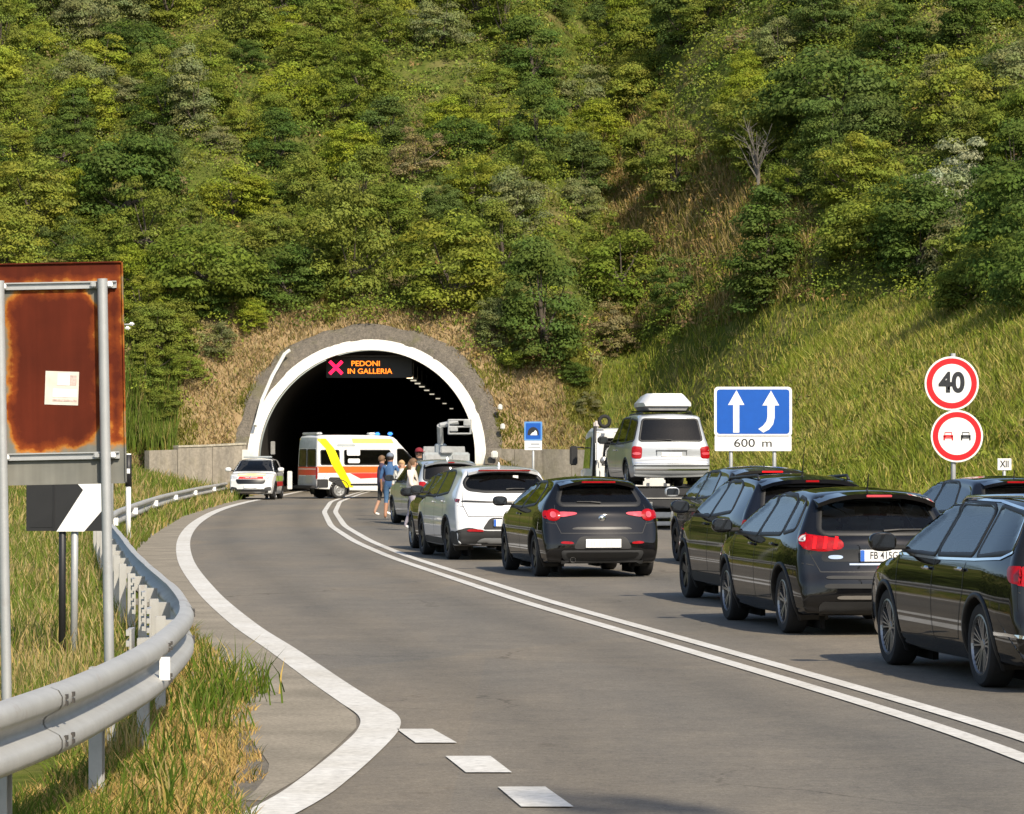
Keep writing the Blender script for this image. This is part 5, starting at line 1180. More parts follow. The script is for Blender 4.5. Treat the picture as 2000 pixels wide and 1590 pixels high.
for sg in (-1,1): MB().box((-.1,sg*.6,.4), (.08,.08,.5)).build('lift_arm', M['ramp_grey'], tk)
MB().box((3.0,0,.48), (3.2,1.9,.5), b=.03).build('tool_box', M['truck_steel'], tk)
wm = wheel_meshes(.40, .26, 'steel', .6)
for ax in (1.5, 6.6):
    for sg in (-1,1):
        w = link('wheel', wm[0], M['rubber'], tk, (ax, sg*.92, .40)); link('rim', wm[1], M['steel_rim'], w)
        if sg < 0: w.rotation_euler = (0,0,math.pi)
cab = loft([[(x,-w,z0),(x,w,z0),(x,w,1.35),(x,w*.93,z1-.08),(x,w*.86,z1),(x,-w*.86,z1),(x,-w*.93,z1-.08),(x,-w,1.35)] for x, w, z0, z1 in ((6.0,1.05,.55,2.42),(6.9,1.07,.50,2.46),(7.35,1.07,.5,2.36),(7.9,1.05,.5,1.5),(8.05,1.0,.5,1.3))], 'cab', M['truck_white'], tk)
for sg in (-1,1):
    MB().add([(6.3,sg*1.065,1.42),(7.3,sg*1.08,1.42),(7.2,sg*1.03,2.16),(6.35,sg*1.02,2.24)], [(0,1,2,3)]).build('door_window', M['glass_black'], tk)
    MB().box((7.3,sg*1.33,1.75), (.10,.20,.50), b=.03).build('wing_mirror', M['trim_black'], tk); MB().tube([(7.3,sg*1.05,1.95),(7.3,sg*1.35,1.98)], .02, 6).build('mirror_arm', M['trim_black'], tk)
    MB().tube([(6.0,sg*1.02,1.0),(5.75,sg*1.02,1.7),(5.7,sg*1.02,2.5)], .045, 8).build('rack_post', M['trim_black'], tk, smooth=True)
MB().add([(5.985,-.8,1.5),(5.985,.8,1.5),(5.985,.72,2.2),(5.985,-.72,2.2)], [(0,1,2,3)]).build('rear_cab_window', M['glass_black'], tk)
hb = MB(); hb.box((5.72,0,1.10), (.06,2.1,.10)); hb.box((5.72,0,2.35), (.05,2.0,.06))
for y in (-.95,-.5,0,.5,.95): hb.box((5.72,y,1.7), (.05,.07,1.3))
hb.build('headboard', M['truck_white'], tk)
MB().lathe([(.09,-.02),(.14,-.035),(.18,0),(.14,.035),(.09,.02)], (5.66,.78,2.62), 'X', 20, close=True).build('spare_wheel', M['rubber'], tk, smooth=True)
MB().box((6.2,.9,2.55), (.16,.16,.18), b=.04).build('beacon', M['tail_clear'], tk); MB().box((5.6,.98,1.85), (.12,.1,.5), b=.03).build('control_box', M['truck_white'], tk)
MB().lathe([(.0,-.09),(.09,-.06),(.11,0),(.09,.06),(.0,.09)], (5.6,.8,1.62), 'X', 14).build('winch_drum', M['alloy'], tk)

# ------------------------------------------------------------------ ambulance across the road
pbr('amb_yellow', (.85,.72,.0), .4, coat=.5, var=.03); pbr('amb_orange', (.80,.13,.015), .4, coat=.5, var=.04); pbr('amb_red', (.72,.035,.025), .4, coat=.5, var=.06); pbr('amb_pale', (.80,.60,.16), .45, coat=.4); pbr('amb_pink', (.80,.50,.42), .45, coat=.4)
pbr('amb_grey', (.36,.39,.40), .45, coat=.3); pbr('blue_beacon', (.03,.16,.75), .2, emit=(.08,.35,1), es=1.2); pbr('curtain_red', (.10,.012,.02), .7)
PAm = dict(L=5.45, W=1.02, H=2.56, paint='paint_white', wr=.345, axles=(1.0,4.45), rim='steel', rim_mat='steel_rim', zspine=1.2, b_rear=.03, rt=.03, b_front=.14, ft=.10, xf_taper=.9, step=.05, nside=26, gap=.05,
           sect=[(.2,.94),(.35,.985),(.6,1.0),(1.3,1.0),(1.7,.985),(2.3,.935),(2.7,.90)],
           sil=[(.25,.38),(.05,.42),(0,.55),(0,.8),(.01,1.3),(.03,2.0),(.06,2.40),(.14,2.52),(.35,2.56),(1.8,2.57),(3.2,2.54),(3.55,2.46),(3.75,2.30),(4.1,1.95),(4.5,1.52),(4.62,1.42),(5.0,1.30),(5.28,1.14),(5.40,.92),(5.45,.66),(5.42,.42),(5.3,.28),(5.0,.25),(2.7,.28)])
a = R(27); p = gp(661, 974); o_ = Matrix.Rotation(a, 3, 'Z') @ Vector((1.0, -.89, 0))
c = Car('ambulance', 'white ambulance with yellow diagonal and orange band standing across the road', 'ambulance', PAm, (p.x-o_.x, p.y-o_.y, 0), a)
for m in 'LR':
    c.patch([(.02,2.40),(.42,2.40),(.78,2.0),(1.08,1.35),(1.60,.45),(1.27,.45),(.66,1.35),(.40,2.0)], m, 'yellow_stripe', 'amb_yellow', off=.008, rnd=0, rings=1)
    c.patch([(.02,1.03),(.02,1.29),(3.9,1.29),(4.15,1.03)], m, 'orange_band', 'amb_orange', off=.005, rnd=0); c.patch([(1.9,.80),(1.45,1.02),(4.2,1.02),(4.4,.90)], m, 'red_flash', 'amb_red', off=.005, rnd=0)
    c.patch([(.20,1.36),(.20,1.93),(.98,1.93),(.98,1.36)], m, 'side_window', 'glass_black', hole=True, frame=.03); c.patch([(1.22,1.36),(1.22,1.93),(3.22,1.93),(3.22,1.36)], m, 'side_window', 'glass_black', hole=True, frame=.03)
    c.patch([(1.32,1.72),(1.32,1.98),(1.90,1.98),(1.90,1.72)], m, 'window_panel', 'paint_white', off=.012, rings=1); c.patch([(1.36,1.42),(1.36,1.60),(1.88,1.60),(1.88,1.42)], m, 'window_panel', 'paint_white', off=.012, rings=1)
    c.patch([(3.55,1.36),(3.55,1.98),(3.80,1.98),(4.35,1.52),(4.40,1.36)], m, 'door_window', 'glass_black', hole=True, frame=.03)
    c.patch([(1.6,2.22),(1.55,2.40),(3.3,2.40),(3.4,2.22)], m, 'pale_stripe', 'amb_pale', off=.006, rnd=0); c.patch([(.9,2.08),(.9,2.18),(1.7,2.18),(1.7,2.08)], m, 'lettering_panel', 'amb_grey', off=.006, rings=1)
    c.patch([(1.46,.52),(1.46,.60),(3.9,.60),(3.9,.52)], m, 'rub_strip', 'trim_black', off=.010, rings=1); c.patch([(.03,.44),(.03,.78),(.50,.78),(.50,.44)], m, 'corner_bumper', 'plastic_dark', off=.008); c.patch([(.50,.72),(.55,.86),(1.35,.84),(1.45,.72),(1.42,.40),(1.34,.40)], m, 'arch_cladding', 'plastic_dark', off=.006, rings=1)
    c.line([(3.45,2.2),(3.45,.4)], m, 'door_gap'); c.line([(1.15,2.1),(1.15,.5)], m, 'door_gap')
c.patch([(-.84,2.02),(-.80,2.44),(.80,2.44),(.84,2.02)], 'B', 'roof_panel', 'amb_grey', off=.006)
for g in (-1,1):
    c.patch([(g*.06,1.30),(g*.06,1.96),(g*.80,1.96),(g*.84,1.30)], 'B', 'rear_door_window', 'glass_black', hole=True, frame=.03)
    c.patch([(g*.86,.78),(g*.86,1.26),(g*.97,1.26),(g*.97,.78)], 'B', 'tail_lamp', 'tail_red', off=.010)
c.patch([(-.96,.94),(-.96,1.27),(.96,1.27),(.96,.94)], 'B', 'red_band', 'amb_red', off=.005, rnd=0); c.patch([(-.86,1.16),(-.86,1.21),(.86,1.21),(.86,1.16)], 'B', 'pale_band', 'amb_pink', off=.010, rnd=0)
c.patch([(-.93,.52),(-.93,.90),(.93,.90),(.93,.52)], 'B', 'lower_door', 'amb_grey', off=.005); c.patch([(-.55,.62),(-.55,.92),(.0,.92),(.0,.62)], 'B', 'plate_panel', 'paint_silver', off=.014)
c.line([(0,.5),(0,2.3)], 'B', 'door_gap', w=.02); MB().box((-.10,0,.46), (.22,1.9,.14), b=.04).build('rear_step', M['plastic_dark'], c.root)
c.patch([(-.86,1.50),(-.72,2.28),(.72,2.28),(.86,1.50)], 'F', 'windscreen', 'glass_dark', hole=True, frame=.03)
MB().box((.25,0,2.60), (.24,1.5,.10), b=.03).build('light_bar', M['head_glass'], c.root); MB().box((3.40,-.62,2.60), (.16,.22,.13), b=.04).build('blue_beacon', M['blue_beacon'], c.root); MB().box((3.40,.62,2.60), (.16,.22,.13), b=.04).build('blue_beacon', M['blue_beacon'], c.root); MB().box((2.7,-.3,2.60), (.3,.3,.1), b=.04).build('roof_vent', M['paint_white'], c.root)
MB().box((2.2,-.55,1.62), (1.9,.04,.6)).build('curtain', M['curtain_red'], c.root); c.mirror(4.3, 1.45, 1.5, 'trim_black'); c.finish()

# ------------------------------------------------------------------ white rescue car facing the camera
pbr('medic_green', (.45,.62,.10), .4, coat=.5); pbr('medic_yellow', (.80,.74,.30), .4, coat=.5)
PM = dict(L=4.40, W=.90, H=1.62, paint='paint_white', wr=.335, axles=(.85,3.50), rim='five', rim_mat='alloy', sect=SECT(1.62,1.07,.72), zspine=.64, b_front=.20, step=.045, nside=20,
          sil=sil(4.40,1.62,1.08,3.34,2.52,.40,.13,1.10, zb=.22, nose=-.06))
a = R(-92.2); p = gp(489, 976.5); fw_ = Vector((math.cos(a), math.sin(a), 0))
c = Car('rescue_car', 'white rescue car with red bonnet lettering panel facing the camera by the guardrail', 'car', PM, p-fw_*4.40, a)
side_glass(c, 1.08, 3.16, 2.50, 2.0, 1.0, 1.52, ('glass_dark','glass_black'), None, .04, 1.15)
c.patch([(-.72,1.13),(-.58,1.51),(.58,1.51),(.72,1.13)], 'F', 'windscreen', 'glass_black', hole=True, frame=.03); c.patch([(-.6,1.15),(-.5,1.48),(.5,1.48),(.6,1.15)], 'B', 'rear_window', 'glass_black', hole=True, frame=.03)
c.patch([(-.52,.62),(-.60,.80),(.60,.80),(.52,.62)], 'F', 'grille', 'grille_black', off=.008); c.patch([(-.50,.815),(-.46,.90),(.46,.90),(.50,.815)], 'F', 'red_panel', 'amb_red', off=.006, rnd=0); c.patch([(-.56,.92),(-.52,1.02),(.52,1.02),(.56,.92)], 'F', 'pale_panel', 'medic_yellow', off=.005, rnd=0)
for g, m in ((1,'L'),(-1,'R')):
    c.patch([(g*.50,.80),(g*.56,.90),(g*.80,.94),(g*.82,.82)], 'F', 'headlamp', 'head_glass', off=.010); c.patch([(g*.50,.36),(g*.54,.48),(g*.78,.52),(g*.80,.36)], 'F', 'bumper_vent', 'plastic_dark', off=.008)
    c.patch([(1.0,.72),(1.0,.92),(3.3,.92),(3.4,.72)], m, 'green_band', 'medic_green', off=.005, rnd=0); c.patch([(1.0,.52),(1.0,.70),(3.1,.70),(3.1,.52)], m, 'red_band', 'amb_red', off=.005, rnd=0)
c.plate(.52, None, .5, .11, mode='F', bands=False); c.patch([(-.66,.24),(-.70,.42),(.70,.42),(.66,.24)], 'F', 'lower_bumper', 'plastic_dark', off=.006); c.patch([(-.55,.28),(-.58,.33),(.58,.33),(.55,.28)], 'F', 'skid_plate', 'alloy', off=.014)
h, nn = c.cast('F', 0, .86); MB().lathe([(.001,.02),(.045,.012),(.055,0)], h, 'X', 16).build('bonnet_emblem', M['chrome'], c.root)
c.mirror(2.98, 1.1, 1.1); MB().box((1.9,0,1.665), (.22,1.15,.07), b=.025).build('roof_light_bar', M['amb_grey'], c.root); c.interior(2.2, 1.3, 1.06); c.finish()

# ------------------------------------------------------------------ small lift truck entering the tunnel
pbr('lift_shaded_white', (.34,.35,.35), .5, var=.15)  # white truck body greyed in its colour to look shaded
LD = 134.0; lp = Vector(((872-1000)*LD/FPX, LD, 0)); lt = empty('lift_truck', lp, R(93), 'pale lift truck with a folded boom and basket at the tunnel mouth', 'truck')
MB().box((2.2,0,.75), (4.6,1.9,.20), b=.03).build('chassis', M['truck_steel'], lt); MB().box((1.3,0,1.35), (2.6,1.9,1.0), b=.05).build('tool_body', M['amb_grey'], lt)
loft([[(x,-.95,.6),(x,.95,.6),(x,.95,1.3),(x,.85,z1),(x,-.85,z1),(x,-.95,1.3)] for x, z1 in ((2.9,2.1),(3.9,2.1),(4.6,1.35),(4.9,1.2))], 'cab', M['lift_shaded_white'], lt)
for y in (-.55,.55): MB().box((-.03,y,1.5), (.05,.62,.5), b=.02).build('locker_door', M['lift_shaded_white'], lt)
MB().box((-.02,.0,1.95), (.3,.5,.3), b=.04).build('control_box', M['lift_shaded_white'], lt)
MB().lathe([(.26,0),(.26,.3),(.2,.36),(.0,.36)], (1.2,.2,1.85), 'Z', 14).build('turret', M['amb_grey'], lt)
MB().tube([(1.2,.2,2.1),(.5,.25,2.95)], .13, 8).build('lower_boom', M['lift_shaded_white'], lt); MB().tube([(.5,.25,2.95),(.45,-.5,3.1)], .11, 8).build('upper_boom', M['lift_shaded_white'], lt)
bk = MB()
for z in (2.62,2.9,3.18):
    bk.tube([(.15,-1.0,z),(.75,-1.0,z),(.75,-.1,z),(.15,-.1,z),(.15,-1.0,z)], .035, 6)
for x, y in ((.15,-1.0),(.75,-1.0),(.75,-.1),(.15,-.1)): bk.tube([(x,y,2.6),(x,y,3.2)], .035, 6)
bk.box((.45,-.55,2.6), (.6,.9,.05)); bk.build('basket', M['lift_shaded_white'], lt)
MB().box((.12,-.85,3.05), (.08,.3,.26), b=.03).build('work_lamp', M['lift_shaded_white'], lt); MB().box((.12,-.3,2.8), (.08,.34,.2), b=.03).build('work_lamp', M['lift_shaded_white'], lt)
wm = wheel_meshes(.36, .22, 'steel', .6)
for ax in (.9, 3.9):
    for sg in (-1,1):
        w = link('wheel', wm[0], M['rubber'], lt, (ax, sg*.86, .36)); link('rim', wm[1], M['steel_rim'], w)
        if sg < 0: w.rotation_euler = (0,0,math.pi)

# ------------------------------------------------------------------ people
pbr('skin', (.46,.26,.17), .6, var=.08); pbr('skin_tan', (.38,.19,.11), .6, var=.08); pbr('cloth_blue', (.045,.11,.24), .85, var=.15, bmp=.2); pbr('cloth_denim', (.07,.15,.27), .9, var=.2); pbr('cloth_purple', (.07,.05,.09), .9, var=.2); pbr('cloth_dark', (.03,.03,.03), .9)
pbr('cloth_cream', (.66,.58,.50), .85, var=.06); pbr('cloth_lavender', (.34,.31,.36), .9, var=.12); pbr('cloth_pale', (.60,.60,.56), .9, var=.08); pbr('hair_brown', (.16,.09,.045), .7, var=.3); pbr('hair_blond', (.42,.27,.13), .7, var=.3); pbr('hair_dark', (.03,.02,.015), .7); pbr('cap_grey', (.16,.19,.24), .85); pbr('cap_red', (.20,.012,.02), .8); pbr('shoe_white', (.72,.70,.66), .7)
def human(label, loc, rz, h, pose, mats, hair='hair_dark', cap=None, long_hair=False, skin='skin', skirt=None, bulk=1.0):
    """one continuous skinned body; mats: torso, legs, feet, arms (upper), lower legs"""
    k = h/1.75
    J = dict(pelvis=(0,0,.96), belly=(0,0,1.10), chest=(0,0,1.30), neck=(0,0,1.47), head0=(.012,0,1.56), head1=(.022,0,1.63), head2=(.012,0,1.70),
             shL=(0,.18,1.41), elL=(-.02,.25,1.13), wrL=(.05,.25,.89), shR=(0,-.18,1.41), elR=(-.02,-.25,1.13), wrR=(.05,-.25,.89),
             hipL=(0,.095,.90), knL=(.02,.11,.50), anL=(-.02,.11,.09), toL=(.15,.13,.035), hipR=(0,-.095,.90), knR=(.02,-.11,.50), anR=(-.02,-.11,.09), toR=(.15,-.13,.035))
    J.update(pose)
    rad = dict(pelvis=(.155,.115), belly=(.145,.105), chest=(.155,.115), neck=(.056,.058), head0=(.075,.082), head1=(.082,.098), head2=(.066,.078), shL=(.066,.066), elL=(.043,.043), wrL=(.027,.024), hipL=(.09,.09), knL=(.058,.058), anL=(.040,.042), toL=(.038,.026))
    E = [('pelvis','belly','torso'),('belly','chest','torso'),('chest','neck','torso'),('neck','head0','head'),('head0','head1','head'),('head1','head2','head')]
    for s_ in 'LR': E += [('chest','sh'+s_,'torso'),('sh'+s_,'el'+s_,'sleeve'),('el'+s_,'wr'+s_,'arm'),('pelvis','hip'+s_,'legs'),('hip'+s_,'kn'+s_,'legs'),('kn'+s_,'an'+s_,'shin'),('an'+s_,'to'+s_,'foot')]
    V_ = {n_: Vector(J[n_]) for n_ in J}; R_ = {}
    for n_ in J:
        q = rad.get(n_) or rad.get(n_[:-1]+'L'); R_[n_] = q
    for s_ in 'LR':         # palm, four fingers and a thumb
        w = V_['wr'+s_]; d = (w-V_['el'+s_]).normalized(); side = d.cross(Vector((1,0,0)))
        if side.length < .1: side = Vector((0,1,0))
        side.normalize(); fwd = side.cross(d)
        V_['pa'+s_] = w+d*.075; R_['pa'+s_] = (.036,.018); E.append(('wr'+s_,'pa'+s_,'hand'))
        for i, (o_, ln) in enumerate(((-.028,.06),(-.009,.07),(.010,.065),(.028,.05))):
            a_ = V_['pa'+s_]+fwd*o_+d*.01; V_[f'f{i}a'+s_] = a_+d*ln*.55; V_[f'f{i}b'+s_] = a_+d*ln+side*.018; R_[f'f{i}a'+s_] = (.0095,.0095); R_[f'f{i}b'+s_] = (.008,.008)
            E += [('pa'+s_,f'f{i}a'+s_,'hand'),(f'f{i}a'+s_,f'f{i}b'+s_,'hand')]
        V_['tha'+s_] = w+d*.045+fwd*.045; V_['thb'+s_] = w+d*.085+fwd*.060; R_['tha'+s_] = (.011,.011); R_['thb'+s_] = (.009,.009); E += [('wr'+s_,'tha'+s_,'hand'),('tha'+s_,'thb'+s_,'hand')]
    for n_ in ('pelvis','belly','chest','shL','shR','elL','elR','hipL','hipR','knL','knR'): R_[n_] = (R_[n_][0]*bulk, R_[n_][1]*bulk)
    names = list(V_); ix = {n_: i for i, n_ in enumerate(names)}
    me = bpy.data.meshes.new('figure'); me.from_pydata([V_[n_]*k for n_ in names], [(ix[a_], ix[b_]) for a_, b_, _ in E], [])
    ob = bpy.data.objects.new('figure', me); COL.objects.link(ob); sk = ob.modifiers.new('skin', 'SKIN'); sk.use_smooth_shade = True
    for i, n_ in enumerate(names): sv_ = me.skin_vertices[0].data[i]; sv_.radius = (R_[n_][0]*k, R_[n_][1]*k); sv_.use_root = n_ == 'pelvis'
    su = ob.modifiers.new('sub', 'SUBSURF'); su.levels = 2; su.render_levels = 2
    dg = bpy.context.evaluated_depsgraph_get(); dg.update(); bm_ = bpy.data.meshes.new_from_object(ob.evaluated_get(dg)); bpy.data.objects.remove(ob)
    bm_.materials.clear(); slots = ['torso','legs','shin','foot','sleeve','arm','hand','head']
    for s_ in slots: bm_.materials.append(M[mats.get(s_, skin)])
    segs = [(V_[a_]*k, V_[b_]*k, slots.index(t_), (R_[a_][0]+R_[b_][0])*.5*k) for a_, b_, t_ in E]
    for p_ in bm_.polygons:
        c_ = p_.center; best = min(segs, key=lambda s_: (c_-(s_[0]+(s_[1]-s_[0])*max(0, min(1, (c_-s_[0]).dot(s_[1]-s_[0])/max((s_[1]-s_[0]).length_squared, 1e-9)))) ).length/max(s_[3], .02))
        p_.material_index = best[2]; p_.use_smooth = True
    t = empty('person', loc, rz, label, 'person'); link('body', bm_, None, t)
    hd_ = V_['head1']*k; q = lambda x, y, z: hd_+Vector((x,y,z))*k
    MB().add([q(.085,0,.03), q(.112,0,-.018), q(.085,.018,-.022), q(.085,-.018,-.022)], [(0,1,2),(0,3,1),(1,3,2)]).build('nose', M[skin], t)
    for s_ in (-1,1):
        MB().lathe([(.001,.006),(.009,.003),(.01,0)], q(.080, s_*.034, .02), 'X', 8).build('eye', M['sign_ink'], t); MB().box(q(.0, s_*.083, .0), (.03*k,.014*k,.05*k), b=.006).build('ear', M[skin], t)
    MB().box(q(.078,0,-.045), (.012*k,.045*k,.010*k), b=.004).build('mouth', M['skin_tan'] if skin == 'skin' else M['skin'], t)
    def shell(name, mat, sc, off, zmin, zmax=9, xmax=9):
        b = bmesh.new(); bmesh.ops.create_icosphere(b, subdivisions=3, radius=1)
        for v_ in b.verts:
            u_ = v_.co.copy(); n3 = mnoise.noise(u_*4)*.05; v_.co = Vector((u_.x*sc[0], u_.y*sc[1], u_.z*sc[2]))*(1+n3)*k+hd_+Vector(off)*k
            if v_.co.z < hd_.z+zmin*k: v_.co.z = hd_.z+zmin*k
            if v_.co.x > hd_.x+xmax*k and v_.co.z < hd_.z+.045*k: v_.co.x = hd_.x+xmax*k
        m_ = bpy.data.meshes.new(name); b.to_mesh(m_); b.free(); link(name, m_, M[mat], t, smooth=True)
    shell('hair', hair, (.108,.096,.115), (-.012,0,.025), -.16 if long_hair else -.045, xmax=.045)
    if long_hair: MB().tube([q(-.05,0,.02), q(-.09,0,-.08), q(-.095,0,-.2)], [.085*k,.08*k,.03*k], 8).build('hair', M[hair], t, smooth=True)
    if cap:
        shell('cap', cap, (.116,.103,.10), (-.004,0,.055), .035); MB().box(q(.13,0,.052), (.11*k,.15*k,.012*k), b=.005).build('cap_peak', M[cap], t)
    if skirt:
        rows = []
        for z, r_ in ((1.02,.16),(.90,.185),(.6,.215),(.25,.27)):
            rows.append([Vector((r_*1.0*math.cos(2*math.pi*i/28)*(1+.06*math.sin(i*2.2)*(1.02-z)), r_*1.05*math.sin(2*math.pi*i/28)*(1+.06*math.sin(i*2.2)*(1.02-z)), z))*k for i in range(28)])
        sweep(rows, 'skirt', M[skirt], t)
    return t
def gpz(px, py): p_ = gp(px, py); return Vector((p_.x, p_.y, 0))
human('man in blue T-shirt, denim shorts and grey cap seen from behind', gpz(762, 1016), R(78), 1.80, dict(elR=(-.06,-.26,1.14), wrR=(.02,-.29,.92), knL=(.06,.12,.5), anL=(-.05,.12,.10), toL=(.12,.13,.04)),
      dict(torso='cloth_blue', legs='cloth_denim', sleeve='cloth_blue', foot='shoe_white'), cap='cap_grey', skin='skin_tan')
human('person in dark purple T-shirt and white shoes left of the man in blue', gpz(745, 1008), R(20), 1.74, dict(elR=(.12,-.30,1.20), wrR=(.30,-.34,1.16), knR=(.16,-.11,.52), anR=(.10,-.11,.12), toR=(.26,-.12,.05), knL=(-.02,.11,.5), anL=(-.18,.11,.10), toL=(-.02,.12,.04)),
      dict(torso='cloth_purple', legs='cloth_dark', sleeve='cloth_purple', foot='shoe_white'), hair='hair_brown')
human('woman in cream blouse and wide lavender trousers beside the dark hatchback', gpz(806, 1036), R(-12), 1.68, dict(knL=(-.06,.10,.50), anL=(-.22,.11,.12), toL=(-.07,.12,.04), knR=(.10,-.10,.51), anR=(.06,-.10,.09), toR=(.2,-.1,.035), elR=(.02,-.25,1.12), wrR=(.20,-.24,1.0)),
      dict(torso='cloth_cream', legs='cloth_lavender', shin='cloth_lavender', sleeve='cloth_cream', foot='shoe_white', arm='cloth_cream'), hair='hair_brown', long_hair=True, bulk=1.3)
human('tall man in a dark red cap beyond the silver people carrier', Vector((-2.52, 88.6, 0)), R(-60), 1.93, {}, dict(torso='cloth_dark', legs='cloth_denim', shin='cloth_denim', sleeve='cloth_dark', foot='cloth_dark'), cap='cap_red')
human('fair-haired woman in a long pale dress right of the man in blue', Vector((-2.88, 85.5, 0)), R(-100), 1.62, {}, dict(torso='cloth_pale', legs='cloth_pale', shin='skin', sleeve='cloth_pale', foot='cloth_dark'), hair='hair_blond', long_hair=True, skirt='cloth_pale')
# ------------------------------------------------------------------ vegetation
def m_leaf(name, cols, trans=.42):
    m, t, n, out = nodes(name); oi = n.new('ShaderNodeObjectInfo'); at = n.new('ShaderNodeAttribute'); at.attribute_name = 'col'
    r = ramp(n, [(i/(len(cols)-1), c) for i, c in enumerate(cols)]); t.links.new(oi.outputs['Random'], r.inputs[0])
    x = mix(t, n, r.outputs[0], at.outputs['Color'], 1, 'MULTIPLY')
    d = n.new('ShaderNodeBsdfDiffuse'); tr = n.new('ShaderNodeBsdfTranslucent'); mx = n.new('ShaderNodeMixShader'); mx.inputs[0].default_value = trans
    t.links.new(x, d.inputs[0]); t.links.new(x, tr.inputs[0]); t.links.new(d.outputs[0], mx.inputs[1]); t.links.new(tr.outputs[0], mx.inputs[2]); t.links.new(mx.outputs[0], out.inputs[0]); M[name] = m
m_leaf('leaf_mid', [(0.154,0.202,0.034),(0.206,0.250,0.041),(0.186,0.222,0.046),(0.246,0.278,0.043)])
m_leaf('leaf_dark', [(0.091,0.144,0.032),(0.113,0.166,0.037),(0.126,0.170,0.048)])
m_leaf('leaf_yellow', [(0.228,0.282,0.034),(0.270,0.314,0.038),(0.252,0.282,0.050)])
m_leaf('leaf_olive', [(0.180,0.214,0.079),(0.222,0.246,0.102),(0.204,0.206,0.090)])
m_leaf('leaf_silver', [(0.336,0.372,0.216),(0.372,0.402,0.240)])
m_leaf('leaf_dry', [(0.312,0.258,0.120),(0.258,0.222,0.102),(0.372,0.312,0.150)])
m_leaf('grass_blade', [(1,1,1),(1,1,1)], .3)
pbr('bark', (.085,.068,.052), .9, var=.35, scale=9, bmp=.4); pbr('bark_grey', (.15,.135,.115), .9, var=.3, scale=9)
def unit(n):
    v = rng.normal(size=(n, 3)); return v/np.linalg.norm(v, axis=1)[:,None]
def leaf_quads(P, N, size, asp=.6):
    """rhombic leaves at P facing N"""
    n = len(P); N = N/np.linalg.norm(N, axis=1)[:,None]; a = np.cross(N, unit(n)); a /= np.linalg.norm(a, axis=1)[:,None]+1e-9; b = np.cross(N, a)
    s = size[:,None]; V = np.stack([P-a*s, P-b*s*asp, P+a*s, P+b*s*asp], 1).reshape(-1, 3); return V, np.arange(4*n).reshape(-1, 4)
def crown_mesh(kind, nclump=62, per=72, seed=0):
    """leafy crown of radius about 1, standing on z=0: leaf clumps through the volume, heavier towards the outside"""
    global rng; rng = np.random.default_rng(seed+100)
    C = []; lim = {'round':(1,1,1.15), 'broad':(1.1,1.1,.85), 'cone':(.75,.75,1.75), 'tall':(.85,.85,1.5), 'ragged':(1,1,1.1)}[kind]
    lob = unit(7); lr_ = rng.uniform(.15, .45, 7)
    while len(C) < nclump:
        d = unit(1)[0]; r = rng.uniform(.45, 1.0)**.6
        if d[2] < -.8: continue
        bulge = 1+sum(max(0, d@l-.55)*q for l, q in zip(lob, lr_))*.9-.16
        p = d*r*.80*bulge*np.array(lim)
        if kind == 'cone': p[:2] *= np.clip(1.15-.72*(p[2]/lim[2]*.5+.5), .15, 1)
        if kind == 'ragged' and rng.random() < .25: p *= 1.25
        p[2] += lim[2]*.50; C.append(p)
    C = np.array(C); rc = rng.uniform(.15, .29, nclump)*(1 if kind != 'ragged' else .85)
    P = []; N = []; S = []; K = []
    for c, r in zip(C, rc):
        d = unit(per); d[:,2] = np.abs(d[:,2])*.9+d[:,2]*.1; d /= np.linalg.norm(d, axis=1)[:,None]
        q = c+d*r*rng.uniform(.55, 1.12, per)[:,None]*np.array([1.15,1.15,.8]); P.append(q); N.append(d+rng.normal(size=(per,3))*.27+np.array([0,-.12,.22])); S.append(rng.uniform(.020,.039,per))
        tone = rng.uniform(.80, 1.22)*np.array([rng.uniform(.9,1.12), 1, rng.uniform(.85,1.15)]); K.append(tone*rng.uniform(.82,1.18,per)[:,None])
    V_, F_ = leaf_quads(np.concatenate(P), np.concatenate(N), np.concatenate(S)); V_[:,2] = np.maximum(V_[:,2], -.1)
    return np_mesh(V_, F_, 'crown', np.repeat(np.concatenate(K), 4, 0)), C
def trunk_mesh(C, seed=0, h=.5, r=.055):
    g = np.random.default_rng(seed+5); mb = MB(); mb.tube([(0,0,-.25),(g.normal()*.03,g.normal()*.03,h*.5),(g.normal()*.05,g.normal()*.05,h)], [r,r*.8,r*.6], 7)
    for c in C[g.choice(len(C), min(9, len(C)), replace=False)]:
        a = Vector((0,0,h*g.uniform(.45,1))); b = Vector(c); mb.tube([a, a.lerp(b, .5)+Vector((0,0,-.06)), b], [r*.5, r*.3, r*.12], 5)
    return mb.me('trunk', True)
PROTO = {}
for nm, kind, nc_, per, sd_ in (('r1','round',64,70,1),('r2','round',58,74,2),('r3','round',70,64,3),('b1','broad',62,70,4),('b2','broad',66,66,5),('t1','tall',66,66,6),('t2','tall',60,70,7),('c1','cone',64,62,8),('g1','ragged',50,64,9),('g2','ragged',46,66,10)):
    me_, C_ = crown_mesh(kind, int(nc_*1.25), int(per*2.2), sd_); PROTO[nm] = (me_, trunk_mesh(C_, sd_))
_MEM = {}
def crown_of(nm, mat):
    me_ = PROTO[nm][0]
    if not me_.materials: me_.materials.append(M['leaf_mid'])
    return me_
PROTO['r1'][1].materials.append(M['bark'])
for nm in PROTO:
    if not PROTO[nm][1].materials: PROTO[nm][1].materials.append(M['bark'])
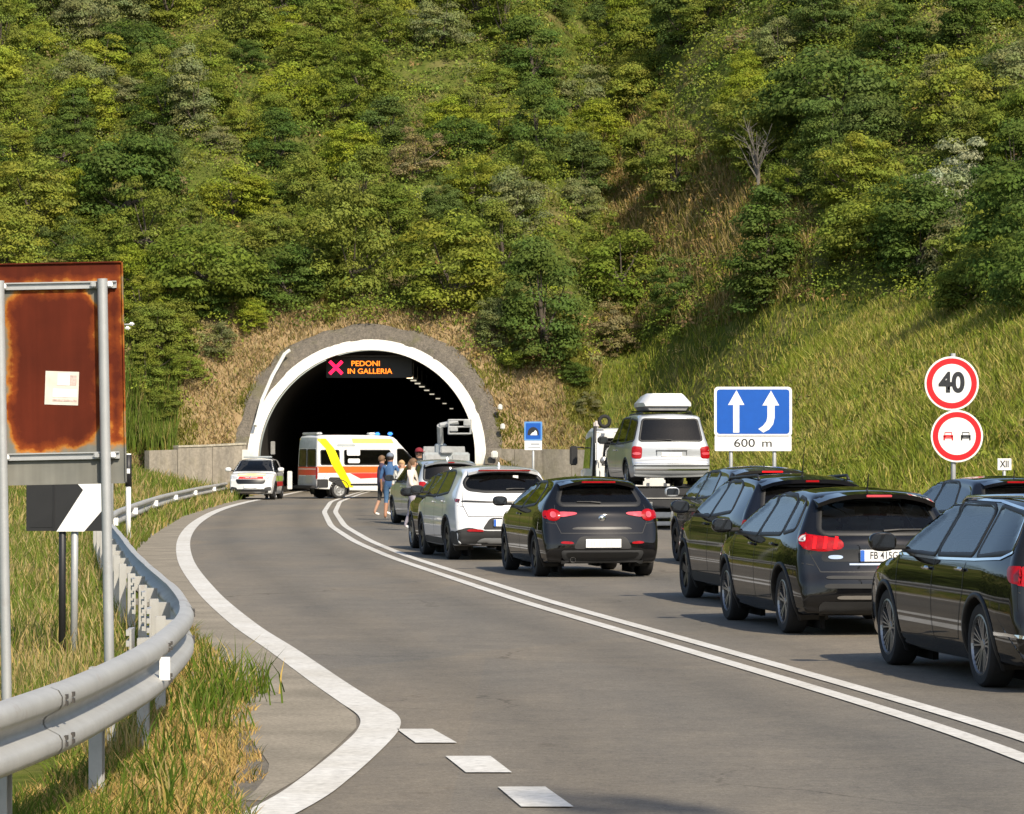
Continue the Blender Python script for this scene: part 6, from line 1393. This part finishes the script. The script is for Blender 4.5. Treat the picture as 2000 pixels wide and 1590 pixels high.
def tree(x, y, rad_, sz, nm, mat, label, group=None, name='tree', sink=.35):
    t = empty(name, (x, y, float(hgt(x, y))-sink), random.uniform(0, 6.28), label, 'tree' if name == 'tree' else 'bush', group)
    c_ = bpy.data.objects.new('crown', crown_of(nm, mat)); k_ = bpy.data.objects.new('trunk', PROTO[nm][1])
    for o in (c_, k_): COL.objects.link(o); o.parent = t; o.scale = (rad_, rad_, rad_*sz)
    c_.material_slots[0].link = 'OBJECT'; c_.material_slots[0].material = M[mat]
    c_.rotation_euler = (random.uniform(-.12,.12), random.uniform(-.12,.12), 0)
    return t
def px_of(x, y, z): return 1000+x*FPX/y, HOR-(z-CAM_H)*FPX/y
EDGE_X = [-500,0,235,300,345,400,450,540,640,735,860,950,1060,1110,1160,1250,1380,1470,1560,1700,2000,2400]
EDGE_Y = [690,690,720,850,830,765,712,650,634,628,656,706,735,735,710,680,652,600,580,586,600,604]
def tree_edge(px): return np.interp(px, EDGE_X, EDGE_Y)
def ray_ground(px, py, y0=20, y1=320):
    """where the sight line through a pixel meets the terrain"""
    d = np.arange(y0, y1, .25); x = (px-1000)*d/FPX; z = CAM_H+(HOR-py)*d/FPX; h = hgt(x, d); k = np.argmax(h >= z)
    return float(x[k]), float(d[k])
# trees that stand out, placed where their foot is seen
SPECIAL = [  # foot pixel, crown radius px, height factor, proto, material, label
    (690,585,118,1.25,'t1','leaf_mid','tall rounded green tree right above the tunnel crown'),
    (400,600,150,.95,'b1','leaf_mid','broad dense green bush tree above the left of the tunnel arch'),
    (380,265,72,1.3,'c1','leaf_olive','dark grey green conical tree high on the left slope'),
    (260,130,92,1.0,'b2','leaf_dark','dark grey green oak crown near the top left of the slope'),
    (455,420,88,.95,'r2','leaf_yellow','bright yellow green bush in the middle of the left slope'),
    (250,440,130,1.1,'r3','leaf_dark','large dark leafy tree above the rusty sign'),
    (880,600,135,1.0,'r1','leaf_mid','wide bushy tree at the right shoulder of the tunnel mound'),
    (1060,690,120,1.1,'t2','leaf_dark','dark drooping tree at the foot of the slope by the tall grass'),
    (1330,600,62,1.2,'g1','leaf_dark','small dark shrub at the edge of the tall grass'),
    (1215,590,120,1.0,'r2','leaf_mid','green tree left of the small dark shrub by the grass'),
    (1880,440,105,1.2,'g2','leaf_silver','pale silvery green tree against the dark wood'),
    (1640,270,170,1.0,'b1','leaf_dark','very broad dark green tree high above the road signs'),
    (1290,240,40,1.3,'r1','leaf_yellow','small bright lime green bush in the dry clearing'),
    (1960,520,95,1.2,'t1','leaf_dark','deep green tree under the silvery tree at the frame edge'),
    (1700,500,120,1.0,'b2','leaf_mid','green tree spreading over the shaded hollow'),
    (60,450,110,1.0,'r1','leaf_yellow','yellow green tree at the left frame edge'),
    (300,690,70,1.1,'r3','leaf_mid','bush behind the rusty sign pole beside the dry mound'),
    (312,806,44,1.0,'r1','leaf_mid','low bush at the lower left edge of the dry mound'),
    (362,740,48,1.0,'b2','leaf_mid','bush leaning over the left flank of the dry mound'),
    (424,682,50,1.0,'r2','leaf_olive','grey green bush above the left flank of the dry mound'),
    (490,642,46,1.0,'r3','leaf_yellow','yellow green bush at the upper left edge of the dry mound'),
    (345,690,58,1.1,'t1','leaf_mid','upright bush behind the left flank of the dry mound'),
    (410,622,58,1.0,'r1','leaf_dark','dark bush above the cable duct on the dry mound'),
    (303,742,52,1.1,'g1','leaf_mid','loose bush just right of the reeds'),
    (1010,712,46,1.0,'b1','leaf_mid','low bush at the right edge of the dry mound'),
    (1120,752,42,1.0,'r2','leaf_dark','dark low bush between the dry mound and the tall grass'),
    (1150,800,34,1.0,'g2','leaf_olive','small grey bush at the foot of the tall grass by the truck cab'),
    (285,770,50,1.2,'t2','leaf_mid','small upright bush between the rusty sign and the dry mound'),
]
placed = []
for fx, fy, rp_, sz, nm, mat, lab in SPECIAL:
    x, y = ray_ground(fx, fy); r_ = rp_*y/FPX; tree(x, y, r_, sz*.95, nm, mat, lab, 'trees of the hillside wood'); placed.append((x, y, r_*.8))
KIND = [('leaf_mid','olive green tree in the hillside wood',.46),('leaf_dark','dark green tree in the hillside wood',.20),('leaf_yellow','yellow green tree in the hillside wood',.15),('leaf_olive','grey green tree in the hillside wood',.12),('leaf_dry','dry brown bush in the hillside wood',.07)]
rt = np.random.default_rng(21); cnt = 0; tries = 0
while cnt < 280 and tries < 12000:
    tries += 1
    y = rt.uniform(88, 208); x = rt.uniform(-.185, .185)*y; h = float(hgt(x, y)); px, py = px_of(x, y, h)
    if py > tree_edge(px)-4 or py < -150 or px < -140 or px > 2140: continue
    clear = 1200 < px < 1570 and 240 < py < 610 and (px-1210)*.8 < py-180 and not (px < 1330 and py > 440)        # the dry clearing on the right slope
    if clear and rt.random() < .8: continue
    r_ = rt.uniform(1.15, 2.35)*(1.25 if px > 1480 else 1.0)*(1.0 if y < 165 else 1.06)
    if any((x-a)**2+(y-b)**2 < (.78*(r_+c_)*.72)**2 for a, b, c_ in placed): continue
    u_ = rt.random()+(.0 if vnoise(x, y, 14, 8) < .5 else .0); acc = 0
    if px > 1480 and rt.random() < .35: k_ = 1
    else:
        for k_, (_, _, w_) in enumerate(KIND):
            acc += w_
            if u_ < acc: break
    mat, lab, _ = KIND[k_]; nm = rt.choice(list(PROTO)) if mat != 'leaf_dry' else rt.choice(['g1','g2'])
    side_ = 'above the rusty sign' if px < 270 else 'left of the tunnel crown' if px < 560 else 'above the tunnel crown' if px < 920 else 'above the blue tunnel sign' if px < 1200 else 'above the silver van' if px < 1400 else 'above the blue lane sign' if px < 1650 else 'above the 40 limit sign'
    lev_ = 'at the top of the picture' if py < 110 else 'high on the slope' if py < 260 else 'halfway up the slope' if py < 420 else 'low on the slope'
    lab = ('small ' if r_ < 1.5 else 'large ' if r_ > 2.2 else '')+lab.split(' in the')[0]+' '+side_+', '+lev_
    random.seed(cnt); tree(x, y, r_*(.75 if mat == 'leaf_dry' else 1), rt.uniform(.85, 1.2), nm, mat, lab, 'trees of the hillside wood'); placed.append((x, y, r_)); cnt += 1
# bare grey tree in the clearing
x, y = ray_ground(1480, 385); t = empty('bare_tree', (x, y, float(hgt(x, y))), .4, 'bare grey forked tree standing in the dry clearing', 'tree')
g = np.random.default_rng(3); mb = MB(); mb.tube([(0,0,-.3),(.05,0,1.0),(-.05,.1,1.9)], [.10,.085,.07], 7); mb.build('trunk', M['bark_grey'], t)
mb = MB()
for i in range(16):
    a0 = Vector((0,.03,g.uniform(.7,1.9))); an = g.uniform(0,6.28); L1 = g.uniform(.8,2.0); e = a0+Vector((math.cos(an)*L1*.5, math.sin(an)*L1*.5, L1*.95)); mb.tube([a0, a0.lerp(e,.5)+Vector((0,0,-.08)), e], [.04,.026,.01], 5)
    for j in range(3): f_ = a0.lerp(e, g.uniform(.4,.9)); mb.tube([f_, f_+Vector((g.normal()*.35, g.normal()*.35, g.uniform(.2,.6)))], [.015,.006], 4)
mb.build('branches', M['bark_grey'], t)
# tall roadside tree behind the camera: only its shadow reaches the picture
me_, C_ = crown_mesh('tall', 70, 60, 31)
t = empty('roadside_tree', (9.3, .3, float(hgt(9.3, .3))-.1), 0, 'tall tree behind the viewpoint whose crown shades the near asphalt', 'tree')
me_.materials.append(M['leaf_mid']); o = link('crown', me_, None, t, (-.35,0,12.75)); o.scale = (.62,.62,2.25)
MB().tube([(0,0,-.3),(.1,0,6),(0,0,14.0)], [.26,.2,.08], 9).build('trunk', M['bark'], t)

# undergrowth filling the wood
def scatter(n, test, seed, ylo=60, yhi=206, slope=.19):
    g = np.random.default_rng(seed); out = []
    while sum(len(o) for o in out) < n:
        m_ = n*2; y = g.uniform(ylo, yhi, m_); x = g.uniform(-slope, slope, m_)*y; z = hgt(x, y); px = 1000+x*FPX/y; py = HOR-(z-CAM_H)*FPX/y; ok = test(x, y, z, px, py, g); out.append(np.stack([x, y, z], 1)[ok])
        if len(out) > 60: break
    return np.concatenate(out)[:n]
def tree_zone(x, y, z, px, py, g): return (py < tree_edge(px)+6) & (py > -120) & (px > -150) & (px < 2150)
B = scatter(8000, tree_zone, 11); n = len(B); per = 26; g = np.random.default_rng(12)
rng = np.random.default_rng(13); d = unit(n*per); d[:,2] = np.abs(d[:,2]); rc = np.repeat(g.uniform(.3,.8,n), per)[:,None]
P = np.repeat(B, per, 0)+d*rc*np.array([1,1,1.0])*g.uniform(.5,1.05,(n*per,1))
pxB = 1000+B[:,0]*FPX/B[:,1]; pyB = HOR-(B[:,2]-CAM_H)*FPX/B[:,1]
dry = ((pxB > 1190) & (pxB < 1530) & (pyB > 230) & (pyB < 520) & ((pxB-1190)*.7 < pyB-170)) | (g.random(n) < .10)
base = np.where(dry[:,None], np.array([[.24,.185,.075]]), np.array([[.16,.205,.038]]))*g.uniform(.65,1.4,(n,1))*np.stack([g.uniform(.85,1.25,n), np.ones(n), g.uniform(.8,1.2,n)], 1)
V_, F_ = leaf_quads(P, d+rng.normal(size=d.shape)*.5, g.uniform(.055,.12,n*per)); K_ = np.repeat(np.repeat(base, per, 0)*g.uniform(.7,1.3,(n*per,1)), 4, 0)
tag(link('undergrowth', np_mesh(V_, F_, 'undergrowth', K_), M['grass_blade']), 'low leafy undergrowth between the hillside trees', 'undergrowth', kind='stuff')

B = scatter(3600, tree_zone, 15); n = len(B); per = 88; g = np.random.default_rng(16); pxB = 1000+B[:,0]*FPX/B[:,1]; pyB = HOR-(B[:,2]-CAM_H)*FPX/B[:,1]
dry = (pxB > 1190) & (pxB < 1530) & (pyB > 230) & (pyB < 520) & ((pxB-1190)*.7 < pyB-170) & (g.random(n) < .85); B = B[~dry]; n = len(B)
d = unit(n*per); d[:,2] = np.abs(d[:,2])*.9+d[:,2]*.1; P = np.repeat(B+np.array([0,0,.25]), per, 0)+d*np.repeat(g.uniform(.45,1.05,n), per)[:,None]*np.array([1.1,1.1,.95])*g.uniform(.6,1.08,(n*per,1))
pal = np.array([[.155,.205,.034],[.205,.245,.038],[.105,.152,.032],[.25,.285,.036],[.195,.215,.082]])[g.choice(5, n, p=[.34,.24,.2,.12,.1])]*g.uniform(.75,1.3,(n,1))
V_, F_ = leaf_quads(P, d+rng.normal(size=d.shape)*.4+np.array([0,-.12,.25]), g.uniform(.04,.08,n*per)); K_ = np.repeat(np.repeat(pal, per, 0)*g.uniform(.7,1.3,(n*per,1)), 4, 0)
tag(link('shrub_layer', np_mesh(V_, F_, 'shrub_layer', K_), M['grass_blade']), 'dense leafy shrub layer closing the gaps of the hillside wood', 'undergrowth', kind='stuff')
# the wood goes on outside the picture: left hillside and the trees behind the viewpoint (seen in the car paint)
g = np.random.default_rng(81); y = g.uniform(62, 150, 420); x = -y*g.uniform(.20, .75, 420)-3; B = np.stack([x, y, hgt(x, y)+g.uniform(.3,2.6,420)], 1)
y2 = g.uniform(-75, -48, 220); x2 = g.uniform(-70, 75, 220); B = np.concatenate([B, np.stack([x2, y2, hgt(x2, y2)+g.uniform(.5,8,220)], 1)]); n = len(B); per = 90
d = unit(n*per); P = np.repeat(B, per, 0)+d*np.repeat(g.uniform(1.2,2.4,n), per)[:,None]*g.uniform(.6,1.05,(n*per,1))
V_, F_ = leaf_quads(P, d+rng.normal(size=d.shape)*.5, g.uniform(.16,.32,n*per)); K_ = np.repeat(np.repeat(np.array([[.06,.078,.018]])*g.uniform(.6,1.5,(n,1)), per, 0)*g.uniform(.7,1.3,(n*per,1)), 4, 0)
tag(link('woodland', np_mesh(V_, F_, 'woodland', K_), M['grass_blade']), 'wood continuing on the slopes beyond the picture edges', 'woodland', kind='stuff')
# grass: bent three-triangle blades
def blades(P, H, Wd, colr, name, label, lean_=.35, seed=0):
    g = np.random.default_rng(seed); n = len(P); a = g.uniform(0, 6.283, n); side = np.stack([np.cos(a), np.sin(a), np.zeros(n)], 1); b = g.uniform(0, 6.283, n); ln = np.stack([np.cos(b), np.sin(b), np.zeros(n)], 1)*(H*lean_*g.uniform(.2,1.3,n))[:,None]
    up = np.stack([np.zeros(n), np.zeros(n), H], 1); w = (Wd/2)[:,None]
    V_ = np.stack([P-side*w, P+side*w, P+up*.55+ln*.35-side*w*.8, P+up*.55+ln*.35+side*w*.8, P+up*.97+ln], 1).reshape(-1, 3)
    i = np.arange(n)[:,None]*5; F_ = np.stack([i+np.array([0,1,3]), i+np.array([0,3,2]), i+np.array([2,3,4])], 1).reshape(-1, 3)
    return tag(link(name, np_mesh(V_, F_, name, np.repeat(colr, 5, 0)), M['grass_blade']), label, 'grass', kind='stuff')
def mixcol(g, n, f, A, Bc, j=.25):
    c_ = np.where(f[:,None], np.array([A]), np.array([Bc])); return c_*g.uniform(1-j,1+j,(n,1))*np.stack([g.uniform(.9,1.12,n), np.ones(n), g.uniform(.8,1.2,n)], 1)
def right_slope(x, y, z, px, py, g): return (x > XR(y)+.9) & (py > tree_edge(px)-14) & (px > 1085) & (px < 2120) & (y > 52) & (g.random(len(x)) < .35+.65*vnoise(x, y, 1.3, 6))
B = scatter(112000, right_slope, 31, 50, 157, .175); n = len(B); g = np.random.default_rng(32); v1 = vnoise(B[:,0], B[:,1], 3.0, 7); v2 = vnoise(B[:,0], B[:,1], .9, 9)
v3 = vnoise(B[:,0], B[:,1], 8.5, 10); f = g.random(n) < .62+.4*(v1-.5)+.7*(v3-.5); H = (.16+.5*v2**1.3)*(.75+.5*v3)*g.uniform(.55,1.15,n)
blades(B, H, g.uniform(.022,.045,n), mixcol(g, n, f, (.19,.228,.034), (.38,.335,.10), .32), 'tall_grass', 'tall yellow green grass on the bank behind the queue', .7, 33)
B = scatter(420, lambda x, y, z, px, py, g: right_slope(x, y, z, px, py, g) & (vnoise(x, y, 4.0, 29) > .5), 38, 55, 150, .175); n = len(B); per = 40; g = np.random.default_rng(39)
d = unit(n*per); d[:,2] = np.abs(d[:,2]); P = np.repeat(B, per, 0)+d*np.repeat(g.uniform(.18,.5,n), per)[:,None]*g.uniform(.4,1.05,(n*per,1))*np.array([1.2,1.2,.9])
V_, F_ = leaf_quads(P, d+rng.normal(size=d.shape)*.5, g.uniform(.03,.07,n*per)); pal = np.array([[.12,.165,.03],[.20,.23,.04],[.26,.22,.09]])[g.choice(3, n, p=[.5,.3,.2])]*g.uniform(.75,1.25,(n,1))
tag(link('weeds', np_mesh(V_, F_, 'weeds', np.repeat(np.repeat(pal, per, 0)*g.uniform(.8,1.2,(n*per,1)), 4, 0)), M['grass_blade']), 'broad-leaved weeds scattered over the grass bank', 'weeds', kind='stuff')
def clearing(x, y, z, px, py, g): return (px > 1170) & (px < 1590) & (py > 215) & (py < 640) & ((px-1190)*.7 < py-150) & (py < tree_edge(px)+8) & (g.random(len(x)) < .3+.7*vnoise(x, y, 1.0, 26))
B = scatter(21000, clearing, 35, 95, 190, .1); n = len(B); g = np.random.default_rng(36)
blades(B, g.uniform(.25,.95,n), g.uniform(.03,.07,n), mixcol(g, n, g.random(n) < .45, (.165,.165,.035), (.34,.26,.11)), 'dry_grass', 'dry tall grass in the clearing on the right slope', .5, 37)
def soil_zone(x, y, z, px, py, g):
    r_ = np.hypot(x-PX0, z-PZ0); return (py > tree_edge(px)-75) & (px > 250) & (px < 1175) & (y > 140) & (r_ > 5.9) & (z > 1.0) & (g.random(len(x)) < vnoise(x, z*1.6, .9, 12)*.8+.25)
B = scatter(30000, soil_zone, 41, 140, 158, .125); n = len(B); g = np.random.default_rng(42); gr = (vnoise(B[:,0], B[:,2], 1.6, 14) > .46+.06*(B[:,2]-2.5)) | (g.random(n) < .12)
blades(B, g.uniform(.08,.34,n), g.uniform(.03,.07,n), mixcol(g, n, gr, (.18,.18,.038), (.36,.275,.135)), 'dry_grass', 'dry tufted grass on the scraped mound round the tunnel', .9, 43)
def left_field(x, y, z, px, py, g): return (x < XL(y)-np.where(y > 45, .05, .55)) & (px > -60) & (px < 480) & (py > 700) & (py < 1500) & (y < 143.5) & (g.random(len(x)) < .25+.75*vnoise(x, y, 1.1, 15))
B = scatter(52000, left_field, 51, 19, 143, .17); n = len(B); g = np.random.default_rng(52); v1 = vnoise(B[:,0], B[:,1], 2.2, 16); f = g.random(n) < .46+.9*(v1-.30)
far = np.clip(B[:,1]/60, .25, 1.6); H = g.uniform(.08,.40,n)*(.5+.9*vnoise(B[:,0], B[:,1], 4, 17))*np.clip(.6+far*.4, .6, 1.25)
blades(B, H, .024*far*g.uniform(.6,1.3,n), mixcol(g, n, f, (.14,.185,.032), (.42,.33,.14)), 'verge_grass', 'green and straw coloured grass behind the guardrail', .55, 53)
# tall reeds left of the mound
B = scatter(5200, lambda x, y, z, px, py, g: (px > 238) & (px < 345) & (py > 720) & (py < 890) & (y > 110), 55, 100, 150, .15); n = len(B); g = np.random.default_rng(56)
blades(B, g.uniform(.6,1.5,n), g.uniform(.03,.06,n), mixcol(g, n, g.random(n) < .85, (.12,.17,.030), (.30,.26,.09)), 'reeds', 'tall green reeds at the left end of the concrete wall', .25, 57)
# near verge between the guardrail and the asphalt
def near_verge(n, seed):
    g = np.random.default_rng(seed); out = []
    while sum(len(o) for o in out) < n:
        y = g.uniform(12.5, 34, n); x = g.uniform(-4.2, -1.15, n); xr_ = np.interp(y, RPY[RPY > 5], RPX[RPY > 5]); e = XL(y)+.10+.22*(vnoise(x*0, y, .8, 19)-.4)+.12*(vnoise(x*0+5, y, .25, 20)-.5)
        ok = (x < e) & (x > xr_-.5) & (g.random(n) < .25+.75*vnoise(x, y, .35, 18)); out.append(np.stack([x, y, np.maximum(hgt(x, y), -.02)], 1)[ok])
    return np.concatenate(out)[:n]
B = near_verge(30000, 61); n = len(B); g = np.random.default_rng(62); edge = XL(B[:,1])-B[:,0]; v1 = vnoise(B[:,0], B[:,1], .9, 21)
f = g.random(n) < np.clip(.10+1.0*(v1-.40)+.5*np.clip(edge-.35, -.3, .6), .05, .9); H = np.where(f, g.uniform(.04,.17,n), g.uniform(.03,.11,n))*(.6+.7*v1)
blades(B, H, g.uniform(.005,.012,n), mixcol(g, n, f, (.12,.165,.026), (.46,.32,.115)), 'verge_grass', 'short green and straw coloured grass in front of the guardrail', .9, 63)
g = np.random.default_rng(71); T = []
for (cx_, cy_, k_, sp_) in ((-2.05,23.6,150,.20),(-2.15,22.6,110,.16),(-1.98,24.6,90,.2),(-1.92,21.2,70,.18),(-2.0,19.3,60,.18),(-1.86,17.6,50,.15),(-2.6,27.5,60,.2),(-1.75,16.4,40,.2),(-2.3,25.6,80,.2)):
    q = g.normal(size=(k_, 2))*sp_*.6; T.append(np.stack([cx_+q[:,0], cy_+q[:,1]*1.5, np.zeros(k_)], 1))
B = np.concatenate(T); n = len(B)
blades(B, g.uniform(.12,.38,n), g.uniform(.009,.017,n), mixcol(g, n, g.random(n) < .8, (.10,.155,.022), (.38,.30,.11)), 'grass_tufts', 'taller green grass tufts leaning against the guardrail', .55, 72)
